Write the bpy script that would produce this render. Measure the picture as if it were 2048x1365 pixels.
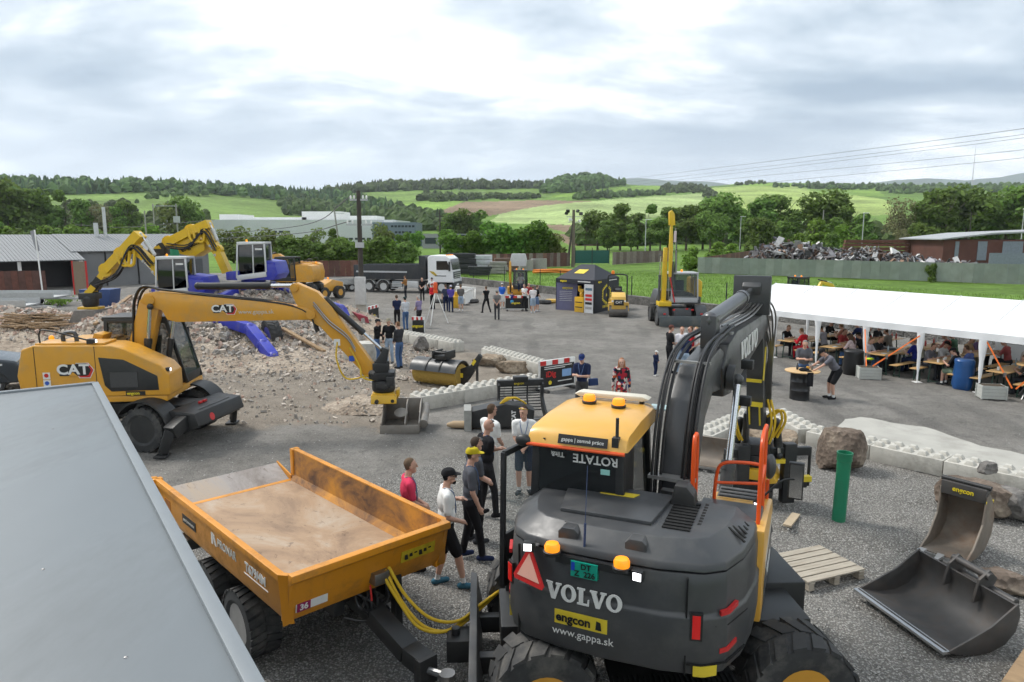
import bpy, bmesh, math, random
import numpy as np
from mathutils import Vector, Matrix, Euler
R = math.radians
rnd = random.Random(7)
for o in list(bpy.data.objects): bpy.data.objects.remove(o)
SC = bpy.context.scene
COL = SC.collection
# ---------------------------------------------------------------- camera
FPX, HOR, CAMH = 1422.0, 466.0, 5.1
TILT = math.atan((682.5 - HOR) / FPX)
cd = bpy.data.cameras.new('camera'); cam = bpy.data.objects.new('camera', cd); COL.objects.link(cam)
cd.sensor_width = 36.0; cd.lens = 36.0 * FPX / 2048.0; cd.clip_start = 0.05; cd.clip_end = 20000
cam.location = (0, 0, CAMH); cam.rotation_euler = (math.pi / 2 - TILT, 0, 0)
SC.camera = cam
# ---------------------------------------------------------------- light
SUN_EL, SUN_AZ = R(50), R(-62)            # azimuth from +Y towards +X
sd = bpy.data.lights.new('sun', 'SUN'); sun = bpy.data.objects.new('sun', sd); COL.objects.link(sun)
sd.energy = 2.5; sd.angle = R(14); sd.color = (1.0, 0.96, 0.9)
sv = Vector((math.sin(SUN_AZ) * math.cos(SUN_EL), math.cos(SUN_AZ) * math.cos(SUN_EL), math.sin(SUN_EL)))
sun.rotation_euler = sv.to_track_quat('Z', 'Y').to_euler()
SC.view_settings.view_transform = 'Standard'; SC.view_settings.look = 'None'
SC.view_settings.exposure = 0.45; SC.view_settings.gamma = 1.0
SC.cycles.max_bounces = 4; SC.cycles.diffuse_bounces = 2; SC.cycles.glossy_bounces = 2; SC.cycles.volume_bounces = 0; SC.cycles.transparent_max_bounces = 12; SC.cycles.use_denoising = True; SC.cycles.use_adaptive_sampling = True; SC.cycles.adaptive_threshold = .04
W = bpy.data.worlds.new('World'); SC.world = W; W.use_nodes = True
def world():
 nt = W.node_tree; N = nt.nodes; L = nt.links; N.clear()
 out = N.new('ShaderNodeOutputWorld'); bg = N.new('ShaderNodeBackground'); L.new(bg.outputs[0], out.inputs[0])
 sky = N.new('ShaderNodeTexSky'); sky.sky_type = 'NISHITA'; sky.sun_disc = False
 sky.sun_elevation = SUN_EL; sky.sun_rotation = SUN_AZ; sky.air_density = 1.0; sky.dust_density = 1.5
 tc = N.new('ShaderNodeTexCoord'); sp = N.new('ShaderNodeSeparateXYZ'); L.new(tc.outputs['Generated'], sp.inputs[0])
 def mth(op, a, b=None, c=None, clamp=False):
  m = N.new('ShaderNodeMath'); m.operation = op; m.use_clamp = clamp
  for i, q in enumerate((a, b, c)):
   if q is None: continue
   if isinstance(q, (int, float)): m.inputs[i].default_value = q
   else: L.new(q, m.inputs[i])
  return m.outputs[0]
 z = mth('ADD', mth('MAXIMUM', sp.outputs[2], 0.0), 0.28)
 px = mth('DIVIDE', sp.outputs[0], z); py = mth('DIVIDE', sp.outputs[1], z)
 cb = N.new('ShaderNodeCombineXYZ'); L.new(px, cb.inputs[0]); L.new(py, cb.inputs[1])
 def noise(scale, detail, off, rough=.55, dist=0.0):
  mp = N.new('ShaderNodeMapping'); mp.inputs['Location'].default_value = off; L.new(cb.outputs[0], mp.inputs[0])
  mp.inputs['Scale'].default_value = (.62, 1, 1)
  n = N.new('ShaderNodeTexNoise'); n.inputs['Scale'].default_value = scale; n.inputs['Detail'].default_value = detail
  n.inputs['Roughness'].default_value = rough; n.inputs['Distortion'].default_value = dist
  L.new(mp.outputs[0], n.inputs['Vector']); return n.outputs['Fac']
 a = noise(1.25, 8, CLOUD_OFF, .5, .55); b = noise(5.0, 5, (3.1, 7.7, 1.0), .6, .2); c = noise(0.45, 2, tuple(q + 1.3 for q in CLOUD_OFF))
 d = mth('ADD', mth('MULTIPLY', a, .62), mth('ADD', mth('MULTIPLY', b, .15), mth('MULTIPLY', c, .33)))
 rp = N.new('ShaderNodeValToRGB'); L.new(d, rp.inputs[0])
 e = rp.color_ramp.elements
 e[0].position = .44; e[0].color = (.30, .39, .49, 1); e[1].position = .65; e[1].color = (1.2, 1.2, 1.18, 1)
 for pos, col in ((.498, (.43, .52, .61, 1)), (.537, (.61, .69, .77, 1)), (.57, (.88, .93, .97, 1)), (.60, (1.14, 1.15, 1.15, 1))):
  q = e.new(pos); q.color = col
 cov = N.new('ShaderNodeMapRange'); L.new(noise(.8, 4, (8.8, 2.2, 4.0)), cov.inputs['Value'])
 cov.inputs['From Min'].default_value = .30; cov.inputs['From Max'].default_value = .38
 sk = N.new('ShaderNodeVectorMath'); sk.operation = 'SCALE'; L.new(sky.outputs[0], sk.inputs[0]); sk.inputs['Scale'].default_value = .11
 mx = N.new('ShaderNodeMix'); mx.data_type = 'RGBA'; L.new(cov.outputs[0], mx.inputs['Factor'])
 L.new(sk.outputs[0], mx.inputs['A']); L.new(rp.outputs[0], mx.inputs['B'])
 hz = N.new('ShaderNodeMapRange'); L.new(sp.outputs[2], hz.inputs['Value'])     # thin bright haze low over the horizon
 hz.inputs['From Min'].default_value = 0.0; hz.inputs['From Max'].default_value = .17; hz.inputs['To Min'].default_value = .45; hz.inputs['To Max'].default_value = 0.0
 m2 = N.new('ShaderNodeMix'); m2.data_type = 'RGBA'; L.new(hz.outputs[0], m2.inputs['Factor'])
 L.new(mx.outputs['Result'], m2.inputs['A']); m2.inputs['B'].default_value = (.87, .91, .94, 1)
 L.new(m2.outputs['Result'], bg.inputs[0]); bg.inputs[1].default_value = 1.0
CLOUD_OFF = (0.1, 13.6, 3.0)
world()
# ---------------------------------------------------------------- placing: points of the photograph back onto the ground
def ray(u, v):
 x = (u - 1024) / FPX; y = -(v - 682.5) / FPX
 return Vector((x, math.cos(TILT) + y * math.sin(TILT), -math.sin(TILT) + y * math.cos(TILT)))
def g(u, v, z=0.0):
 d = ray(u, v); t = (z - CAMH) / d.z; return Vector((d.x * t, d.y * t, z))
def at(u, v, Y):
 d = ray(u, v); t = Y / d.y; return Vector((d.x * t, Y, CAMH + d.z * t))
def pj(p):
 x, y, z = p[0], p[1], p[2] - CAMH
 f = y * math.cos(TILT) - z * math.sin(TILT); up = y * math.sin(TILT) + z * math.cos(TILT)
 return (1024 + FPX * x / f, 682.5 - FPX * up / f) if f > .1 else (-9999, -9999)
# ---------------------------------------------------------------- materials
MATS = {}
def M(name, col, rough=.6, metal=0.0, var=.12, vs=6.0, dirt=None, ds=1.6, da=.5, bump=0.0, bs=40.0, spec=.5, coat=0.0, emit=None, es=1.0, alpha=1.0, trans=0.0, coord='Object', stretch=None):
 if name in MATS: return MATS[name]
 m = bpy.data.materials.new(name); m.use_nodes = True; nt = m.node_tree; N = nt.nodes; L = nt.links
 p = N['Principled BSDF']; p.inputs['Roughness'].default_value = rough; p.inputs['Metallic'].default_value = metal
 p.inputs['Specular IOR Level'].default_value = spec
 if coat: p.inputs['Coat Weight'].default_value = coat; p.inputs['Coat Roughness'].default_value = .15
 c = (*col, 1)
 p.inputs['Base Color'].default_value = c
 tc = N.new('ShaderNodeTexCoord'); vec = tc.outputs[coord]
 if stretch:
  mp = N.new('ShaderNodeMapping'); mp.inputs['Scale'].default_value = stretch; L.new(vec, mp.inputs[0]); vec = mp.outputs[0]
 cur = None
 if var:
  n = N.new('ShaderNodeTexNoise'); n.inputs['Scale'].default_value = vs; n.inputs['Detail'].default_value = 6; L.new(vec, n.inputs['Vector'])
  mx = N.new('ShaderNodeMix'); mx.data_type = 'RGBA'; L.new(n.outputs['Fac'], mx.inputs['Factor'])
  mx.inputs['A'].default_value = tuple(max(0, x * (1 - var * 1.6)) for x in col) + (1,); mx.inputs['B'].default_value = tuple(min(1, x * (1 + var * 1.6)) for x in col) + (1,)
  cur = mx.outputs['Result']
 if dirt:
  n = N.new('ShaderNodeTexNoise'); n.inputs['Scale'].default_value = ds; n.inputs['Detail'].default_value = 9; n.inputs['Roughness'].default_value = .68; L.new(vec, n.inputs['Vector'])
  mr = N.new('ShaderNodeMapRange'); L.new(n.outputs['Fac'], mr.inputs['Value']); mr.inputs['From Min'].default_value = .48; mr.inputs['From Max'].default_value = .72; mr.inputs['To Max'].default_value = da
  mx = N.new('ShaderNodeMix'); mx.data_type = 'RGBA'; L.new(mr.outputs[0], mx.inputs['Factor'])
  if cur: L.new(cur, mx.inputs['A'])
  else: mx.inputs['A'].default_value = c
  mx.inputs['B'].default_value = (*dirt, 1); cur = mx.outputs['Result']
  ro = N.new('ShaderNodeMapRange'); L.new(mr.outputs[0], ro.inputs['Value']); ro.inputs['To Min'].default_value = rough; ro.inputs['To Max'].default_value = .85
  L.new(ro.outputs[0], p.inputs['Roughness'])
 if cur: L.new(cur, p.inputs['Base Color'])
 if bump:
  n = N.new('ShaderNodeTexNoise'); n.inputs['Scale'].default_value = bs; n.inputs['Detail'].default_value = 5; L.new(vec, n.inputs['Vector'])
  b = N.new('ShaderNodeBump'); b.inputs['Strength'].default_value = bump; b.inputs['Distance'].default_value = .02; L.new(n.outputs['Fac'], b.inputs['Height']); L.new(b.outputs[0], p.inputs['Normal'])
 if emit: p.inputs['Emission Color'].default_value = (*emit, 1); p.inputs['Emission Strength'].default_value = es
 if trans: p.inputs['Transmission Weight'].default_value = trans; p.inputs['IOR'].default_value = 1.05
 if alpha < 1: p.inputs['Alpha'].default_value = alpha
 MATS[name] = m; return m
# ---------------------------------------------------------------- mesh builder
def AX(d):
 d = Vector(d).normalized(); a = Vector((0, 0, 1)) if abs(d.z) < .9 else Vector((1, 0, 0))
 x = a.cross(d).normalized(); return x, d.cross(x), d
class B:
 def __init__(s): s.v = []; s.f = []
 def add(s, vs, fs):
  n = len(s.v); s.v += [tuple(q) for q in vs]; s.f += [tuple(i + n for i in f) for f in fs]; return s
 def bx(s, x0, x1, y0, y1, z0, z1, rot=None):
  vs = [Vector((x, y, z)) for z in (z0, z1) for y in (y0, y1) for x in (x0, x1)]
  if rot is not None:
   c = Vector(((x0 + x1) / 2, (y0 + y1) / 2, (z0 + z1) / 2)); m = Euler(rot).to_matrix(); vs = [c + m @ (q - c) for q in vs]
  return s.add(vs, [(0, 2, 3, 1), (4, 5, 7, 6), (0, 1, 5, 4), (2, 6, 7, 3), (0, 4, 6, 2), (1, 3, 7, 5)])
 def box(s, c, d, rot=None):
  return s.bx(c[0] - d[0] / 2, c[0] + d[0] / 2, c[1] - d[1] / 2, c[1] + d[1] / 2, c[2] - d[2] / 2, c[2] + d[2] / 2, rot)
 def bar(s, p, q, w, h, up=(0, 0, 1)):          # rectangular bar from p to q
  p = Vector(p); q = Vector(q); d = (q - p).normalized(); u = Vector(up)
  if abs(d.dot(u)) > .98: u = Vector((1, 0, 0))
  x = d.cross(u).normalized() * w / 2; y = x.cross(d).normalized() * h / 2
  vs = [e + a * x + b * y for e in (p, q) for a, b in ((-1, -1), (1, -1), (1, 1), (-1, 1))]
  return s.add(vs, [(3, 2, 1, 0), (4, 5, 6, 7), (0, 1, 5, 4), (1, 2, 6, 5), (2, 3, 7, 6), (3, 0, 4, 7)])
 def cyl(s, p, q, r, r2=None, n=12):
  return s.tube([p, q], [r, r if r2 is None else r2], n)
 def tube(s, pts, r, n=8, cap=True, sq=None):
  pts = [Vector(p) for p in pts]; k = len(pts); rr = r if isinstance(r, (list, tuple)) else [r] * k
  x = None; vs = []
  for i, p in enumerate(pts):
   d = (pts[min(i + 1, k - 1)] - pts[max(i - 1, 0)])
   if d.length < 1e-6: d = Vector((0, 0, 1))
   d.normalize()
   if x is None: x, y, _ = AX(d)
   else:
    x = (x - d * x.dot(d))
    if x.length < 1e-5: x = AX(d)[0]
    x.normalize()
   y = d.cross(x)
   for j in range(n):
    a = 2 * math.pi * j / n; vs.append(p + (x * math.cos(a) + y * math.sin(a)) * rr[i])
  fs = [(i * n + j, i * n + (j + 1) % n, (i + 1) * n + (j + 1) % n, (i + 1) * n + j) for i in range(k - 1) for j in range(n)]
  if cap: fs += [tuple(range(n - 1, -1, -1)), tuple((k - 1) * n + j for j in range(n))]
  return s.add(vs, fs)
 def prism(s, poly, ax, a, b, poly2=None):       # ax 'x': poly (y,z); 'y': (x,z); 'z': (x,y)
  def P(p, t): return {'x': (t, p[0], p[1]), 'y': (p[0], t, p[1]), 'z': (p[0], p[1], t)}[ax]
  n = len(poly); q = poly2 or poly
  area = sum(poly[i][0] * poly[(i + 1) % n][1] - poly[(i + 1) % n][0] * poly[i][1] for i in range(n))
  vs = [P(p, a) for p in poly] + [P(p, b) for p in q]
  flip = (area > 0) ^ (ax == 'y') ^ (b < a)
  fs = [tuple(range(n)), tuple(range(2 * n - 1, n - 1, -1))] + [(i, n + i, n + (i + 1) % n, (i + 1) % n) for i in range(n)]
  if flip: fs = [tuple(reversed(f)) for f in fs]
  return s.add(vs, fs)
 def lathe(s, prof, c=(0, 0, 0), axis=(0, 0, 1), n=16):   # prof (r, h)
  x, y, d = AX(axis); c = Vector(c); k = len(prof)
  vs = [c + d * h + (x * math.cos(2 * math.pi * j / n) + y * math.sin(2 * math.pi * j / n)) * r for r, h in prof for j in range(n)]
  fs = [(i * n + j, i * n + (j + 1) % n, (i + 1) * n + (j + 1) % n, (i + 1) * n + j) for i in range(k - 1) for j in range(n)]
  if prof[0][0] > 1e-4: fs.append(tuple(range(n - 1, -1, -1)))
  if prof[-1][0] > 1e-4: fs.append(tuple((k - 1) * n + j for j in range(n)))
  return s.add(vs, fs)
 def ell(s, c, r, n=12, m=8, rot=None):
  vs = []; c = Vector(c); mm = Euler(rot).to_matrix() if rot else None
  for i in range(m + 1):
   t = math.pi * i / m
   for j in range(n):
    a = 2 * math.pi * j / n
    q = Vector((r[0] * math.sin(t) * math.cos(a), r[1] * math.sin(t) * math.sin(a), -r[2] * math.cos(t)))
    vs.append(c + (mm @ q if mm else q))
  return s.add(vs, [(i * n + j, i * n + (j + 1) % n, (i + 1) * n + (j + 1) % n, (i + 1) * n + j) for i in range(m) for j in range(n)])
 def poly(s, pts): return s.add(pts, [tuple(range(len(pts)))])
 def xf(s, m, i0=0):
  s.v[i0:] = [tuple(m @ Vector(q)) for q in s.v[i0:]]; return s
 def mesh(s, name, mat, bevel=0.0, smooth=35, seg=2):
  me = bpy.data.meshes.new(name); me.from_pydata(s.v, [], s.f); me.validate(); me.materials.append(mat)
  bm = bmesh.new(); bm.from_mesh(me); bmesh.ops.remove_doubles(bm, verts=bm.verts, dist=1e-5)
  bmesh.ops.recalc_face_normals(bm, faces=bm.faces)
  if bevel:
   ed = [e for e in bm.edges if len(e.link_faces) == 2 and e.calc_face_angle(0) > R(28)]
   bmesh.ops.bevel(bm, geom=ed, offset=bevel, segments=seg, profile=.6, affect='EDGES', clamp_overlap=True)
  bm.to_mesh(me); bm.free()
  if smooth:
   me.polygons.foreach_set('use_smooth', [True] * len(me.polygons)); me.set_sharp_from_angle(angle=R(smooth))
  return me
 def build(s, name, mat, parent=None, bevel=0.0, smooth=35, seg=2, label=None):
  o = bpy.data.objects.new(name, s.mesh(name, mat, bevel, smooth, seg)); COL.objects.link(o)
  if parent is not None: o.parent = parent
  if label: o['label'] = label
  return o
def tag(o, label, cat, group=None):
 o['label'] = label; o['category'] = cat
 if group: o['group'] = group
 return o
def struct(o, kind='structure'): o['kind'] = kind; return o
def thing(name, label, cat, loc=(0, 0, 0), rz=0.0, group=None, rot=None):
 o = bpy.data.objects.new(name, None); COL.objects.link(o); o.location = loc; o.rotation_euler = rot or (0, 0, rz); o.empty_display_size = .2; o['kind'] = 'thing'
 return tag(o, label, cat, group)
def kid(o, parent, loc=None, rz=None):
 c = o.copy(); COL.objects.link(c); c.parent = parent
 if loc is not None: c.location = loc
 if rz is not None: c.rotation_euler = (0, 0, rz)
 return c
def copy_tree(o, loc, rz, label, parent=None):
 c = o.copy(); COL.objects.link(c); c.location = loc; c.rotation_euler = (0, 0, rz)
 if label: c['label'] = label
 for ch in [q for q in bpy.data.objects if q.parent == o]:
  d = ch.copy(); COL.objects.link(d); d.parent = c
  for gc in [q for q in bpy.data.objects if q.parent == ch]:
   e = gc.copy(); COL.objects.link(e); e.parent = d
 return c
TS = bpy.data.scenes.new('workbench')       # scratch scene in which text and figures are turned into meshes
def to_mesh(o):
 vl = TS.view_layers[0]; vl.update(); return bpy.data.meshes.new_from_object(o.evaluated_get(vl.depsgraph))
# lettering: (pos, right, up) frame
def text(s, size, pos, right, up, mat, parent, name='lettering', ext=.004, bold=0.0, shear=0.0, sx=1.0, align='CENTER'):
 cu = bpy.data.curves.new(name, 'FONT'); cu.body = s; cu.size = size; cu.extrude = ext; cu.offset = bold; cu.shear = shear
 cu.align_x = align; cu.align_y = 'CENTER'; cu.resolution_u = 3
 t = bpy.data.objects.new(name, cu); TS.collection.objects.link(t); me = to_mesh(t); bpy.data.objects.remove(t)
 r = Vector(right).normalized(); u = Vector(up); u = (u - r * u.dot(r)).normalized(); n = r.cross(u)
 m = Matrix(((r.x * sx, u.x, n.x, pos[0]), (r.y * sx, u.y, n.y, pos[1]), (r.z * sx, u.z, n.z, pos[2]), (0, 0, 0, 1)))
 me.transform(m); me.materials.clear(); me.materials.append(mat)
 o = bpy.data.objects.new(name, me); COL.objects.link(o); o.parent = parent; return o
def nth(i): return 'first second third fourth fifth sixth seventh eighth ninth tenth eleventh twelfth thirteenth fourteenth fifteenth sixteenth seventeenth eighteenth nineteenth twentieth twenty-first twenty-second twenty-third twenty-fourth twenty-fifth twenty-sixth twenty-seventh twenty-eighth twenty-ninth thirtieth'.split()[i]
def arc(c, r, a0, a1, n): return [(c[0] + r * math.cos(R(a0 + (a1 - a0) * i / n)), c[1] + r * math.sin(R(a0 + (a1 - a0) * i / n))) for i in range(n + 1)]
def bez(p, n=10):           # smooth curve through points (Catmull-Rom)
 p = [Vector(q) for q in p]; p = [p[0] * 2 - p[1]] + p + [p[-1] * 2 - p[-2]]; out = []
 for i in range(1, len(p) - 2):
  for k in range(n):
   t = k / n; a, b, c, d = p[i - 1], p[i], p[i + 1], p[i + 2]
   out.append(.5 * ((2 * b) + (c - a) * t + (2 * a - 5 * b + 4 * c - d) * t * t + (3 * b - a - 3 * c + d) * t ** 3))
 return out + [p[-2]]
def inpoly(x, y, P):
 c = False; j = len(P) - 1
 for i in range(len(P)):
  if (P[i][1] > y) != (P[j][1] > y) and x < (P[j][0] - P[i][0]) * (y - P[i][1]) / (P[j][1] - P[i][1]) + P[i][0]: c = not c
  j = i
 return c
def interp(x, pts):
 if x <= pts[0][0]: return pts[0][1]
 for (a, b), (c, d) in zip(pts, pts[1:]):
  if x <= c: return b + (d - b) * (x - a) / (c - a)
 return pts[-1][1]
# ================================================================ terrain
from mathutils import noise as mn
def fbm(x, y, z=0.0, o=4): return mn.fractal(Vector((x, y, z)), 1.0, 2.0, o)
SKYLINE = [(-2500, 372), (-800, 366), (0, 371), (200, 372), (330, 373), (500, 380), (640, 388), (700, 380), (760, 372), (900, 367), (1000, 371), (1090, 372), (1130, 362), (1190, 358), (1260, 370), (1400, 374), (1480, 368), (1530, 365), (1620, 367), (1760, 371), (1860, 370), (1950, 371), (2048, 366), (3000, 362), (5000, 372)]
RIDGE = [(-2500, 1000), (0, 950), (330, 1000), (640, 1250), (800, 1500), (1150, 1500), (1300, 1700), (1600, 1900), (2048, 2100), (5000, 1800)]
RB, VB = 290.0, 491.0
def hill(u, v):                       # a row of the photograph on the hillside -> distance, height
 t = (VB - v) / (VB - interp(u, SKYLINE)); t = max(0.0, min(1.0, t))
 r = RB * (interp(u, RIDGE) / RB) ** t
 d = ray(u, v); e = d.z / math.hypot(d.x, d.y); return r, max(-.3, CAMH + r * e)
def hill_uv_r(u, r):
 t = math.log(max(r, RB) / RB) / math.log(interp(u, RIDGE) / RB); return VB - t * (VB - interp(u, SKYLINE))
def hill_at(u, r):
 v = hill_uv_r(u, r); d = ray(u, v); e = d.z / math.hypot(d.x, d.y); return max(-.3, CAMH + r * e)
def az_of_u(u): return math.atan2((u - 1024) / FPX, math.cos(TILT) + .1 * math.sin(TILT))
def u_of_az(a):
 a = max(-1.25, min(1.25, a)); return 1024 + FPX * math.tan(a) * (math.cos(TILT) + .1 * math.sin(TILT))
FIELDS = [  # polygons of the fields, in the photograph's frame, and their material
 ('field_pasture', [(-600, 400), (60, 397), (250, 389), (330, 385), (420, 390), (560, 404), (660, 418), (640, 440), (300, 450), (60, 440), (-600, 440)]),
 ('field_pasture', [(660, 388), (850, 384), (1090, 379), (1090, 392), (850, 402), (760, 412), (700, 402)]),
 ('field_bright', [(760, 408), (840, 404), (930, 403), (880, 424), (820, 420)]),
 ('field_ploughed', [(868, 428), (930, 404), (1100, 401), (1180, 402), (1090, 411), (1000, 428), (900, 442)]),
 ('field_pale', [(975, 446), (1000, 428), (1090, 411), (1180, 402), (1402, 387), (1400, 408), (1345, 432), (1140, 450)]),
 ('field_ploughed', [(1080, 450), (1140, 450), (1240, 452), (1240, 470), (1130, 466)]),
 ('field_ploughed', [(1100, 468), (1250, 472), (1250, 492), (1140, 492)]),
 ('field_bright', [(1090, 396), (1180, 377), (1330, 370), (1330, 384), (1160, 394)]),
 ('field_gold', [(1420, 376), (1560, 371), (1760, 400), (1790, 430), (1500, 432), (1415, 410)]),
 ('field_bright', [(1430, 371), (1620, 364), (1600, 372), (1500, 374)]),
 ('field_bright', [(1600, 380), (1740, 378), (1760, 394), (1640, 388)]),
 ('field_pasture', [(1820, 388), (2500, 376), (2500, 392), (1900, 396)])]
FM = {'field_pasture': (.14, .215, .055), 'field_bright': (.175, .28, .055), 'field_ploughed': (.21, .155, .105), 'field_pale': (.29, .37, .15), 'field_gold': (.27, .35, .105)}
def terrain():
 NA, NR = 620, 110
 az = [-math.pi + 2 * math.pi * i / 120 for i in range(120)]
 az = sorted([a for a in az if abs(a) > .72] + [-.72 + 1.44 * i / NA for i in range(NA + 1)])
 rs = [0, 40, 90, 150, 200, 245] + [RB * (1.0 + (7.2 * (i / NR) ** 1.6)) for i in range(NR)] + [2600, 3200]
 vs = []; idx = {}
 for a in az:
  u = u_of_az(a)
  rr = interp(u, RIDGE)
  for r in rs:
   if r <= RB: z = -.12
   elif r <= rr: z = hill_at(u, r)
   else: z = hill_at(u, rr) - (r - rr) * .07
   if r > RB + 5: z += (r / 1500) * 1.2 * fbm(math.sin(a) * r / 140, math.cos(a) * r / 140)
   vs.append((math.sin(a) * r, math.cos(a) * r, max(z, -21)))
 n = len(rs); fs = []; mi = []
 names = ['meadow'] + list(FM)
 polys = [(names.index(k), P) for k, P in FIELDS]
 for i in range(len(az)):
  j = (i + 1) % len(az)
  a = (az[i] + az[j]) / 2 if j else math.pi; u = u_of_az(a)
  for k in range(n - 1):
   fs.append((i * n + k, j * n + k, j * n + k + 1, i * n + k + 1) if k else (i * n, j * n + 1, i * n + 1))
   m = 0; r = (rs[k] + rs[k + 1]) / 2
   if r > RB and r < interp(u, RIDGE) + 10:
    v = hill_uv_r(u, r)
    for q, P in polys:
     if inpoly(u, v, P): m = q
   mi.append(m)
 me = bpy.data.meshes.new('ground'); me.from_pydata(vs, [], fs); me.materials.append(grassmat('meadow', (.115, .195, .04), .02))
 for k in FM: me.materials.append(grassmat(k, FM[k], .012))
 me.polygons.foreach_set('material_index', mi); me.polygons.foreach_set('use_smooth', [True] * len(fs))
 bm = bmesh.new(); bm.from_mesh(me); bmesh.ops.remove_doubles(bm, verts=[w for w in bm.verts if w.co.length < 1], dist=.5); bmesh.ops.recalc_face_normals(bm, faces=bm.faces); bm.to_mesh(me); bm.free()
 o = bpy.data.objects.new('ground', me); COL.objects.link(o); struct(o)
def grassmat(name, col, sc):
 m = bpy.data.materials.new(name); m.use_nodes = True; nt = m.node_tree; N = nt.nodes; L = nt.links; p = N['Principled BSDF']
 p.inputs['Roughness'].default_value = .95; p.inputs['Specular IOR Level'].default_value = .1
 tc = N.new('ShaderNodeTexCoord'); out = None
 for s, d, amt in ((sc, 8, .34), (sc * 14, 6, .28), (sc * 120, 3, .3)):
  n = N.new('ShaderNodeTexNoise'); n.inputs['Scale'].default_value = s; n.inputs['Detail'].default_value = d; L.new(tc.outputs['Object'], n.inputs['Vector'])
  mr = N.new('ShaderNodeMapRange'); L.new(n.outputs['Fac'], mr.inputs['Value']); mr.inputs['From Min'].default_value = .3; mr.inputs['From Max'].default_value = .7
  mr.inputs['To Min'].default_value = 1 - amt; mr.inputs['To Max'].default_value = 1 + amt
  if out is None: out = mr.outputs[0]
  else:
   k = N.new('ShaderNodeMath'); k.operation = 'MULTIPLY'; L.new(out, k.inputs[0]); L.new(mr.outputs[0], k.inputs[1]); out = k.outputs[0]
 sc_ = N.new('ShaderNodeVectorMath'); sc_.operation = 'SCALE'; sc_.inputs[0].default_value = col; L.new(out, sc_.inputs['Scale']); L.new(sc_.outputs[0], p.inputs['Base Color'])
 return m
terrain()
def far_ridge():
 o = B(); pts = []
 prof = [(1180, 372), (1240, 358), (1290, 357), (1340, 362), (1420, 364), (1480, 372), (1700, 372), (1790, 361), (1860, 357), (1930, 361), (2000, 355), (2040, 347), (2100, 343), (2300, 350), (2600, 362)]
 D = 6500.0; n = 160
 vs = []; fs = []
 for i in range(n + 1):
  u = 1150 + 1450 * i / n; v = interp(u, prof) + 1.2 * fbm(u / 30, 0); q = at(u, v, D)
  vs += [(q.x, D - 900, -20), (q.x, D, q.z), (q.x * 1.2, D + 1500, -20)]
 for i in range(n):
  for k in range(2): fs.append((i * 3 + k, i * 3 + 3 + k, i * 3 + 4 + k, i * 3 + 1 + k))
 o.add(vs, fs); struct(o.build('hills', grassmat('far_forest', (.05, .085, .05), .003)))
far_ridge()
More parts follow.
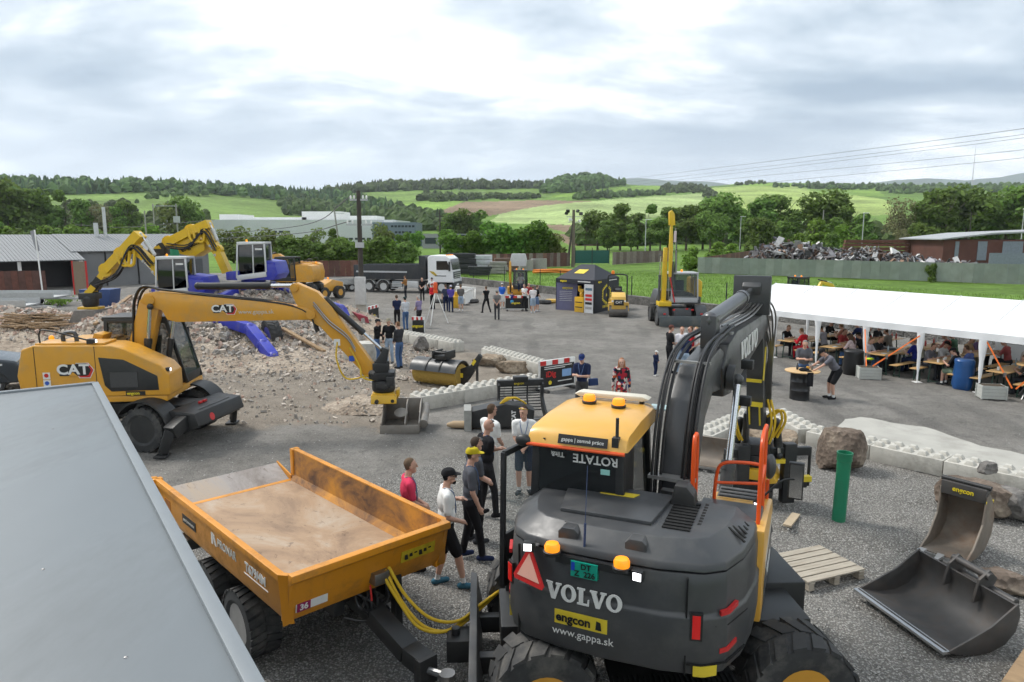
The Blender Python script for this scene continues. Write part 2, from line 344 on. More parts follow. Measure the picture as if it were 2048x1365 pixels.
# ================================================================ yard surface
YARD_EDGE = [(-5.84, 74.2), (9.75, 50.05), (40, 3.3)]             # line of the concrete kerb wall
def yardmat():
 m = bpy.data.materials.new('yard_gravel'); m.use_nodes = True; nt = m.node_tree; N = nt.nodes; L = nt.links; p = N['Principled BSDF']
 p.inputs['Roughness'].default_value = .92; p.inputs['Specular IOR Level'].default_value = .25
 tc = N.new('ShaderNodeTexCoord'); co = tc.outputs['Object']
 def noise(s, d, rough=.6):
  n = N.new('ShaderNodeTexNoise'); n.inputs['Scale'].default_value = s; n.inputs['Detail'].default_value = d; n.inputs['Roughness'].default_value = rough; L.new(co, n.inputs['Vector']); return n.outputs['Fac']
 def attr(nm):
  a = N.new('ShaderNodeAttribute'); a.attribute_name = nm; return a.outputs['Fac']
 def mix(f, a, b):
  x = N.new('ShaderNodeMix'); x.data_type = 'RGBA'
  if isinstance(f, float): x.inputs['Factor'].default_value = f
  else: L.new(f, x.inputs['Factor'])
  for k, q in (('A', a), ('B', b)):
   if isinstance(q, tuple): x.inputs[k].default_value = (*q, 1)
   else: L.new(q, x.inputs[k])
  return x.outputs['Result']
 def rng(f, a, b, c=0.0, d=1.0):
  r = N.new('ShaderNodeMapRange'); L.new(f, r.inputs['Value'])
  for k, q in (('From Min', a), ('From Max', b), ('To Min', c), ('To Max', d)): r.inputs[k].default_value = q
  return r.outputs[0]
 def mul(a, b):
  k = N.new('ShaderNodeMath'); k.operation = 'MULTIPLY'
  for i, q in enumerate((a, b)):
   if isinstance(q, float): k.inputs[i].default_value = q
   else: L.new(q, k.inputs[i])
  return k.outputs[0]
 def add(a, b):
  k = N.new('ShaderNodeMath'); k.operation = 'ADD'; L.new(a, k.inputs[0]); L.new(b, k.inputs[1]); return k.outputs[0]
 def edge(at_, s=.28, sc=1.1):      # ragged border between two surfaces
  return rng(add(at_, rng(noise(sc, 6, .7), .3, .7, -s, s)), .4, .6)
 # compacted dark base with wet patches and wheel tracks
 base = mix(rng(noise(.35, 8, .65), .35, .65), (.165, .155, .14), (.315, .298, .272))
 base = mix(mul(rng(noise(2.2, 6, .7), .5, .7), .6), base, (.08, .075, .07))
 trk = N.new('ShaderNodeTexWave'); trk.inputs['Scale'].default_value = .16; trk.inputs['Distortion'].default_value = 7.0; trk.inputs['Detail'].default_value = 3.0; trk.inputs['Detail Scale'].default_value = .5; L.new(co, trk.inputs['Vector'])
 base = mix(mul(rng(trk.outputs['Fac'], .72, .92), rng(noise(.12, 3), .42, .6, 0, .55)), base, (.095, .09, .085))
 base = mix(edge(attr('pale')), base, mix(rng(noise(.8, 8), .35, .65), (.19, .175, .155), (.28, .262, .235)))
 base = mix(edge(attr('rubble')), base, mix(rng(noise(1.0, 8, .7), .35, .65), (.22, .18, .14), (.37, .315, .25)))
 vo = N.new('ShaderNodeTexVoronoi'); vo.inputs['Scale'].default_value = 34.0; L.new(co, vo.inputs['Vector'])
 vo2 = N.new('ShaderNodeTexVoronoi'); vo2.inputs['Scale'].default_value = 85.0; L.new(co, vo2.inputs['Vector'])
 sepc = N.new('ShaderNodeSeparateColor'); L.new(vo.outputs['Color'], sepc.inputs[0])
 stone = mix(rng(sepc.outputs[0], 0, 1), (.13, .126, .117), (.56, .545, .51))
 stone = mix(rng(vo.outputs['Distance'], .3, .62), stone, (.045, .043, .04))
 fresh = mix(.62, mix(rng(noise(.5, 6), .35, .65), (.28, .268, .245), (.385, .37, .342)), stone)
 base2 = mix(edge(attr('fresh'), .22), mix(.3, base, mix(rng(sepc.outputs[1], 0, 1), (.05, .05, .048), (.27, .26, .24))), fresh)
 L.new(base2, p.inputs['Base Color'])
 hgt = add(mul(rng(vo.outputs['Distance'], 0, .7, 1, 0), .026), add(mul(rng(vo2.outputs['Distance'], 0, .7, 1, 0), .006), add(mul(noise(1.1, 6, .62), .16), mul(noise(6, 5, .65), .03))))
 b = N.new('ShaderNodeBump'); b.inputs['Strength'].default_value = 1.0; b.inputs['Distance'].default_value = 1.0; L.new(hgt, b.inputs['Height']); L.new(b.outputs[0], p.inputs['Normal'])
 return m
def sstep(x, a, b):
 t = max(0.0, min(1.0, (x - a) / (b - a))); return t * t * (3 - 2 * t)
def segd(p, a, b):
 ax, ay = a; bx, by = b; dx, dy = bx - ax, by - ay; t = max(0, min(1, ((p[0] - ax) * dx + (p[1] - ay) * dy) / (dx * dx + dy * dy)))
 return math.hypot(p[0] - ax - dx * t, p[1] - ay - dy * t)
def polyw(x, y, P, soft):
 d = min(segd((x, y), P[i], P[(i + 1) % len(P)]) for i in range(len(P)))
 return max(0, min(1, .5 + (d if inpoly(x, y, P) else -d) / (2 * soft)))
def polywn(X, Y, P, soft):
 dm = np.full(X.shape, 1e9); ins = np.zeros(X.shape, bool); n = len(P)
 for i in range(n):
  ax, ay = P[i]; bx, by = P[(i + 1) % n]; dx, dy = bx - ax, by - ay; t = np.clip(((X - ax) * dx + (Y - ay) * dy) / (dx * dx + dy * dy), 0, 1); dm = np.minimum(dm, np.hypot(X - ax - dx * t, Y - ay - dy * t))
  if ay != by: ins ^= ((ay > Y) != (by > Y)) & (X < dx * (Y - ay) / dy + ax)
 return np.clip(.5 + np.where(ins, dm, -dm) / (2 * soft), 0, 1)
def uvp(L): return [tuple(g(u, v)[:2]) for u, v in L]
RUB = uvp([(0, 800), (250, 850), (470, 860), (640, 850), (770, 860), (850, 810), (1080, 770), (1330, 700)][:7] + [(1090, 745), (930, 700), (850, 680), (700, 668), (640, 640), (420, 640), (330, 560), (250, 600), (120, 640), (0, 660)])
RUB = [(-30, 21)] + RUB + [(-32, 38)]
FRESH = uvp([(330, 1080), (520, 1000), (640, 985), (760, 960), (850, 925), (1000, 905), (1150, 890), (1400, 905), (1560, 868), (1660, 905), (1900, 960)]) + [(12, 13), (14, 4), (0, 2), (-5, 3)]
PALE = uvp([(560, 600), (620, 580), (780, 575), (930, 580), (1080, 600), (1180, 615), (1120, 640), (960, 622), (800, 615), (700, 625), (610, 640)])
def yheight(x, y):
 z = .035 * fbm(x * .35, y * .35) + .012 * fbm(x * 1.7, y * 1.7, 3)
 return min(z, .03)
def yard():
 xs = sorted(set([round(-62 + 1.3 * i, 3) for i in range(36)] + [round(-15.5 + .17 * i, 3) for i in range(186)] + [round(16.2 + .8 * i, 3) for i in range(32)]))
 ys = [-4 + .9 * i for i in range(8)]; y = 3.0
 while y < 92: ys.append(y); y += .13 + max(0, y - 8) * .012
 vs = []; A = {'rubble': [], 'fresh': [], 'pale': []}
 XX, YY = np.meshgrid(xs, ys); FR = polywn(XX, YY, FRESH, .5); A['rubble'] = polywn(XX, YY, RUB, 1.0).ravel().tolist(); A['fresh'] = FR.ravel().tolist(); A['pale'] = polywn(XX, YY, PALE, 3.0).ravel().tolist()
 for jy, yy in enumerate(ys):
  for jx, xx in enumerate(xs):
   fr = FR[jy, jx]; z = yheight(xx, yy)
   if fr > .4 and yy < 18: z += .03 * fr * fbm(xx * 2.6, yy * 2.6) - .11 * fr * max(0, 1 - abs(mn.noise(Vector((xx * .45 + yy * .75, yy * .22 - xx * .12, 5.0)))) * 3.2) ** 2 * (.5 + mn.noise(Vector((xx * .3, yy * .3, 1.0))))
   vs.append((xx, yy, min(z, .04)))
 nx = len(xs); fs = []
 for j in range(len(ys) - 1):
  for i in range(nx - 1):
   cx, cy = (xs[i] + xs[i + 1]) / 2, (ys[j] + ys[j + 1]) / 2
   e = YARD_EDGE[0]; f = YARD_EDGE[1]; lim = e[0] + (cy - e[1]) * (f[0] - e[0]) / (f[1] - e[1])
   if cx > lim + .6 and cy > 3: continue
   fs.append((j * nx + i, j * nx + i + 1, (j + 1) * nx + i + 1, (j + 1) * nx + i))
 me = bpy.data.meshes.new('yard'); me.from_pydata(vs, [], fs)
 for k, d in A.items():
  at_ = me.attributes.new(k, 'FLOAT', 'POINT'); at_.data.foreach_set('value', d)
 me.materials.append(yardmat()); me.polygons.foreach_set('use_smooth', [True] * len(fs))
 o = bpy.data.objects.new('yard', me); COL.objects.link(o); struct(o)
yard()
# ================================================================ rubble mounds and loose stones
MOUNDS = [(-13.6, 36.5, 5.5, 4.2, 2.35), (-17.5, 39.0, 4.5, 4.0, 2.2), (-10.6, 32.6, 3.4, 3.2, 1.05), (-13.0, 31.6, 3.4, 3.0, 1.3), (-16.0, 33.0, 4.0, 3.2, 2.0), (-22.5, 35.0, 6.0, 3.4, 1.0), (-28, 37.5, 6, 4, 1.0), (-4.1, 20.6, 1.1, .8, .32), (-16.2, 32.0, 3.5, 2.2, .8), (-9.9, 28.6, 3.2, 2.2, .35)]
def mound(x, y):
 z = 0
 for cx, cy, rx, ry, h in MOUNDS:
  q = ((x - cx) / rx) ** 2 + ((y - cy) / ry) ** 2
  if q < 2.2: z = max(z, h * max(0, 1 - q / 2.2) ** 1.35)
 if z <= .01: return z - .12
 return z + min(1, z) * (.22 * fbm(x * .7, y * .7) + .10 * fbm(x * 2.4, y * 2.4, 4))
def rubblemat(name, cols, bump=.9):
 m = bpy.data.materials.new(name); m.use_nodes = True; nt = m.node_tree; N = nt.nodes; L = nt.links; p = N['Principled BSDF']; p.inputs['Roughness'].default_value = .95; p.inputs['Specular IOR Level'].default_value = .15
 tc = N.new('ShaderNodeTexCoord'); vo = N.new('ShaderNodeTexVoronoi'); vo.inputs['Scale'].default_value = 11; L.new(tc.outputs['Object'], vo.inputs['Vector'])
 n = N.new('ShaderNodeTexNoise'); n.inputs['Scale'].default_value = 1.1; n.inputs['Detail'].default_value = 9; n.inputs['Roughness'].default_value = .72; L.new(tc.outputs['Object'], n.inputs['Vector'])
 rp = N.new('ShaderNodeValToRGB'); L.new(n.outputs['Fac'], rp.inputs[0]); e = rp.color_ramp.elements; e[0].position = .34; e[0].color = (*cols[0], 1); e[1].position = .68; e[1].color = (*cols[2], 1); q = e.new(.5); q.color = (*cols[1], 1)
 mx = N.new('ShaderNodeMix'); mx.data_type = 'RGBA'; mx.blend_type = 'MULTIPLY'; mx.inputs['Factor'].default_value = .55; L.new(rp.outputs[0], mx.inputs['A'])
 sp = N.new('ShaderNodeSeparateColor'); L.new(vo.outputs['Color'], sp.inputs[0]); cb = N.new('ShaderNodeMapRange'); L.new(sp.outputs[0], cb.inputs['Value']); cb.inputs['To Min'].default_value = .55; cb.inputs['To Max'].default_value = 1.35
 cc = N.new('ShaderNodeCombineColor'); [L.new(cb.outputs[0], cc.inputs[i]) for i in range(3)]; L.new(cc.outputs[0], mx.inputs['B']); L.new(mx.outputs['Result'], p.inputs['Base Color'])
 b = N.new('ShaderNodeBump'); b.inputs['Strength'].default_value = bump; b.inputs['Distance'].default_value = .06; L.new(vo.outputs['Distance'], b.inputs['Height']); L.new(b.outputs[0], p.inputs['Normal'])
 return m
RUBM = rubblemat('rubble_earth', ((.20, .16, .125), (.32, .265, .21), (.44, .375, .305)))
def mounds():
 for k, (x0, x1, y0, y1) in enumerate(((-36, -4.0, 24.5, 46.0), (-5.6, -2.7, 19.5, 21.8))):
  st = .16 if k else .3; nx = int((x1 - x0) / st); ny = int((y1 - y0) / st); vs = []; fs = []
  for j in range(ny + 1):
   for i in range(nx + 1):
    x, y = x0 + i * st, y0 + j * st; vs.append((x, y, mound(x, y)))
  for j in range(ny):
   for i in range(nx):
    q = (j * (nx + 1) + i, j * (nx + 1) + i + 1, (j + 1) * (nx + 1) + i + 1, (j + 1) * (nx + 1) + i)
    if max(vs[a][2] for a in q) > -.05: fs.append(q)
  me = bpy.data.meshes.new('rubble_mound'); me.from_pydata(vs, [], fs); me.materials.append(RUBM); me.polygons.foreach_set('use_smooth', [True] * len(fs))
  o = bpy.data.objects.new('rubble_mound', me); COL.objects.link(o)
  tag(o, ['large brown mound of demolition rubble under the blue walking excavators', 'small heap of brown earth beside the sweeping brush'][k], 'rubble'); o['kind'] = 'stuff'
mounds()
def chunk(b, c, s, rg):
 vs = []; e = Euler((rg.random() * 6, rg.random() * 6, rg.random() * 6)).to_matrix()
 d = (s * rg.uniform(.5, 1.3), s * rg.uniform(.4, .9), s * rg.uniform(.3, .7))
 for z in (-1, 1):
  for y in (-1, 1):
   for x in (-1, 1): vs.append(Vector(c) + e @ Vector((x * d[0] * rg.uniform(.6, 1), y * d[1] * rg.uniform(.6, 1), z * d[2] * rg.uniform(.6, 1))))
 b.add(vs, [(0, 2, 3, 1), (4, 5, 7, 6), (0, 1, 5, 4), (2, 6, 7, 3), (0, 4, 6, 2), (1, 3, 7, 5)])
def scatter_rubble():
 rg = random.Random(3)
 cols = [('pale_rubble_stones', (.5, .44, .38)), ('brick_rubble_pieces', (.42, .30, .245)), ('grey_rubble_stones', (.3, .28, .255)), ('dark_rubble_stones', (.17, .15, .13))]
 bs = [B() for _ in cols]
 for _ in range(24000):
  if rg.random() < .62:
   m = MOUNDS[rg.choice([0, 0, 1, 1, 2, 3, 4, 5, 5, 5, 6, 8])]; x = rg.gauss(m[0], m[2] * .62); y = rg.gauss(m[1], m[3] * .62)
  else: x = rg.uniform(-18, -2.5); y = rg.uniform(18.5, 33)
  if not (inpoly(x, y, RUB) or mound(x, y) > .1): continue
  if y < 24 and rg.random() < .6: continue
  z = max(mound(x, y), yheight(x, y)); s = rg.choice((.018, .022, .028, .035, .05, .075)) * (1.7 if z > .3 else 1.0) * rg.uniform(.6, 1.4)
  left = x < -17
  chunk(bs[rg.choices(range(4), (6, 6, 3, .4) if left else (5, 1, 5, 1.2))[0]], (x, y, z + s * .2), s, rg)
 for _ in range(130):
  m = MOUNDS[rg.choice([0, 1, 3, 5, 6])]; x = rg.gauss(m[0], m[2] * .5); y = rg.gauss(m[1], m[3] * .5); z = mound(x, y)
  if z > .15: chunk(bs[rg.choice([0, 0, 1, 2])], (x, y, z), rg.uniform(.14, .3), rg)
 for b, (nm, c) in zip(bs, cols):
  o = b.build(nm, M(nm, c, .95, var=.25, vs=9, spec=.2), smooth=0); o['kind'] = 'stuff'; tag(o, {'p': 'pale broken stones strewn over the rubble mounds', 'b': 'reddish brick fragments strewn over the rubble', 'g': 'grey broken stones strewn over the rubble ground', 'd': 'dark broken stones strewn over the rubble ground'}[nm[0]], 'rubble')
scatter_rubble()
def pebbles():
 rg = random.Random(11); bs = [B(), B()]
 for _ in range(24000):
  y = 4.5 + 13.5 * rg.random() ** 1.5; x = rg.uniform(-.75, .75) * y + rg.uniform(-.5, .5)
  f = polyw(x, y, FRESH, .4)
  if rg.random() > max(.22, f): continue
  s = rg.uniform(.006, .015) * (1 + .03 * y); z = yheight(x, y)
  r = [s * rg.uniform(.6, 1.3) for _ in range(3)]; a = rg.random() * 6.3; c, sn = math.cos(a), math.sin(a)
  vs = [(x + r[0] * c, y + r[0] * sn, z + .006), (x - r[0] * c, y - r[0] * sn, z + .006), (x - r[1] * sn, y + r[1] * c, z + .006), (x + r[1] * sn, y - r[1] * c, z + .006), (x + rg.uniform(-.3, .3) * s, y + rg.uniform(-.3, .3) * s, z + .01 + r[2] * .8)]
  bs[rg.random() < .5].add(vs, [(0, 2, 4), (2, 1, 4), (1, 3, 4), (3, 0, 4)])
 for b, nm, c in ((bs[0], 'pale_gravel', (.40, .39, .37)), (bs[1], 'dark_gravel', (.17, .165, .155))):
  o = b.build(nm, M(nm, c, .9, var=.2, vs=30, spec=.3), smooth=0); o['kind'] = 'stuff'; tag(o, 'loose %s stones lying over the yard' % nm.replace('_', ' ').replace('gravel', 'grey gravel'), 'gravel')
pebbles()
# concrete strip by the blocks
def slab():
 P = uvp([(1640, 892), (1690, 842), (1720, 838), (1850, 858), (1960, 895), (2048, 915)]) + [(14.5, 13.0), (12.2, 11.5)] + uvp([(2048, 968), (1760, 905)])
 b = B(); out = []
 for i in range(len(P)):
  a, c = P[i], P[(i + 1) % len(P)]; n = max(1, int(math.hypot(c[0] - a[0], c[1] - a[1]) / .25))
  for k in range(n):
   t = k / n; x, y = a[0] + (c[0] - a[0]) * t, a[1] + (c[1] - a[1]) * t; w = .12 * mn.noise(Vector((x * 1.5, y * 1.5, 2.0))); out.append((x + w, y + w))
 b.prism(out, 'z', -.02, .05)
 struct(b.build('pavement', M('worn_concrete', (.38, .37, .335), .9, var=.18, vs=1.2, dirt=(.2, .19, .17), ds=.9, da=.6, bump=.3, bs=30)))
slab()
# ================================================================ woods on the hills (far-off masses)
def leafmat(name, col, tr=.25, hue=.06):
 m = bpy.data.materials.new(name); m.use_nodes = True; nt = m.node_tree; N = nt.nodes; L = nt.links; p = N['Principled BSDF']
 p.inputs['Roughness'].default_value = .75; p.inputs['Specular IOR Level'].default_value = .2
 oi = N.new('ShaderNodeObjectInfo'); gm = N.new('ShaderNodeNewGeometry')
 hs = N.new('ShaderNodeHueSaturation'); hs.inputs['Color'].default_value = (*col, 1)
 def mr(src, a, b):
  r = N.new('ShaderNodeMapRange'); L.new(src, r.inputs['Value']); r.inputs['To Min'].default_value = a; r.inputs['To Max'].default_value = b; return r.outputs[0]
 L.new(mr(oi.outputs['Random'], .5 - hue * .6, .5 + hue * .3), hs.inputs['Hue'])
 k = N.new('ShaderNodeMath'); k.operation = 'MULTIPLY'; L.new(mr(gm.outputs['Random Per Island'], .55, 1.5), k.inputs[0]); L.new(mr(oi.outputs['Random'], .75, 1.25), k.inputs[1]); L.new(k.outputs[0], hs.inputs['Value'])
 L.new(hs.outputs[0], p.inputs['Base Color'])
 tb = N.new('ShaderNodeBsdfTranslucent'); L.new(hs.outputs[0], tb.inputs[0]); mx = N.new('ShaderNodeMixShader'); mx.inputs[0].default_value = tr
 L.new(p.outputs[0], mx.inputs[1]); L.new(tb.outputs[0], mx.inputs[2]); L.new(mx.outputs[0], N['Material Output'].inputs[0]); return m
CON = leafmat('conifer_leaves', (.055, .092, .042), .15); DEC = leafmat('broadleaf_leaves', (.135, .22, .052), .45, .03); OLV = leafmat('olive_leaves', (.15, .19, .055), .3, .03); WOOD = leafmat('woodland_leaves', (.078, .128, .04), .25, .04); BRT = leafmat('fresh_leaves', (.14, .235, .038), .35, .03)
def blob(b, c, r, h, rg, n=7):                      # small uneven far crown
 cx, cy, cz = c; rings = ((.75, .12), (1.0, .38), (.8, .68), (.4, .9)); vs = []
 for k, (f, t) in enumerate(rings):
  for j in range(n):
   a = 6.283 * (j + .5 * k) / n; q = r * f * rg.uniform(.65, 1.25); vs.append((cx + q * math.cos(a), cy + q * math.sin(a), cz + h * (t + rg.uniform(-.07, .07))))
 vs.append((cx, cy, cz + h)); fs = [(k * n + j, k * n + (j + 1) % n, (k + 1) * n + (j + 1) % n, (k + 1) * n + j) for k in range(3) for j in range(n)] + [(3 * n + j, 3 * n + (j + 1) % n, 4 * n) for j in range(n)]
 b.add(vs, fs)
def cone(b, c, r, h, rg, n=6):
 cx, cy, cz = c; vs = []; fs = []
 for k, (f, t0, t1) in enumerate(((1.0, .08, .6), (.72, .36, .82), (.42, .62, 1.0))):
  i0 = len(vs)
  for j in range(n):
   a = 6.283 * j / n + k; q = r * f * rg.uniform(.75, 1.2); vs.append((cx + q * math.cos(a), cy + q * math.sin(a), cz + h * (t0 + rg.uniform(-.03, .03))))
  vs.append((cx, cy, cz + h * t1)); fs += [(i0 + j, i0 + (j + 1) % n, i0 + n) for j in range(n)]
 b.add(vs, fs)
FORESTS = [  # outline, number, height, share of conifers, name
 ([(-700, 372), (0, 371), (330, 373), (500, 381), (640, 389), (700, 394), (800, 424), (760, 432), (640, 412), (560, 402), (420, 388), (330, 382), (250, 387), (60, 392), (-700, 396)], 2400, 13, .72, 'forest', 'dark pine forest along the crest of the left-hand hill'),
 ([(640, 387), (700, 381), (760, 373), (900, 368), (1000, 371), (1090, 373), (1080, 378), (900, 380), (770, 384), (690, 388)], 700, 15, .5, 'forest', 'mixed forest along the crest of the middle hill'),
 ([(1085, 388), (1100, 370), (1130, 363), (1190, 359), (1260, 371), (1220, 376), (1160, 386)], 330, 17, .2, 'forest', 'dense wood on the rounded knoll of the middle hill'),
 ([(835, 402), (850, 392), (930, 396), (1080, 394), (1080, 399), (930, 402), (880, 406)], 150, 10, .1, 'hedgerow', 'long hedgerow above the brown ploughed field'),
 ([(1150, 400), (1160, 392), (1320, 386), (1330, 391), (1250, 397)], 120, 10, .1, 'hedgerow', 'hedgerow above the pale green field'),
 ([(1320, 388), (1330, 374), (1400, 372), (1425, 385), (1440, 398), (1415, 402), (1400, 388)], 160, 11, .1, 'hedgerow', 'bushy hollow between the pale field and the golden field'),
 ([(1535, 376), (1600, 371), (1760, 374), (2500, 371), (2500, 381), (1800, 389), (1720, 381), (1600, 379)], 760, 12, .15, 'forest', 'broad band of woodland along the right-hand hill crest'),
 ([(640, 400), (800, 424), (880, 440), (900, 462), (790, 462), (700, 452), (640, 436), (560, 430), (560, 404)], 420, 11, .3, 'forest', 'wood on the slope behind the white factory'),
 ([(250, 412), (330, 388), (370, 384), (420, 392), (330, 396)], 25, 8, .0, 'hedgerow', 'few rounded bushes on the edge of the left-hand pasture'),
 ([(1460, 369), (1530, 366), (1530, 369), (1470, 372)], 30, 9, .2, 'hedgerow', 'small clump of trees on the bare skyline of the golden field'),
 ([(1900, 470), (1500, 474), (1150, 476), (1150, 492), (2600, 492), (2600, 462)], 420, 9, .0, 'forest', 'thicket filling the tree belt beyond the scrap yard'),
 ([(-900, 420), (60, 416), (340, 420), (420, 440), (430, 486), (-900, 486)], 420, 9, .05, 'forest', 'wood behind the grey workshop building')]
def forests():
 for P, cnt, hgt, cf, nm, lab in FORESTS:
  rg = random.Random(cnt); bc, bd = B(), B(); us = [p[0] for p in P]; vs_ = [p[1] for p in P]; k = 0; tries = 0
  while k < cnt and tries < cnt * 60:
   tries += 1; u = rg.uniform(min(us), max(us)); v = rg.uniform(min(vs_), max(vs_))
   if not inpoly(u, v, P): continue
   k += 1; r, z = hill(u, v); d = ray(u, v); q = math.hypot(d.x, d.y); x, y = d.x / q * r, d.y / q * r; h = hgt * rg.uniform(.6, 1.25)
   if rg.random() < cf: cone(bc, (x, y, z - .5), h * .3, h * .9, rg)
   else: blob(bd, (x, y, z - .5), h * rg.uniform(.33, .55), h * .85, rg)
  b = bd if len(bd.v) else bc
  me = bpy.data.meshes.new(nm); me.from_pydata(bd.v + bc.v, [], bd.f + [tuple(i + len(bd.v) for i in f) for f in bc.f]); me.materials.append(WOOD); me.materials.append(CON)
  me.polygons.foreach_set('material_index', [0] * len(bd.f) + [1] * len(bc.f))
  o = bpy.data.objects.new(nm, me); COL.objects.link(o); o['kind'] = 'stuff'; tag(o, lab, 'forest' if nm == 'forest' else 'hedgerow')
forests()
# ================================================================ trees that can be told apart
BARK = M('tree_bark', (.10, .08, .06), .9, var=.3, vs=8)
def crown_mesh(seed, rx, h, leaf, n, mat, lobes=9, base=.22, shape='round'):
 rg = random.Random(seed); b = B(); L = []  # recessed wall: shade under the canopy is put into its dark colour
 for i in range(lobes):
  t = rg.uniform(base, .9); w = {'round': math.sin(math.pi * min(1, (t - base) / (1 - base) * .85 + .12)), 'tall': .9 - .55 * t, 'wide': .55 + .5 * t}[shape]
  a = rg.random() * 6.283; q = rx * .62 * w * rg.random() ** .5
  L.append((q * math.cos(a), q * math.sin(a), h * t, rx * rg.uniform(.30, .52) * (.6 + .5 * w)))
 L.append((0, 0, h * .55, rx * .5))
 for i in range(n):
  lx, ly, lz, lr = L[rg.randrange(len(L))]; d = Vector((rg.gauss(0, 1), rg.gauss(0, 1), rg.gauss(.15, 1))).normalized(); q = lr * (rg.uniform(.55, 1.08))
  c = Vector((lx, ly, lz)) + Vector((d.x * q, d.y * q, d.z * q * .8))
  if c.z < h * base * .6: continue
  nrm = (d + Vector((rg.gauss(0, .6), rg.gauss(0, .6), rg.gauss(.2, .6)))).normalized(); x, y, _ = AX(nrm); a = rg.random() * 6.28
  x, y = x * math.cos(a) + y * math.sin(a), y * math.cos(a) - x * math.sin(a); s = leaf * rg.uniform(.6, 1.3)
  b.add([c + x * s + nrm * s * .15, c + y * s * .7, c - x * s + nrm * s * .15, c - y * s * .7], [(0, 1, 2, 3)])
 me = bpy.data.meshes.new('crown'); me.from_pydata(b.v, [], b.f); me.materials.append(mat); return me
def trunk_mesh(seed, h, r, lean=.05):
 rg = random.Random(seed); b = B(); top = Vector((rg.gauss(0, lean) * h, rg.gauss(0, lean) * h, h * .8))
 b.tube([(0, 0, -.3), (0, 0, h * .12), top * .5, top], [r * 1.25, r, r * .7, r * .2], 7)
 for i in range(5):
  t = rg.uniform(.3, .75); p = top * t; a = rg.random() * 6.28; q = h * rg.uniform(.16, .28)
  b.tube([p, p + Vector((math.cos(a) * q * .6, math.sin(a) * q * .6, q * .6)), p + Vector((math.cos(a) * q, math.sin(a) * q, q * 1.2))], [r * .45, r * .28, r * .08], 5)
 return b.mesh('trunk', BARK)
KINDS = {}
for i in range(3): KINDS['alder%d' % i] = (crown_mesh(20 + i, 3.6, 12, .42, 2300, DEC, 11, .16), trunk_mesh(20 + i, 12, .2))
for i in range(2): KINDS['poplar%d' % i] = (crown_mesh(40 + i, 2.6, 14, .40, 2000, DEC, 12, .2, 'tall'), trunk_mesh(40 + i, 14, .2))
for i in range(2): KINDS['oak%d' % i] = (crown_mesh(50 + i, 5.4, 13, .48, 2600, DEC, 12, .25, 'wide'), trunk_mesh(50 + i, 13, .28))
KINDS['dry'] = (crown_mesh(60, 4.8, 12, .26, 1500, leafmat('budding_leaves', (.17, .16, .085), .3), 12, .3, 'wide'), trunk_mesh(60, 12, .24))
for i in range(3): KINDS['bush%d' % i] = (crown_mesh(70 + i, 2.6, 4.0, .24, 1700, BRT if i == 1 else DEC, 9, .06), trunk_mesh(70 + i, 3.6, .09))
KINDS['willow'] = (crown_mesh(80, 3.2, 6.5, .3, 1900, OLV, 10, .1), trunk_mesh(80, 6, .15))
KINDS['leafy'] = (crown_mesh(90, 2.9, 6.5, .27, 2600, leafmat('lush_leaves', (.11, .22, .036), .4, .03), 12, .06, 'wide'), trunk_mesh(90, 6, .13))
def tree(kind, x, y, s, label, group, name='tree', z=0.0, sx=1.0):
 t = thing(name, label, 'bush' if name == 'bush' else 'tree', (x, y, z - .05), rnd.random() * 6.28, group); t.scale = (s * sx, s * sx, s)
 for nm, me in zip(('crown', 'trunk'), KINDS[kind]):
  o = bpy.data.objects.new(nm, me); COL.objects.link(o); o.parent = t
 return t
def treeuv(kind, u, vb, vt, label, group=None, name='tree', sx=1.0):
 p = g(u, vb) if vb > 492 else None
 if p is None: r = 290; d = ray(u, vb); q = math.hypot(d.x, d.y); p = Vector((d.x / q * r, d.y / q * r, 0))
 top = at(u, vt, p.y).z; h0 = {'a': 12, 'p': 14, 'o': 13, 'd': 12, 'b': 4, 'w': 6.5, 'l': 6.5}[kind[0]] * .97
 return tree(kind, p.x, p.y, max(.2, top / h0), label, group, name, 0, sx)
BELT = 'trees in the belt behind the scrap yard'; BL = 'broadleaf tree in the dark green belt behind the scrap yard'
for i, (k, u, vb, vt) in enumerate(sorted([('oak0', 1195, 500, 428), ('alder0', 1240, 501, 404), ('alder1', 1275, 499, 420), ('poplar0', 1300, 502, 406), ('alder2', 1335, 500, 414), ('oak1', 1372, 501, 416), ('alder0', 1405, 499, 402), ('oak0', 1445, 501, 398), ('alder1', 1480, 498, 410), ('alder2', 1520, 500, 397), ('oak1', 1550, 499, 396), ('poplar1', 1590, 500, 412), ('oak0', 1645, 499, 391), ('alder0', 1690, 500, 408), ('poplar0', 1170, 500, 440), ('alder2', 1215, 503, 440),
 ('oak1', 1865, 500, 385), ('poplar1', 1890, 501, 371), ('oak0', 1930, 500, 382), ('alder1', 1965, 499, 388), ('oak0', 2010, 500, 384), ('alder2', 2045, 501, 376), ('oak1', 2090, 500, 380), ('alder0', 1840, 500, 400), ('alder1', 1725, 502, 420), ('alder0', 1262, 503, 445), ('oak1', 1320, 503, 440), ('oak0', 1420, 504, 430), ('oak1', 1500, 504, 440), ('alder2', 1670, 504, 435)], key=lambda q: q[1])):
 treeuv(k, u, vb, vt, '%s tree counting from the green gate along the dark tree belt' % nth(i), BELT, sx=1.25)
treeuv('dry', 1790, 500, 391, 'pale half-bare tree standing out in the tree belt'); treeuv('dry', 1800, 506, 455, 'low yellowish tree in front of the half-bare tree')
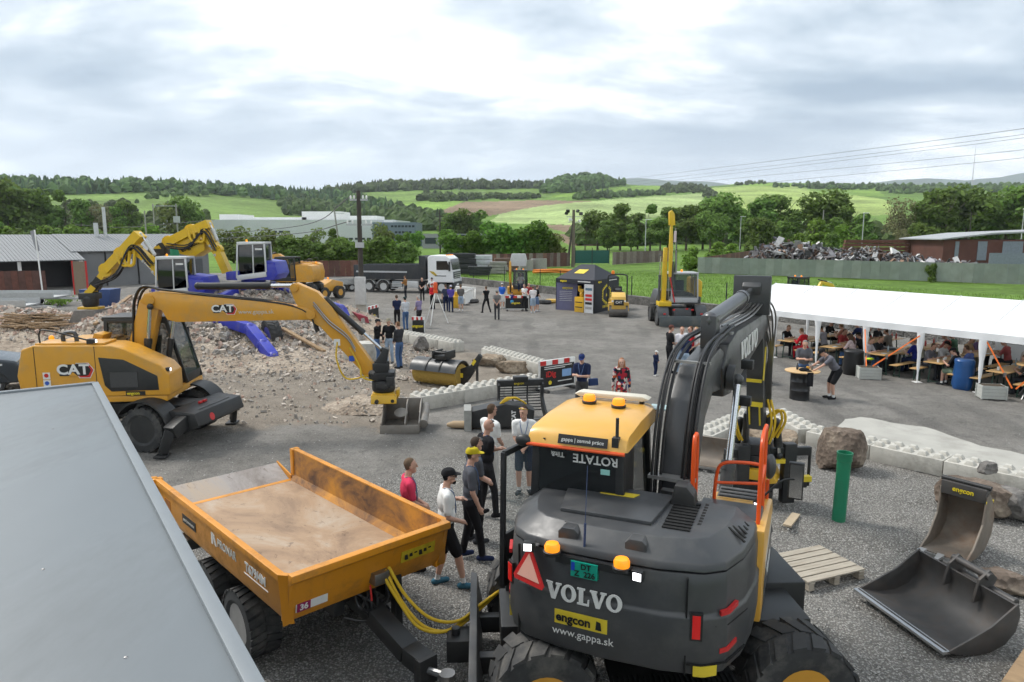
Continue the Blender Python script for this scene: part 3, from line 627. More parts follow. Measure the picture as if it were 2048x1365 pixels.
for i, (u, vb, vt) in enumerate(((1520, 508, 443), (1560, 507, 448), (1590, 512, 468), (1630, 508, 440), (1660, 512, 470), (1690, 509, 452), (1840, 512, 452))): treeuv('bush1' if u % 20 else 'bush0', u, vb, vt, '%s rounded bush from the left at the foot of the tree belt' % nth(i), 'bushes at the foot of the tree belt', 'bush', 1.1)
LG = 'trees behind the grey workshop'
for i, (k, u, vb, vt) in enumerate((('alder0', -30, 492, 375), ('oak0', 20, 492, 368), ('oak1', 60, 492, 385))): treeuv(k, u, vb, vt, '%s of the three dense trees at the left picture edge' % nth(i), LG, sx=1.1)
for i, (k, u, vb, vt) in enumerate((('alder1', 105, 492, 400), ('poplar0', 128, 492, 377), ('alder2', 165, 492, 398), ('dry', 205, 492, 404), ('oak1', 240, 492, 415), ('alder0', 262, 492, 398), ('willow', 350, 492, 408), ('oak0', 375, 492, 402))): treeuv(k, u, vb, vt, '%s tree from the left in the loose row behind the workshop roof' % nth(i), LG)
for i, u in enumerate(range(-20, 330, 26)): treeuv('bush%d' % (i % 3), u, 512, 448 + (i * 7) % 22, '%s green shrub from the left above the workshop roof' % nth(i), 'shrubs behind the workshop roof', 'bush', 1.3)
for i, (u, vt) in enumerate(((468, 458), (500, 452), (530, 455), (560, 462), (585, 468))): treeuv('willow', u, 525, vt, '%s rounded willow bush from the left in front of the factory' % nth(i), 'willows before the factory', 'bush', 1.2)
for i, (u, vt) in enumerate(((575, 478), (600, 500), (605, 480), (640, 490), (655, 505), (665, 486), (690, 480), (712, 486), (740, 490), (760, 478), (790, 482), (815, 486))): treeuv('bush%d' % (i % 3), u, 533, vt, '%s dark shrub from the left along the fence behind the machines' % nth(i), 'shrubs behind the machines', 'bush', 1.2)
treeuv('alder1', 668, 515, 452, 'upright tree in front of the factory wall near the pole'); treeuv('willow', 625, 515, 455, 'thin pale tree in front of the factory wall'); treeuv('willow', 762, 510, 445, 'wispy tree at the right-hand end of the factory')
treeuv('leafy', 806, 505, 466, 'small round tree beside the low glazed building'); treeuv('leafy', 834, 505, 464, 'small round tree left of the thin wooden pole')
for i, (u, vt, k) in enumerate(((905, 462, 'leafy'), (938, 465, 'leafy'), (968, 468, 'leafy'), (1000, 447, 'leafy'), (1030, 452, 'leafy'), (1060, 446, 'leafy'), (1085, 462, 'leafy'), (1100, 466, 'willow'))): treeuv(k, u, 527, vt, '%s lush tree from the lorry in the row behind the brown fence' % nth(i), 'row of lush trees behind the fence', sx=1.2)
for i, (u, vt, k) in enumerate(((900, 430, 'oak1'), (930, 425, 'oak0'), (955, 418, 'alder0'))): treeuv(k, u, 492, vt, '%s of three dark trees below the ploughed field' % nth(i), 'clump below the ploughed field', sx=1.2)
treeuv('bush0', 1862, 563, 530, 'small dark bush growing against the grey-green wall', None, 'bush', .7); treeuv('bush1', 1378, 540, 495, 'young bright tree at the corner of the grey-green wall', None, 'bush')
treeuv('bush1', 1432, 520, 485, 'bright bush behind the corner of the grey-green wall', None, 'bush', 1.4); treeuv('bush1', 1460, 522, 488, 'yellowish bush beside the scrap heap', None, 'bush', 1.4)
# ================================================================ grass behind the kerb
def grass():
 rg = random.Random(5); b = B(); e, f = YARD_EDGE[0], YARD_EDGE[1]
 for _ in range(60000):
  y = 26 + 72 * rg.random() ** 1.2; lim = e[0] + (y - e[1]) * (f[0] - e[0]) / (f[1] - e[1]); x = lim + .5 + rg.random() ** 1.3 * 38
  if x > .75 * y + 3: continue
  h = rg.uniform(.10, .30) * (.75 + .7 * mn.noise(Vector((x * .25, y * .25, 0)))); a = rg.random() * 6.28; w = rg.uniform(.012, .032); c, s = math.cos(a) * w, math.sin(a) * w; l = rg.gauss(0, .1)
  b.add([(x - c, y - s, -.13), (x + c, y + s, -.13), (x + l, y + l * .6, h - .1)], [(0, 1, 2)])
 for _ in range(300):
  x, y = g(rg.gauss(118, 12), rg.gauss(603, 4))[:2]; h = rg.uniform(.1, .4); a = rg.random() * 6.3
  b.add([(x - .06, y, 0), (x + .06, y, 0), (x + math.cos(a) * .1, y + math.sin(a) * .1, h)], [(0, 1, 2)])
 o = b.build('grass', leafmat('grass_blades', (.14, .235, .045), .35), smooth=0); o['kind'] = 'stuff'; tag(o, 'rough green grass in the meadow behind the kerb wall', 'grass')
grass()
# ================================================================ shared machine materials
DUST = (.26, .23, .19)
YEL = M('cat_yellow_paint', (.60, .29, .025), .38, var=.06, vs=3, dirt=(.36, .25, .12), ds=2.2, da=.55, coat=.2)
VYEL = M('volvo_yellow_paint', (.68, .36, .055), .35, var=.05, vs=3, dirt=(.5, .36, .16), ds=2.0, da=.3, coat=.3)
GREY = M('machine_grey', (.048, .050, .053), .36, var=.15, vs=4, dirt=(.11, .107, .10), ds=2.2, da=.5)
BLK = M('black_steel', (.016, .017, .018), .45, var=.2, vs=5, dirt=(.06, .055, .05), ds=2, da=.5)
RUB_ = M('tyre_rubber', (.032, .033, .034), .8, var=.2, vs=12, dirt=(.15, .14, .125), ds=2.5, da=.75)
CHR = M('polished_rod', (.62, .63, .64), .18, 1.0, var=.05)
STL = M('bare_steel', (.33, .33, .33), .35, 1.0, var=.15, dirt=(.14, .11, .085), ds=3, da=.5)
HOSE = M('hydraulic_hose', (.012, .012, .013), .45, var=0)
YHOSE = M('yellow_hose_sleeve', (.62, .40, .02), .5, var=.1, vs=40)
GLASS = M('cab_glass', (.02, .035, .035), .06, var=0, spec=.8, alpha=.55)
DGLASS = M('dark_glass', (.006, .008, .009), .07, var=0, spec=.8)
WHT = M('white_paint', (.78, .78, .76), .45, var=.05)
RED = M('signal_red', (.50, .02, .02), .4, var=.05)
ORG = M('orange_rail_paint', (.72, .09, .015), .4, var=.06)
AMB = M('amber_beacon', (.75, .25, .01), .25, var=0, emit=(1.0, .32, .02), es=.6)
LAMP = M('work_lamp', (.9, .9, .95), .2, var=0, emit=(.95, .97, 1.0), es=2.2)
TAIL = M('tail_lamp', (.38, .008, .01), .25, var=0, emit=(1, .03, .02), es=.12)
WLET = M('white_lettering', (.66, .66, .64), .5, var=.05, vs=20); YLET = M('yellow_lettering', (.70, .55, .02), .5, var=0); BLET = M('black_lettering', (.01, .01, .01), .5, var=0); SLET = M('silver_lettering', (.5, .49, .45), .4, var=.05)
YSTK = M('yellow_sticker', (.66, .50, .03), .5, var=.08)
SEAT = M('cab_seat', (.02, .02, .022), .8, var=.1)
def wheel(parent, c, axis, r, w, rim_col, hub=.55, lugs=22, name='wheel', chunky=True, n=28):
 """tyre with lugs around c, axle along axis"""
 x, y, d = AX(axis); c = Vector(c)
 b = B(); b.lathe([(r * hub, -w * .42), (r * .70, -w * .5), (r * .93, -w * .47), (r * .965, -w * .3), (r * .97, w * .3), (r * .93, w * .47), (r * .70, w * .5), (r * hub, w * .42)], c, axis, n)
 if chunky:
  for i in range(lugs):
   a = 6.2832 * i / lugs
   for sgn in (-1, 1):
    aa = a + (.5 * 6.2832 / lugs if sgn > 0 else 0); wd = 6.2832 / lugs * .34; vs = []
    for rr in (r * .94, r * 1.0):
     for (hh, ang) in ((sgn * w * .5, -wd + sgn * .0), (sgn * w * .5, wd), (sgn * w * .02, wd + .55 * 6.2832 / lugs), (sgn * w * .02, -wd + .55 * 6.2832 / lugs)):
      t = aa + ang; vs.append(c + d * hh + (x * math.cos(t) + y * math.sin(t)) * rr)
    b.add(vs, [(3, 2, 1, 0), (4, 5, 6, 7), (0, 1, 5, 4), (1, 2, 6, 5), (2, 3, 7, 6), (3, 0, 4, 7)])
 t = b.build(name, RUB_, parent)
 rb = B(); rb.lathe([(r * hub, -w * .43), (r * hub * .93, -w * .40), (r * hub * .8, -w * .18), (r * .2, -w * .12), (r * .17, -w * .3), (0, -w * .3)], c, axis, n)
 rb.lathe([(r * hub, w * .43), (r * hub * .93, w * .40), (r * hub * .8, w * .18), (r * .2, w * .12), (r * .17, w * .3), (0, w * .3)], c, axis, n)
 for i in range(8):
  a = 6.2832 * i / 8
  for sg in (-1, 1): rb.cyl(c + d * sg * w * .13 + (x * math.cos(a) + y * math.sin(a)) * r * .3, c + d * sg * w * .2 + (x * math.cos(a) + y * math.sin(a)) * r * .3, r * .04, n=6)
 rb.build('rim', rim_col, t); return t
def ram(parent, p, q, r, frac=.55, name='hydraulic_cylinder', mat=None, eye=True):
 p = Vector(p); q = Vector(q); m = p.lerp(q, frac); b = B(); d = (q - p).normalized()
 b.cyl(p, m, r, n=14); b.cyl(m - d * r * 1.2, m + d * .02, r * 1.12, n=14)
 if eye: b.ell(p, (r * 1.1,) * 3, 8, 6)
 o = b.build(name, mat or BLK, parent)
 c = B(); c.cyl(m, q, r * .55, n=12); c.build('rod', CHR, o)
 if eye: e = B(); e.ell(q, (r * .95,) * 3, 8, 6); e.build('rod_eye', mat or BLK, o)
 return o
def lens(b, poly, ax, a, bb): return b.prism(poly, ax, a, bb)
def serif_volvo(h, put, mat, parent):       # slab-serif letters V O L V O, each its own piece
 def V():
  return [[(0, 1), (.42, 1), (.42, .9), (.36, .9), (.53, .34), (.69, .9), (.61, .9), (.61, 1), (.95, 1), (.95, .9), (.88, .9), (.58, 0), (.36, 0), (.07, .9), (0, .9)]]
 def L():
  return [[(0, 1), (.46, 1), (.46, .9), (.36, .9), (.36, .1), (.6, .1), (.64, .38), (.72, .38), (.70, 0), (0, 0), (0, .1), (.11, .1), (.11, .9), (0, .9)]]
 def O():
  n = 20; o = [(.46 + .46 * math.cos(6.2832 * i / n), .5 + .52 * math.sin(6.2832 * i / n)) for i in range(n)]; q = [(.46 + .21 * math.cos(6.2832 * i / n), .5 + .40 * math.sin(6.2832 * i / n)) for i in range(n)]
  return [[o[i], o[(i + 1) % n], q[(i + 1) % n], q[i]] for i in range(n)]
 x = 0.0; out = []; adv = {'V': .93, 'O': .98, 'L': .76}
 tot = sum(adv[c] for c in 'VOLVO')
 for c in 'VOLVO':
  b = B()
  for P in {'V': V, 'O': O, 'L': L}[c](): b.prism([((x + p[0] - tot / 2) * h, (p[1] - .5) * h) for p in P], 'z', 0, .012)
  b.v = [tuple(put(*q)) for q in b.v]; b.build('letter', mat, parent, smooth=0); x += adv[c]
# ================================================================ the large grey and yellow excavator
def volvo():
 T = thing('wheeled_excavator', 'large dark grey and yellow wheeled excavator hitched to the orange trailer', 'excavator', (1.60, 7.85, 0), R(-23))
 # --- counterweight: stacked outlines
 half = [(0, -1.88), (.5, -1.86), (.88, -1.78), (1.06, -1.64), (1.19, -1.30), (1.25, -.9), (1.25, -.55)]
 OUT = [(-x, y) for x, y in reversed(half[1:])] + half
 def layers(Ls, cy=-.9):
  b = B(); n = len(OUT); vs = []
  for z, k, dy in Ls:
   for x, y in OUT: vs.append((x * k, cy + (y - cy) * k + dy, z))
  fs = [(i * n + j, i * n + (j + 1) % n, (i + 1) * n + (j + 1) % n, (i + 1) * n + j) for i in range(len(Ls) - 1) for j in range(n)]
  fs += [tuple(range(n - 1, -1, -1)), tuple((len(Ls) - 1) * n + j for j in range(n))]
  return b.add(vs, fs)
 cw = layers([(1.08, .90, .05), (1.14, .972, .01), (1.36, 1.0, -.01), (1.70, 1.0, -.01), (1.735, .98, 0), (1.99, .98, 0), (2.10, .965, .015)]).build('counterweight', GREY, T, bevel=.014, smooth=32)
 hd = layers([(2.102, .90, .05), (2.125, .972, .0), (2.19, .955, .01), (2.335, .80, .05)]).build('hood', GREY, T, bevel=.012, smooth=28)
 b = B(); b.prism([(-.62, -1.40), (.30, -1.40), (.38, -.60), (-.78, -.60)], 'z', 2.32, 2.375); b.build('hood_ridge', GREY, hd, bevel=.02)
 # vent slots: thin strips on the hood, slot shadow put into their black
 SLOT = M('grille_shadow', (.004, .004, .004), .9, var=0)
 def slots(x0, x1, y0, y1, n, z, slope=0.0, ang=0.0, wid=.045):
  for i in range(n):
   t = (i + .5) / n; yy = y0 + (y1 - y0) * t; q = B(); q.box((0, 0, 0), (x1 - x0, wid, .012)); m = Matrix.Translation(((x0 + x1) / 2, yy, z)) @ Matrix.Rotation(slope, 4, 'Y') @ Matrix.Rotation(ang, 4, 'Z'); q.xf(m); q.build('vent_slot', SLOT, hd, smooth=0)
 slots(.40, .66, -1.42, -.66, 10, 2.342); slots(.70, .93, -1.22, -.62, 8, 2.318, R(8)); slots(-.5, -.22, -1.62, -1.46, 3, 2.325, 0, 0, .03); slots(-.12, .16, -1.62, -1.46, 3, 2.325, 0, 0, .03); slots(.24, .44, -1.58, -1.42, 3, 2.325, 0, 0, .03)
 for i in range(6): q = B(); q.box((0, 0, 0), (.05, .17, .012)); q.xf(Matrix.Translation((-1.06 + .03 * i, -1.02 + .12 * (-i) + .32, 2.275)) @ Matrix.Rotation(R(-24), 4, 'Y') @ Matrix.Rotation(R(70), 4, 'Z')); q.build('vent_slot', SLOT, hd, smooth=0)
 for i in range(5): q = B(); q.box((0, 0, 0), (.03, .2, .012)); q.xf(Matrix.Translation((1.06, -1.15 + .1 * i, 2.275)) @ Matrix.Rotation(R(28), 4, 'Y') @ Matrix.Rotation(R(64), 4, 'Z')); q.build('vent_slot', SLOT, hd, smooth=0)
 b = B(); b.prism([(.36, 2.30), (.62, 2.30), (.60, 2.45), (.52, 2.54), (.40, 2.54)], 'y', -.78, -.58); b.build('exhaust_cowl', BLK, T, bevel=.015)
 b = B(); b.prism([(-.36, -.86), (.0, -.86), (.04, -.75), (-.34, -.75)], 'z', 2.375, 2.38); b.build('hood_sticker', YSTK, hd, smooth=0)
 # rear face helper: place (s, z) on the curved face
 pts = [Vector((x, y, 0)) for x, y in OUT]; cum = [0.0]
 for p, q in zip(pts, pts[1:]): cum.append(cum[-1] + (q - p).length)
 mid = cum[len(OUT) // 2]
 def face(s, z, out=.0):
  s += mid
  for i in range(len(pts) - 1):
   if s <= cum[i + 1] or i == len(pts) - 2:
    t = (s - cum[i]) / (cum[i + 1] - cum[i]); p = pts[i].lerp(pts[i + 1], t); d = (pts[i + 1] - pts[i]).normalized(); nr = Vector((d.y, -d.x, 0)); return Vector((p.x, p.y, z)) + nr * (out + .004)
 def patch(name, s0, s1, z0, z1, mat, out=.012, parent=T, sk=0.0):
  b = B(); n = 6; vs = []
  for i in range(n + 1):
   s = s0 + (s1 - s0) * i / n; zz = sk * i / n
   for (z, o) in ((z0, -.02), (z0, out), (z1, out), (z1, -.02)): vs.append(face(s, z + zz, o))
  fs = [(i * 4 + k, (i + 1) * 4 + k, (i + 1) * 4 + (k + 1) % 4, i * 4 + (k + 1) % 4) for i in range(n) for k in range(4)] + [(3, 2, 1, 0), (n * 4, n * 4 + 1, n * 4 + 2, n * 4 + 3)]
  return b.add(vs, fs).build(name, mat, parent, smooth=40)
 serif_volvo(.165, lambda x, y, z: face(x - .21, 1.745 + y, .012 + z), WLET, cw)
 pl = patch('sticker', -.50, .02, 1.42, 1.56, YSTK, .012, cw)
 def ftext(s, size, sx, z, mat, bold=0.0, name='lettering', k=1.0, out=.016):
  o = text(s, size, (0, 0, 0), (1, 0, 0), (0, 1, 0), mat, cw, name, .001, bold, 0, k)
  for v in o.data.vertices: c = face(sx + v.co.x, z + v.co.y, out + v.co.z); v.co = c
  return o
 ftext('engcon', .12, -.31, 1.492, BLET, .004, out=.022); ftext('www.gappa.sk', .105, -.22, 1.345, WLET, 0, out=.012)
 b = B(); b.add([face(-.09, 1.445, .02), face(-.03, 1.445, .02), face(-.04, 1.525, .02), face(-.08, 1.535, .02)], [(0, 1, 2, 3)]); b.build('sticker_emblem', BLET, cw)
 # dark bay with the number plate
 patch('plate_recess', -.50, .34, 2.03, 2.10, BLK, .006, cw)
 np_ = patch('number_plate', -.34, -.08, 1.93, 2.08, M('green_number_plate', (.005, .30, .21), .4, var=0), .02, cw)
 ftext('DT', .075, -.19, 2.04, BLET, .002, out=.03); ftext('Z  226', .075, -.20, 1.97, BLET, .002, out=.03)
 patch('plate_badge', -.335, -.30, 1.99, 2.07, M('plate_blue', (.01, .05, .4), .4, var=0), .024, cw)
 # warning triangle on its bracket
 c = Vector((-.77, -1.86, 1.90)); rt = Vector((math.cos(R(-22)), math.sin(R(-22)), 0)); up = Vector((0, .12, 1)).normalized(); nm = rt.cross(up)
 def tri(s, o, cut):
  P = [(0, 1.0), (-.95, -.62), (.95, -.62)]; Q = []
  for i in range(3):
   a, bb, cc = Vector(P[i - 1]), Vector(P[i]), Vector(P[(i + 1) % 3]); Q += [bb.lerp(a, cut), bb.lerp(cc, cut)]
  return [c + rt * q.x * s + up * q.y * s + nm * o for q in Q]
 for s, o0, o1, m, n_ in ((.235, -.006, .006, RED, 'triangle_border'), (.155, .007, .010, M('triangle_reflector', (.72, .38, .30), .4, var=.05), 'triangle_field')):
  b = B(); lo, hi = tri(s, o0, .1 if s > .2 else .0001), tri(s, o1, .1 if s > .2 else .0001); n = 6; b.add(lo + hi, [tuple(range(5, -1, -1)), tuple(range(6, 12))] + [(i, (i + 1) % 6, 6 + (i + 1) % 6, 6 + i) for i in range(6)]); b.build(n_, m, T, smooth=0)
 b = B(); b.bar((-.75, -1.84, 2.13), (-.74, -1.62, 2.13), .12, .02); b.build('triangle_bracket', GREY, T)
 # rear lamps
 for s, a, z, mt, nm_ in ((-.74, 1, 2.15, LAMP, 'work_lamp'), (.30, -1, 2.09, LAMP, 'work_lamp')):
  p = face(s, z, .08); b = B(); b.box(p, (.11, .07, .10), (0, 0, R(s * -25))); lo = b.build(nm_, BLK, T, bevel=.012); q = face(s, z, .118); b = B(); b.box(q, (.075, .006, .07), (0, 0, R(s * -25))); b.build('lamp_glass', LAMP, lo)
 def beacon(p, s=1.0, par=T):
  b = B(); b.lathe([(.075 * s, 0), (.08 * s, .03 * s), (.07 * s, .035 * s)], p, n=16); o = b.build('beacon', BLK, par); b = B(); b.lathe([(.066 * s, .035 * s), (.068 * s, .075 * s), (.055 * s, .10 * s), (0, .112 * s)], p, n=16); b.build('beacon_dome', AMB, o)
 beacon(face(-.52, 2.11, .03), 1.1); beacon(face(.15, 2.10, .05), 1.1)
 for s in (-.42, .24):
  b = B(); b.prism([(-.1, 0), (.1, 0), (.1, .13), (.06, .17), (-.06, .17), (-.1, .13)], 'y', -.02, .14); b.xf(Matrix.Translation(face(s, 2.16, -.13))); b.build('beacon_shield', GREY, T, bevel=.01)
 # right side cheek with tail lamps and reflectors
 for z in (1.72, 1.36): patch('reflector', 1.04, 1.28, z + .0, z + .045, RED, .012, cw, .03)
 patch('tail_lamp_bezel', .76, .87, 1.50, 1.76, BLK, .014, cw); patch('tail_lamp', .78, .85, 1.52, 1.74, TAIL, .022, cw)
 for z in (1.86, 1.42): patch('reflector', -1.47, -1.24, z, z + .04, RED, .012, cw)
 patch('tail_lamp_bezel', -1.14, -1.04, 1.62, 1.84, BLK, .012, cw); patch('tail_lamp', -1.125, -1.055, 1.64, 1.82, TAIL, .02, cw)
 for s in (.72, -.95): patch('panel_groove', s, s + .014, 1.15, 2.08, SLOT, .002, cw)
 for z0, s0, s1 in ((1.60, -.95, .72), (1.62, .74, 1.5), (1.25, .74, 1.5)): patch('panel_groove', s0, s1, z0, z0 + .012, SLOT, .004, cw)
 patch('warning_sticker', .80, 1.02, 1.15, 1.25, YSTK, .008, cw)
 patch('warning_sticker', -1.38, -1.26, 1.16, 1.36, YSTK, .008, cw)
 # antenna
 b = B(); b.tube([(-.24, -1.80, 2.15), (-.24, -1.78, 2.42)], .012); b.tube([(-.24, -1.78, 2.42), (-.25, -1.70, 2.95)], .004, 5); b.build('antenna', M('antenna_blue', (.03, .05, .12), .4), T)
 # --- body in front of the counterweight
 b = B(); b.bx(-1.2, -.08, -.54, .9, 1.06, 1.32); b.bx(.55, 1.22, -.54, .3, 1.06, 2.06); b.bx(-.1, .55, -.54, .75, 1.05, 1.55); b.build('deck', GREY, T, bevel=.02)
 b = B(); b.prism([(-.55, 1.1), (1.15, 1.1), (1.18, 1.75), (1.0, 1.90), (.3, 2.0), (-.55, 2.1)], 'x', .62, 1.285); sp = b.build('side_cover', VYEL, T, bevel=.03)
 B().prism([(-.2, 1.11), (1.14, 1.11), (1.16, 1.55), (-.2, 1.40)], 'x', 1.28, 1.29).build('lower_panel', GREY, sp); text('VOLVO', .17, (1.293, .5, 1.3), (0, 1, 0), (0, 0, 1), WLET, sp, bold=.004); B().prism([(-.1, 1.5), (1.0, 1.62), (1.0, 1.7), (-.1, 1.58)], 'x', 1.28, 1.29).build('decal_strip', SLET, sp)
 b = B(); b.bx(.66, 1.2, .0, 1.1, 1.92, 1.94); b.build('tread_plate', M('tread_plate', (.10, .10, .10), .6, var=.4, vs=30), T)
 for i in range(9):
  q = B(); q.bx(.68, 1.18, .02 + i * .12, .06 + i * .12, 1.941, 1.95); q.build('tread_rib', BLK, T)
 # orange handrails
 b = B()
 b.tube(bez([(1.2, -.30, 1.9), (1.2, -.30, 2.75), (1.2, -.22, 2.98), (1.2, .25, 2.98), (1.2, .38, 2.85), (1.2, .38, 1.9)], 5), .022)
 b.tube([(1.2, -.30, 2.50), (1.2, .38, 2.50)], .02); b.tube(bez([(1.2, .38, 2.5), (1.0, .4, 2.5), (.75, .4, 2.46), (.68, .4, 2.3), (.66, .4, 1.92)], 5), .02); b.tube([(.67, .4, 2.22), (1.2, .39, 2.28)], .018)
 b.tube([(1.22, .95, 1.0), (1.22, .95, 2.15)], .02); b.build('handrail', ORG, T)
 b = B(); b.tube(bez([(.50, -.2, 2.06), (.50, -.2, 2.80), (.50, -.1, 2.9), (.50, 0.0, 2.8), (.50, .02, 2.06)], 5), .024); b.build('handrail', ORG, T)
 # mirror on its arm, front lamps
 b = B(); b.tube(bez([(1.2, .8, 2.0), (1.38, .88, 2.18), (1.55, .95, 2.2)], 5), .014); b.bx(1.45, 1.62, .93, 1.0, 1.95, 2.4); mi = b.build('mirror', BLK, T, bevel=.015); b = B(); b.bx(1.465, 1.605, .925, .929, 1.97, 2.38); b.build('mirror_glass', M('mirror_glass', (.5, .5, .5), .05, 1.0, var=0), mi)
 b = B(); b.ell((1.25, .62, 2.42), (.07, .09, .15)); b.build('round_mirror', GREY, T)
 for p in ((1.15, .55, 1.98), (1.24, 1.12, 1.45)):
  b = B(); b.box(p, (.1, .08, .08), (.3, 0, -.5)); lo = b.build('work_lamp', BLK, T, bevel=.01); b = B(); b.box((p[0] - .01, p[1] - .046, p[2] - .012), (.075, .006, .06), (.3, 0, -.5)); b.build('lamp_glass', LAMP, lo)
 # --- cab
 x0, x1, y0, y1 = -1.14, -.12, -.84, .62
 b = B()
 for (px, py, qx, qy) in ((x0, y0, x0 + .05, y0 + .05), (x1, y0, x1 - .05, y0 + .05), (x0, y1, x0 + .06, y1 - .18), (x1, y1, x1 - .06, y1 - .18)): b.bar((px, py, 1.3), (qx, qy, 2.94), .09, .09)
 b.bar((x0 + .02, .0, 1.3), (x0 + .05, .0, 2.94), .07, .07); b.bx(x0, x1, y0, y1, 1.3, 1.62); b.bx(x1 - .03, x1, y0, -.35, 1.3, 2.92)
 b.bar((x1 - .02, y0 + .02, 2.88), (x1 - .02, y1 - .1, 2.88), .08, .1); b.bar((x0 + .02, y0 + .02, 2.88), (x0 + .02, y1 - .1, 2.88), .08, .1); b.bar((x0, y0 + .03, 2.88), (x1, y0 + .03, 2.88), .1, .1)
 cb = b.build('cab_frame', BLK, T, bevel=.015)
 b = B(); b.add([(x0 + .05, y0 + .005, 1.62), (x1 - .05, y0 + .005, 1.62), (x1 - .07, y0 + .0, 2.84), (x0 + .07, y0 + .0, 2.84)], [(0, 1, 2, 3)]); b.build('rear_window', DGLASS, cb, smooth=0)
 b = B(); b.add([(x1 + .003, -.35, 1.64), (x1 + .003, y1 - .06, 1.64), (x1 - .045, y1 - .2, 2.84), (x1 - .045, -.35, 2.84)], [(0, 1, 2, 3)]); b.build('side_window', GLASS, cb, smooth=0)
 b = B(); b.add([(x0 + .05, y1 - .03, 1.5), (x1 - .05, y1 - .03, 1.5), (x1 - .08, y1 - .19, 2.86), (x0 + .08, y1 - .19, 2.86)], [(0, 1, 2, 3)]); b.build('windscreen', GLASS, cb, smooth=0)
 b = B(); b.bx(-.88, -.38, -.1, .4, 1.62, 1.85); b.bx(-.88, -.38, -.2, -.04, 1.8, 2.45); b.bx(-.78, -.48, -.2, -.08, 2.45, 2.62); b.build('seat', SEAT, cb, bevel=.05)
 # roof: shallow crowned shell
 prof = [(-.97, 2.88), (-.94, 2.97), (-.84, 3.045), (-.3, 3.085), (.35, 3.08), (.55, 3.05), (.63, 2.98), (.62, 2.90)]
 b = B(); vs = []; xs_ = [(x0 - .01, .0), (x0 + .0, 0.8), (x0 + .1, 1.0), (x1 - .06, 1.0), (x1 + .05, .75), (x1 + .07, 0.0)]
 for xx, k in xs_:
  for (yy, zz) in prof: vs.append((xx, yy * (.985 + .015 * k), 2.88 + (zz - 2.88) * (k * .8 + .2)))
 n = len(prof); b.add(vs, [(i * n + j, (i + 1) * n + j, (i + 1) * n + j + 1, i * n + j + 1) for i in range(len(xs_) - 1) for j in range(n - 1)] + [tuple(range(n)), tuple(range(len(xs_) * n - 1, (len(xs_) - 1) * n - 1, -1))] + [tuple([i * n for i in range(len(xs_) - 1, -1, -1)] + [i * n + n - 1 for i in range(len(xs_))])])
 rf = b.build('roof', VYEL, T, smooth=45)
 b = B(); b.add([(-.80, -.982, 2.905), (-.26, -.982, 2.905), (-.26, -.945, 3.0), (-.80, -.945, 3.0)], [(0, 1, 2, 3)]); sg = b.build('roof_sign', BLET, rf, smooth=0)
 text('gappa | zemné práce', .056, (-.53, -.972, 2.953), (1, 0, 0), (0, .38, 1), WLET, sg, ext=.001)
 b = B(); b.tube([(x0 - .02, -.97, 2.86), (x1 + .04, -.97, 2.86)], .02); b.build('sunvisor_bar', ORG, T)
 text('ROTATE', .13, (-.42, -.858, 2.73), (-1, 0, 0), (0, -.03, -1), WLET, cb, ext=.001, bold=.003); text('Tilt&', .075, (-.84, -.858, 2.745), (-1, 0, 0), (0, -.03, -1), WLET, cb, ext=.001, bold=.002); b = B(); b.add([(-.36, -.858, 2.58), (-.26, -.858, 2.58), (-.26, -.858, 2.64), (-.36, -.858, 2.64)], [(0, 1, 2, 3)]); b.build('window_sticker', M('mint_sticker', (.3, .6, .55), .5, var=0), cb, smooth=0)
 b = B(); b.prism([(-1.05, 3.14), (-.98, 3.11), (-.2, 3.11), (-.12, 3.14), (-.2, 3.17), (-.98, 3.17)], 'y', .34, .52); b.build('light_bar', M('light_bar_white', (.62, .58, .48), .4, var=.04), rf, bevel=.015)
 for xx in (-.95, -.25): b = B(); b.bx(xx, xx + .05, .4, .46, 3.05, 3.12); b.build('light_bar_foot', BLK, rf)
 beacon((-.80, .16, 3.08), 1.1, T); beacon((-.42, .08, 3.08), 1.1, T)
 b = B(); b.bx(-.14, .12, .40, .62, 3.02, 3.035); b.build('roof_lamp_guard', M('pale_blue_plate', (.35, .5, .52), .3, var=.05), rf)
 b = B(); b.tube([(-.18, -.90, 3.0), (-.18, -.90, 3.22)], .018); b.bx(-.22, -.15, -.96, -.88, 2.92, 3.02); b.build('camera_mast', BLK, T)
 # open door on the left, seen edge on
 b = B(); d0 = Vector((x0 - .02, .0, 0)); dd = Vector((-.28, -.92, 0)).normalized(); dl = 1.0
 for z0, z1, t in ((1.2, 2.8, 0.0), (1.15, 2.72, 1.0)): b.bar(d0 + dd * dl * t + Vector((0, 0, z0)), d0 + dd * dl * t + Vector((.02 if t else 0, 0, z1)), .05, .06)
 b.bar(d0 + Vector((0, 0, 2.78)), d0 + dd * dl + Vector((.02, 0, 2.70)), .05, .07); b.bar(d0 + Vector((0, 0, 1.5)), d0 + dd * dl + Vector((0, 0, 1.45)), .05, .62); b.build('door', BLK, T, bevel=.012)
 b = B(); b.add([d0 + Vector((0, 0, 1.8)), d0 + dd * dl + Vector((0, 0, 1.74)), d0 + dd * dl + Vector((.02, 0, 2.68)), d0 + Vector((0, 0, 2.76))], [(0, 1, 2, 3)]); b.build('door_window', M('clear_door_glass', (.35, .5, .47), .05, var=0, alpha=.22), T, smooth=0)
 b = B(); b.ell((x0 - .06, -.94, 2.88), (.10, .06, .07)); b.bar((x0, -.9, 2.88), (x0 + .2, -.94, 2.92), .04, .04); b.build('mirror', BLK, T)
 # --- boom group, turned a little to the right of the body
 BM = Matrix.Translation((.25, .02, 0)) @ Matrix.Rotation(R(-5), 4, 'Z')
 def P(x, y, z): return BM @ Vector((x, y, z))
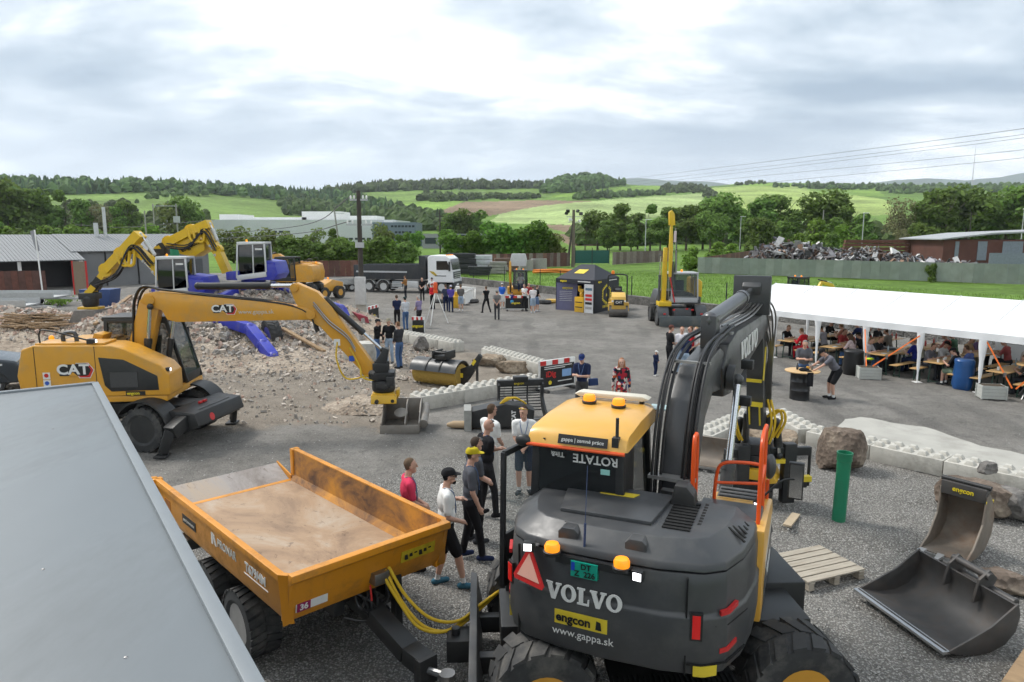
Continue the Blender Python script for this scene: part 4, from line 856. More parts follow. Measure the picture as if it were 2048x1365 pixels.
 def bb(name, b, mat, par=T, **k): b.xf(BM); return b.build(name, mat, par, **k)
 b = B(); b.prism([(-.12, 1.4), (.02, 2.5), (.26, 3.2), (.66, 3.52), (1.55, 3.63), (2.0, 3.48), (2.08, 3.2), (1.75, 3.04), (1.2, 3.1), (.82, 2.85), (.52, 2.1), (.38, 1.4)], 'x', -.15, .15); b1 = bb('boom', b, GREY, bevel=.03)
 b = B(); b.prism([(1.70, 2.95), (1.62, 3.35), (1.9, 3.62), (2.5, 3.74), (4.95, 3.74), (5.3, 3.62), (5.35, 3.42), (4.9, 3.34), (3.3, 3.1), (2.2, 2.9)], 'x', -.185, .185); b2 = bb('upper_boom', b, GREY, bevel=.03)
 for xx in (-.26, .26):
  b = B(); b.lathe([(.17, -.05), (.17, .05)], (xx, 1.82, 3.2), (1, 0, 0), 18); bb('pivot_boss', b, GREY)
 serif_volvo(.30, lambda x, y, z: P(.188 + z, 3.45 + x * 1.05, 3.42 + y + .05 * (x)), WLET, b2)
 b = B(); b.prism([(4.50, 4.22), (4.62, 4.36), (4.98, 4.36), (5.18, 3.85), (5.5, 3.62), (5.62, 3.2), (5.66, 2.6), (5.98, 1.62), (5.9, 1.48), (5.66, 1.5), (5.36, 2.5), (5.1, 3.2), (4.72, 3.7)], 'x', -.15, .15); st = bb('stick', b, GREY, bevel=.025)
 b = B(); b.bx(-.30, .30, 4.56, 4.66, 3.75, 4.40); bb('stick_head_plate', b, GREY, bevel=.02)
 b = B(); b.bx(.152, .16, 5.28, 5.42, 2.5, 3.1, (R(-8), 0, 0)); bb('stick_sticker', b, YSTK, st); b = B(); b.bx(-.13, .13, 5.28, 5.29, 2.46, 2.52); bb('stick_sticker', b, YSTK, st)
 ram(T, P(0, 1.55, 3.98), P(0, 4.72, 4.16), .105, .68, 'stick_cylinder', M('cylinder_grey', (.10, .10, .105), .35, .4))
 b = B(); b.bx(-.1, .1, 1.45, 1.7, 3.62, 4.05); bb('cylinder_bracket', b, GREY, bevel=.02)
 for xx in (.34, -.34): ram(T, P(xx, 1.05, 1.15), P(xx, 1.80, 3.18), .085, .5, 'boom_cylinder', GREY)
 # hose bundles over the back of the boom
 rg = random.Random(4); hb = B()
 for i in range(14):
  x = (-1 if i < 7 else 1) * (.12 + .11 * (i % 7) / 6) + rg.uniform(-.012, .012); o = rg.uniform(.0, .07)
  hb.tube(bez([(x * .9, -.20 - o, 1.5), (x, -.05 - o, 2.4), (x * 1.02, .12 - o, 3.02 + o), (x, .42, 3.50 + o * 1.4), (x * .95, .95, 3.72 + o), (x * .85, 1.6, 3.76 + o), (x * .7, 2.3, 3.80 + o * .5)], 6), rg.choice((.011, .014, .016)), 6)
 bb('hydraulic_hoses', hb, HOSE, b1)
 hb = B()
 for i, (x, o) in enumerate(((-.12, .03), (-.06, .05), (.02, .03), (.10, .05), (.16, .03))): hb.tube(bez([(x, 2.2, 3.80 + o), (x, 3.4, 3.79 + o), (x * .8, 4.3, 3.80 + o), (x * .8 + .1, 4.75, 3.98), (x + .16, 5.15, 3.7), (x * .3 + .22, 5.5, 3.1), (x * .3 + .2, 5.6, 2.6), (x * .3 + .18, 5.85, 1.9)], 5), .016, 6)
 bb('steel_pipes', hb, STL, b2)
 [bb('hose_clamp', B().bx(*q), M('clamp_zinc', (.35, .35, .34), .45, .6, var=.1), b1) for q in ((-.26, .26, -.14, .0, 2.34, 2.38), (-.26, .26, -.24, -.1, 1.86, 1.90), (-.25, .25, .5, .56, 3.58, 3.61), (-.22, .22, 1.9, 2.0, 3.76, 3.79))]
 vb = B(); vb.bx(-.05, .09, -.34, -.24, 1.9, 2.3)
 for i in range(5): vb.tube(bez([(-.24 + .02 * i, -.32, 1.95 + .05 * i), (-.1, -.37, 2.0 + .05 * i), (.02, -.36, 2.0 + .05 * i)], 4), .009, 5); vb.tube(bez([(.26, -.32, 1.93 + .06 * i), (.12, -.37, 2.0 + .05 * i), (.02, -.36, 2.0 + .05 * i)], 4), .009, 5)
 bb('valve_block', vb, STL, b1)
 # lamps on the boom
 for q in ((.36, 2.35, 3.3), (.40, 2.05, 2.85)): b = B(); b.box(q, (.16, .12, .13)); bb('boom_lamp', b, BLK, bevel=.015)
 # --- tiltrotator and coupler
 TR = Vector((0, 6.08, 0))
 b = B(); b.bx(-.24, -.17, 5.78, 6.18, 1.15, 1.75); b.bx(.17, .24, 5.78, 6.18, 1.15, 1.75); b.bx(-.26, .26, 5.75, 6.3, .98, 1.18); b.prism([(5.7, 1.95), (5.85, 2.0), (6.3, 1.5), (6.2, 1.4)], 'x', -.13, .13); bb('bucket_linkage', b, BLK, bevel=.02)
 b = B(); b.lathe([(.30, .72), (.33, .78), (.33, .96), (.24, 1.0)], (0, 6.08, 0), (0, 0, 1), 20); b.bx(-.36, .36, 5.9, 6.25, .80, .92); bb('tiltrotator_housing', b, BLK, bevel=.015)
 ram(T, P(-.33, 6.0, 1.55), P(-.40, 6.05, .95), .07, .7, 'tilt_cylinder'); ram(T, P(.33, 6.0, 1.60), P(.40, 6.05, .95), .075, .7, 'tilt_cylinder')
 b = B(); b.prism([(-.42, .48), (-.30, .72), (.30, .72), (.42, .48), (.28, .44), (.20, .56), (-.20, .56), (-.28, .44)], 'y', 5.8, 6.4); b.bx(-.26, .26, 5.74, 5.8, .50, .70); bb('quick_coupler', b, M('tilt_yellow', (.62, .36, .02), .4, var=.08, dirt=DUST, da=.3), bevel=.015)
 b = B(); b.bx(-.22, .22, 5.85, 6.3, .10, .46); b.cyl((-.34, 5.9, .32), (.34, 5.9, .32), .06); b.cyl((-.34, 6.28, .32), (.34, 6.28, .32), .06); b.bx(-.3, -.22, 5.8, 6.35, .02, .42); b.bx(.22, .3, 5.8, 6.35, .02, .42); bb('coupler_frame', b, BLK, bevel=.015)
 hb = B()
 for x, s in ((.20, 1), (.26, 1), (-.22, -1), (-.27, -1)): hb.tube(bez([(x, 5.62, 2.1), (x + s * .10, 5.55, 1.75), (x + s * .06, 5.6, 1.45), (x + s * .0, 5.72, 1.25)], 6), .022, 7)
 for x in (.19, .25): hb.tube(bez([(x, 5.75, 1.75), (x + .2, 5.72, 1.9), (x + .26, 5.75, 1.7), (x + .12, 5.85, 1.35)], 6), .024, 7)
 bb('yellow_hoses', hb, YHOSE, st)
 b = B(); b.bx(-.14, .14, 5.44, 5.5, 1.98, 2.06); [b.tube(bez([(x, 5.45, 2.0), (x, 5.53, 1.8), (x, 5.62, 1.6)], 4), .016, 6) for x in (-.09, .09)]; bb('yellow_manifold', b, YSTK, st)
 # --- undercarriage (stands across, pointing right)
 T_inv = Matrix.Rotation(R(23), 4, 'Z') @ Matrix.Translation((-1.60, -7.85, 0)); CM = T_inv @ Matrix.Translation((1.56, 7.58, 0)) @ Matrix.Rotation(R(2.6), 4, 'Z')
 def Q(x, y, z): return CM @ Vector((x, y, z))
 ax = (Q(0, 1, 0) - Q(0, 0, 0))
 RIMY = M('rim_orange', (.55, .27, .03), .45, var=.1)
 for sx in (-1.28, 1.28):
  for sy in (-.98, .98): wheel(T, Q(sx, sy, .56), ax, .56, .56, RIMY, .52, 18)
 def qb(name, b, mat, par=T, **k): b.xf(CM); return b.build(name, mat, par, **k)
 b = B(); b.bx(-1.7, 1.7, -.42, .42, .55, .92); b.lathe([(.62, .92), (.62, 1.03)], (0, .2, 0), n=24); b.bx(-1.4, -1.16, -1.0, 1.0, .46, .66); b.bx(1.16, 1.4, -1.0, 1.0, .46, .66); qb('chassis', b, BLK, bevel=.02)
 b = B(); b.bx(-.62, .64, -1.22, -.5, .62, .68); b.bx(-.62, .64, -1.22, -1.16, .3, .35); b.bx(-.6, -.5, -1.2, -1.16, .35, .62); b.bx(.5, .6, -1.2, -1.16, .35, .62); qb('step', b, BLK, bevel=.01)
 for i in range(24): q = B(); q.bx(-.60 + i * .052, -.58 + i * .052, -1.22, -.98, .681, .70); qb('step_tooth', q, BLK, smooth=0)
 b = B(); b.prism([(.95, .55), (1.95, .55), (1.95, 1.0), (1.0, 1.0)], 'y', .25, 1.25); qb('tool_box', b, BLK, bevel=.03)
 b = B(); b.prism([(-2.02, .12), (-1.94, .16), (-1.90, .45), (-1.96, .80), (-2.04, .82), (-2.0, .45)], 'y', -1.25, 1.05); bl = qb('dozer_blade', b, M('worn_blade', (.10, .10, .10), .5, .5, var=.2, dirt=(.2, .19, .18), da=.6), bevel=.008)
 [qb('blade_arm', B().bx(-1.95, -1.5, y, y + .12, .42, .62), BLK, bevel=.015) for y in (-.5, .3)]
 b = B(); b.bx(-1.62, -1.45, .35, .5, .7, 1.15); b.lathe([(.07, .0), (.07, .2)], (-1.55, .42, 1.0), n=12); b.bx(-1.66, -1.42, .3, .6, 1.14, 1.2); qb('hose_bracket', b, BLK, bevel=.015)
 b = B(); b.bx(-2.3, -2.02, -.16, .16, .34, .6); b.cyl((-2.2, 0, .3), (-2.2, 0, .68), .05); qb('tow_hitch', b, BLK, bevel=.02)
 return T
VOLVO = volvo()
# ================================================================ orange tipping trailer
TORG = M('trailer_orange', (.62, .245, .012), .42, var=.08, vs=3, dirt=(.24, .12, .04), ds=2.6, da=.7, coat=.1)
def rustmat(name, a, b, c, sc=1.2):
 m = bpy.data.materials.new(name); m.use_nodes = True; nt = m.node_tree; N = nt.nodes; L = nt.links; p = N['Principled BSDF']; p.inputs['Roughness'].default_value = .7
 tc = N.new('ShaderNodeTexCoord'); mp = N.new('ShaderNodeMapping'); mp.inputs['Scale'].default_value = (1, .55, 1); L.new(tc.outputs['Object'], mp.inputs[0])
 def no(s, d, r): n = N.new('ShaderNodeTexNoise'); n.inputs['Scale'].default_value = s; n.inputs['Detail'].default_value = d; n.inputs['Roughness'].default_value = r; n.inputs['Distortion'].default_value = .6; L.new(mp.outputs[0], n.inputs['Vector']); return n.outputs['Fac']
 rp = N.new('ShaderNodeValToRGB'); L.new(no(sc, 10, .68), rp.inputs[0]); e = rp.color_ramp.elements; e[0].position = .36; e[0].color = (*a, 1); e[1].position = .66; e[1].color = (*c, 1); q = e.new(.5); q.color = (*b, 1)
 mx = N.new('ShaderNodeMix'); mx.data_type = 'RGBA'; mr = N.new('ShaderNodeMapRange'); L.new(no(9, 6, .75), mr.inputs['Value']); mr.inputs['From Min'].default_value = .58; mr.inputs['From Max'].default_value = .68; mr.inputs['To Max'].default_value = .6; L.new(mr.outputs[0], mx.inputs['Factor'])
 L.new(rp.outputs[0], mx.inputs['A']); mx.inputs['B'].default_value = (.08, .045, .03, 1); L.new(mx.outputs['Result'], p.inputs['Base Color']); return m
def trailer():
 T = thing('tipping_trailer', 'orange tipping trailer with rusty empty bed and lowered tailgate', 'trailer', (-2.95, 9.03, 0), R(-136.9)); T.scale = (.965, .965, .98)
 BED = rustmat('rusty_bed', (.235, .155, .098), (.35, .235, .145), (.42, .35, .275)); SIDE = rustmat('scraped_orange', (.085, .045, .028), (.30, .14, .04), (.56, .25, .03), 2.2)
 b = B(); b.bx(-.97, .97, -2.05, 1.92, 1.10, 1.145); b.build('bed_floor', BED, T)
 def wall(sx):
  b = B(); prof = [(.96, 1.04), (1.02, 1.06), (1.10, 1.22), (1.10, 1.56), (1.13, 1.58), (1.13, 1.66), (1.05, 1.66), (1.05, 1.58), (1.04, 1.22), (.97, 1.12)]
  b.prism([(sx * x, z) for x, z in prof], 'y', -2.06, 2.03); o = b.build('side_wall', TORG, T, bevel=.008)
  b = B(); b.add([(sx * 1.038, -2.04, 1.23), (sx * 1.038, 1.95, 1.23), (sx * 1.046, 1.95, 1.645), (sx * 1.046, -2.04, 1.645)], [(0, 1, 2, 3)]); b.add([(sx * .97, -2.04, 1.146), (sx * .97, 1.95, 1.146), (sx * 1.037, 1.95, 1.23), (sx * 1.037, -2.04, 1.23)], [(0, 1, 2, 3)]); b.build('wall_lining', SIDE, o, smooth=0); return o
 w = wall(1); wall(-1)
 tx = (0, 1, 0); up = (0, 0, 1)
 text('PRONAR', .145, (1.106, .55, 1.43), tx, up, SLET, w, bold=.002); text('T679/4M', .15, (1.106, 1.38, 1.42), tx, up, WLET, w, bold=.004); b = B(); b.bx(1.1, 1.106, 1.05, 1.7, 1.325, 1.335); b.build('underline', WLET, w)
 b = B(); b.prism([(0, 0), (.05, 0), (.05, .12), (.09, .05), (.12, 0), (.16, 0), (.1, .13), (.04, .15), (0, .15)], 'x', 1.1, 1.107); b.xf(Matrix.Translation((0, .06, 1.36))); b.build('maker_mark', WLET, w)
 b = B(); b.bx(1.1, 1.108, -1.0, -.5, 1.32, 1.44); b.build('company_plate', BLET, w); text('gappa | zemné práce', .05, (1.11, -.75, 1.38), tx, up, SLET, w)
 b = B(); b.bx(1.095, 1.104, -1.72, -1.5, 1.24, 1.46); b.build('pocket', M('shadow_orange', (.30, .10, .008), .5), w)  # flat plate, the pocket's shade is put into its darker orange
 b = B(); b.bx(1.02, 1.16, -2.12, -2.02, 1.2, 1.66); b.cyl((1.08, -2.1, 1.64), (1.2, -2.16, 1.64), .04); b.build('rear_post', TORG, T, bevel=.01); b = B(); b.bx(-1.16, -1.02, -2.12, -2.02, 1.2, 1.66); b.build('rear_post', TORG, T, bevel=.01)
 b = B(); prof = [(1.90, 1.06), (2.0, 1.08), (2.10, 1.30), (2.16, 1.56), (2.22, 1.60), (2.22, 1.68), (2.12, 1.68), (2.08, 1.58), (2.0, 1.2), (1.90, 1.13)]; b.prism(prof, 'x', -1.06, 1.06); fw = b.build('front_wall', TORG, T, bevel=.008)
 for s in (-1, 1): b = B(); b.add([(s * 1.10, 2.03, 1.06), (s * 1.13, 2.03, 1.66), (s * 1.0, 2.2, 1.66), (s * .98, 2.02, 1.06), (s * 1.04, 2.03, 1.06), (s * 1.05, 2.03, 1.66), (s * .99, 2.12, 1.66), (s * .97, 1.94, 1.06)], [(0, 1, 2, 3), (4, 7, 6, 5), (0, 4, 5, 1), (1, 5, 6, 2), (2, 6, 7, 3), (3, 7, 4, 0)]); b.build('corner_gusset', TORG, T)
 nrm = Vector((0, .95, -.22)); rt = (-1, 0, 0); u2 = (0, .18, 1)
 b = B(); b.bx(-.19, .19, -.006, .006, -.05, .05); b.xf(Matrix.Translation((.78, 2.085, 1.24)) @ Matrix.Rotation(R(180), 4, 'Z') @ Matrix.Rotation(R(10), 4, 'X')); stk = b.build('number_sticker', WLET, fw)
 b = B(); b.bx(-.08, .08, -.008, .008, -.05, .05); b.xf(Matrix.Translation((.88, 2.088, 1.24)) @ Matrix.Rotation(R(180), 4, 'Z') @ Matrix.Rotation(R(10), 4, 'X')); b.build('number_field', M('plum', (.25, .01, .08), .5), stk); text('36', .1, (.88, 2.10, 1.24), rt, u2, WLET, stk, ext=.001, bold=.003)
 b = B(); b.bx(-.25, .25, -.006, .006, -.075, .075); b.xf(Matrix.Translation((-.62, 2.125, 1.40)) @ Matrix.Rotation(R(180), 4, 'Z') @ Matrix.Rotation(R(12), 4, 'X')); ys = b.build('safety_sticker', M('faded_yellow_sticker', (.52, .38, .02), .5, var=.25, vs=14), fw)
 for i in range(6): q = B(); q.bx(-.02, .02, -.009, .009, -.05 + .02 * (i % 3), .03); q.xf(Matrix.Translation((-.44 - .07 * i, 2.128, 1.41)) @ Matrix.Rotation(R(12), 4, 'X')); q.build('pictogram', BLET, ys)
 # open tailgate with side ears
 b = B(); b.prism([(-2.10, 1.10), (-2.06, 1.12), (-2.55, 1.32), (-2.57, 1.28)], 'x', -.98, .98); b.build('tailgate', rustmat('worn_tailgate', (.20, .17, .15), (.34, .31, .29), (.42, .33, .24), .9), T); b = B(); b.bx(-1.0, 1.0, -2.10, -2.0, 1.10, 1.15); b.build('rear_sill', TORG, T, bevel=.01)
 for s in (-1, 1): b = B(); b.prism([(-2.05, 1.12), (-2.56, 1.30), (-2.58, 1.34), (-2.05, 1.22)], 'x', s * .985, s * 1.01); b.build('tailgate_ear', TORG, T)
 # frame, axles, wheels, mudguard
 b = B(); b.bx(-.42, -.28, -1.9, 1.9, .85, 1.04); b.bx(.28, .42, -1.9, 1.9, .85, 1.04); b.bx(-.9, .9, -.55, -.4, .42, .54); b.bx(-.9, .9, .5, .65, .42, .54); b.bx(-.42, .42, -1.6, -1.45, .86, 1.03); b.bx(-.42, .42, 1.5, 1.7, .86, 1.03); b.bx(-.44, -.26, -.8, .9, .52, .86); b.bx(.26, .44, -.8, .9, .52, .86); b.build('chassis', BLK, T, bevel=.01)
 SR = M('silver_rim', (.42, .42, .42), .4, .7, var=.15)
 for yy in (-.48, .58):
  for s in (-1, 1): wheel(T, (s * .86, yy, .45), (1, 0, 0), .45, .40, SR, .58, 26, n=26)
 b = B(); b.bx(.7, 1.05, -1.35, -1.05, .86, 1.02); b.build('tool_tray', STL, T)
 # drawbar: goose-neck beam
 b = B(); P = [(0, 1.3, .92), (-.02, 1.9, .84), (-.05, 2.72, .60), (-.08, 3.0, .56)]
 for p, q in zip(P, P[1:]): b.bar(p, q, .22, .2)
 b.bx(-.2, .04, 2.93, 3.05, .34, .66); b.build('drawbar', BLK, T, bevel=.012)
 b = B(); b.tube([(-.08, 3.05, .52), (-.14, 3.2, .52)], .04); b.lathe([(.05, -.03), (.09, -.03), (.09, .03), (.05, .03)], (-.17, 3.26, .52), (0, 0, 1), 14); b.build('towing_eye', STL, T)
 b = B(); b.bx(-.42, -.32, 1.95, 2.06, .35, 1.15); b.bx(-.46, -.28, 1.92, 2.08, .3, .36); b.build('support_leg', BLK, T, bevel=.01)
 b = B(); b.bx(-.16, .04, 2.04, 2.2, 1.20, 1.34); b.build('coupling_box', STL, T, bevel=.01); b = B(); b.cyl((.06, 2.12, 1.2), (.06, 2.14, 1.02), .012); b.build('red_lever', RED, T)
 b = B(); rg = random.Random(2)
 for i in range(7): b.tube(bez([(rg.uniform(-.25, .2), 1.95, 1.1), (rg.uniform(-.2, .2), 2.1, .95), (rg.uniform(-.25, .2), 2.05, .75), (rg.uniform(-.3, .3), 1.9, .8)], 5), .014, 6)
 b.build('brake_hoses', HOSE, T)
 return T
trailer()
def supply_hoses():
 S = at(770, 1140, 7.6); E = at(995, 1186, 8.2); H = [at(805, 1198, 7.55), at(850, 1246, 7.5), at(905, 1252, 7.6), at(955, 1215, 7.9)]
 t = thing('hydraulic_hoses', 'three yellow sleeved hoses looping between the orange trailer and the grey excavator', 'hoses', S)
 for i in range(3):
  o = Vector((.035 * (i - 1), .03 * (i - 1), .02 * i - .02)); b = B(); b.tube([p - S for p in bez([S + o] + [h + o * (1.6 if k in (1, 2) else 1) + Vector((0, 0, -.05 * (i == 1))) for k, h in enumerate(H)] + [E + o], 8)], .019, 8); b.build('hose', YHOSE, t)
 b = B(); pts = bez([at(800, 1190, 7.6), at(880, 1262, 7.6), at(940, 1250, 7.8), at(992, 1200, 8.2)], 40); c = []
 for i, p in enumerate(pts): c.append(p - S + Vector((0, .025 * math.cos(i * 1.1), .025 * math.sin(i * 1.1))))
 b.tube(c, .005, 4); b.build('coiled_cable', HOSE, t)
supply_hoses()
# ================================================================ flat grey roof below the photographer
def roofbox():
 Z = 3.6; c = g(190, 768, Z); e = g(505, 1365, Z); d = (e - c).normalized(); p = Vector((d.y, -d.x, 0)); p = p if p.x < 0 else -p
 f = g(0, 793, Z) - c; p = (f - d * f.dot(d)).normalized()
 t = thing('flat_roofed_building', 'flat grey metal roof of the low building below the camera', 'building', (c.x, c.y, 0))
 def Q(a, b_, z): q = d * a + p * b_; return (q.x, q.y, z)
 RM = M('grey_roof_sheet', (.15, .168, .18), .42, var=.1, vs=1.4, dirt=(.10, .11, .115), ds=.8, da=.5, stretch=(1, .35, 1))
 L, Wd = 9.0, 6.0; n = 5
 for k in range(n):
  a0, a1 = .04, L; b0, b1 = .03 + k * (Wd / n), (k + 1) * (Wd / n)
  b = B(); b.add([Q(a0, b0, Z - .02), Q(a1, b0, Z - .02), Q(a1, b1 - .016, Z - .02), Q(a0, b1 - .016, Z - .02), Q(a0, b0, Z), Q(a1, b0, Z), Q(a1, b1 - .016, Z), Q(a0, b1 - .016, Z)], [(3, 2, 1, 0), (4, 5, 6, 7), (0, 1, 5, 4), (1, 2, 6, 5), (2, 3, 7, 6), (3, 0, 4, 7)]); b.build('roof_panel', RM, t, bevel=.003)
 TR_ = M('roof_edge_trim', (.18, .20, .215), .4, var=.05)
 for q0, q1 in ((Q(0, 0, Z - .05), Q(L, 0, Z - .05)), (Q(0, 0, Z - .05), Q(0, Wd, Z - .05))): b = B(); b.bar(q0, q1, .06, .14); b.build('roof_edge', TR_, t, bevel=.006)
 b = B(); b.add([Q(.06, .06, 0), Q(L, .06, 0), Q(L, Wd, 0), Q(.06, Wd, 0), Q(.06, .06, Z - .1), Q(L, .06, Z - .1), Q(L, Wd, Z - .1), Q(.06, Wd, Z - .1)], [(3, 2, 1, 0), (4, 5, 6, 7), (0, 1, 5, 4), (1, 2, 6, 5), (2, 3, 7, 6), (3, 0, 4, 7)]); b.build('wall', M('wall_sheet', (.3, .32, .33), .6), t)
 rg = random.Random(9)
 for i in range(12): q = Q(rg.uniform(.4, 6), rg.uniform(.1, 3), Z); b = B(); b.lathe([(.008, 0), (.006, .004), (0, .006)], q, n=8); b.build('rivet', STL, t)
roofbox()
# ================================================================ yellow excavators of one make
def cat_logo(parent, pos, rt, up, h, mats=None):
 rt = Vector(rt).normalized(); up = Vector(up).normalized(); n = rt.cross(up); pos = Vector(pos)
 def poly(P, o, mat, nm):
  b = B(); lo = [pos + rt * x * h + up * y * h + n * (o - .003) for x, y in P]; hi = [pos + rt * x * h + up * y * h + n * o for x, y in P]; k = len(P)
  b.add(lo + hi, [tuple(range(k - 1, -1, -1)), tuple(range(k, 2 * k))] + [(i, (i + 1) % k, k + (i + 1) % k, k + i) for i in range(k)]); return b.build(nm, mat, parent, smooth=0)
 poly([(.1, .62), (1.18, .62), (1.62, 0), (1.25, -.72), (.35, -.72), (.1, -.3)], .004, WLET, 'logo_edge'); poly([(.15, .57), (1.15, .57), (1.55, 0), (1.22, -.66), (.4, -.66), (.15, -.3)], .006, RED, 'logo_hexagon'); poly([(.1, .57), (1.0, .57), (1.35, 0), (1.1, -.46), (.3, -.46)], .009, BLET, 'logo_hexagon')
 b = B(); bl = [(-1.28, .56), (.98, .56), (.98, -.56), (-1.28, -.56)]; poly([(-1.22, .50), (.95, .50), (1.0, -.5), (-1.28, -.5)], .011, BLET, 'logo_backing')
 o = text('CAT', h * 1.22, pos + rt * (-.14 * h) + up * .02 * h + n * .013, rt, up, WLET, parent, 'logo_letters', .002, h * .035, 0, 1.12)
 poly([(-.52, -.52), (.22, -.52), (-.15, -.16)], .017, YEL, 'logo_triangle')
def cat_excavator(label, loc, yaw, chassis, boomp, near=True, plain=False):
 """boomp: dict of outlines in the boom plane (y, z)"""
 T = thing('wheeled_excavator', label, 'excavator', loc, R(yaw))
 # right-hand body
 side = [(-1.35, 1.28), (-1.42, 1.8), (-1.28, 2.42), (-1.0, 2.52), (.72, 2.50), (1.0, 2.42), (1.82, 2.0), (1.98, 1.8), (1.98, 1.28)]
 b = B(); b.prism(side, 'x', .42, 1.28); rb = b.build('engine_housing', YEL, T, bevel=.05, seg=3)
 b = B(); b.prism([(-1.40, 1.28), (-1.46, 1.8), (-1.32, 2.34), (-1.0, 2.42), (.3, 2.40), (.3, 1.28)], 'x', -1.22, .418); b.build('rear_housing', YEL, T, bevel=.05, seg=3)
 b = B(); b.bx(-1.2, 1.25, -1.3, 1.9, 1.14, 1.28); b.build('deck_frame', YEL, T, bevel=.02)
 b = B(); b.prism([(.42, 2.22), (.98, 2.16), (1.72, 1.76), (1.74, 1.42), (.66, 1.40), (.52, 1.55)], 'x', 1.27, 1.29); gr = b.build('side_grille', BLK, rb, bevel=.01)
 b = B(); b.bx(1.29, 1.31, .66, 1.28, 1.5, 1.86); b.build('filter_screen', M('mesh_screen', (.05, .05, .05), .7, var=.3, vs=60), gr)
 for yy in (-1.0, .34): b = B(); b.bx(1.278, 1.288, yy, yy + .012, 1.3, 2.48); b.build('panel_gap', BLET, rb)
 cat_logo(rb, (1.286, -.12, 1.93), (0, 1, 0), (0, 0, 1), .27)
 b = B(); b.bx(1.282, 1.29, .98, 1.42, 1.30, 1.40); pl = b.build('sticker', BLET, rb); text('engcon', .10, (1.292, 1.15, 1.35), (0, 1, 0), (0, 0, 1), YLET, pl, bold=.003)
 for k, z in enumerate((1.72, 1.54)): b = B(); b.bx(1.282, 1.289, -.84, -.68, z, z + .16); b.build('warning_sticker', WLET, rb); b = B(); b.lathe([(.05, 0), (.05, .003)], (1.29, -.76, z + .09), (1, 0, 0), 12); b.build('warning_mark', RED if not k else M('sign_blue', (.02, .08, .4), .5), rb)
 b = B(); b.bx(.55, 1.2, -1.0, .55, 2.50, 2.56); b.bx(-.9, .3, -.95, .1, 2.40, 2.47); b.build('hood_top', YEL, T, bevel=.025); b = B(); b.tube(bez([(.9, -.5, 2.5), (.9, -.5, 2.72), (.9, -.25, 2.75), (.9, -.2, 2.5)], 4), .05); b.build('exhaust', GREY, T)
 b = B(); b.tube(bez([(1.15, -.9, 2.5), (1.15, -.9, 2.8), (1.15, -.7, 2.85), (1.15, .2, 2.6)], 4), .02); b.bx(1.05, 1.2, .15, .3, 2.52, 2.64); b.build('guard_rail', BLK, T)
 for p in ((1.2, .32, 2.6), (1.2, 1.95, 1.9)): b = B(); b.box(p, (.09, .1, .09)); lo = b.build('work_lamp', BLK, T, bevel=.01); b = B(); b.box((p[0], p[1] + .052, p[2]), (.07, .006, .07)); b.build('lamp_glass', LAMP, lo)
 b = B(); b.lathe([(.06, 0), (.06, .05), (.05, .09), (0, .11)], (.2, -1.15, 2.5), n=10); b.build('beacon', AMB, T)
 b = B(); b.prism([(-.16, 2.5), (.06, 2.47), (.12, 2.62), (-.1, 2.66)], 'x', -.2, .3); b.build('camera_box', YEL, T, bevel=.02)
 # cab on the far side
 x0, x1, y0, y1 = -1.22, -.2, -.1, 1.86; b = B()
 for px in (x0, x1):
  b.bar((px, y0, 1.28), (px, y0 + .08, 2.92), .09, .1); b.bar((px, y1, 1.28), (px, y1 - .42, 2.9), .07, .09); b.bar((px, y0 + .05, 2.90), (px, y1 - .4, 2.88), .09, .1); b.bar((px, .75, 1.28), (px, .75, 2.9), .06, .07)
 b.bx(x0, x1, y0, y1, 1.2, 1.5); b.bx(x0 - .02, x1 + .02, y0 - .02, y1 - .4, 2.90, 3.0); b.bar((x0, y1 - .42, 2.9), (x1, y1 - .42, 2.9), .08, .08); b.bar((x0, y0 + .04, 2.0), (x1, y0 + .04, 2.0), .06, .1)
 cb = b.build('cab', BLK, T, bevel=.02)
 for q in ([(x1 + .002, y0 + .05, 1.5), (x1 + .002, y1 - .06, 1.5), (x1 + .002, y1 - .42, 2.86), (x1 + .002, y0 + .1, 2.86)], [(x0 - .002, y0 + .05, 1.5), (x0 - .002, y1 - .06, 1.5), (x0 - .002, y1 - .42, 2.86), (x0 - .002, y0 + .1, 2.86)], [(x0, y1 - .01, 1.5), (x1, y1 - .01, 1.5), (x1, y1 - .41, 2.86), (x0, y1 - .41, 2.86)], [(x0, y0 + .02, 2.05), (x1, y0 + .02, 2.05), (x1, y0 + .06, 2.86), (x0, y0 + .06, 2.86)]): b = B(); b.poly(q); b.build('cab_window', GLASS, cb, smooth=0)
 b = B(); b.bx(-1.0, -.5, .35, .85, 1.5, 1.75); b.bx(-1.0, -.5, .25, .4, 1.7, 2.4); b.build('seat', SEAT, cb, bevel=.05)
 b = B(); b.bx(x0 - .1, x0 - .02, 1.5, 1.6, 2.2, 2.6); b.bx(x1, x1 + .1, 1.55, 1.62, 1.4, 1.5); b.build('mirror', BLK, T, bevel=.01)
 # boom, stick
 for key, nm, w in (('boom', 'boom', .2), ('stick', 'stick', .17), ('foot', 'boom_foot', .17)):
  if key in boomp: b = B(); b.prism(boomp[key], 'x', -w, w); o = b.build(nm, YEL, T, bevel=.025); boomp['o_' + key] = o
 for k, (p, q, r, fr) in enumerate(boomp['rams']):
  for xx in ((-.30, .30) if k == 0 else (0,)): ram(T, (xx, *p), (xx, *q), r, fr, 'boom_cylinder' if k == 0 else 'hydraulic_cylinder')
 for c, r in boomp.get('pins', []): b = B(); b.lathe([(r, -.24), (r, .24)], (0, *c), (1, 0, 0), 14); b.lathe([(r * .6, -.25), (r * .6, .25)], (0, *c), (1, 0, 0), 10); b.build('pivot_pin', STL if r < .1 else YEL, T)
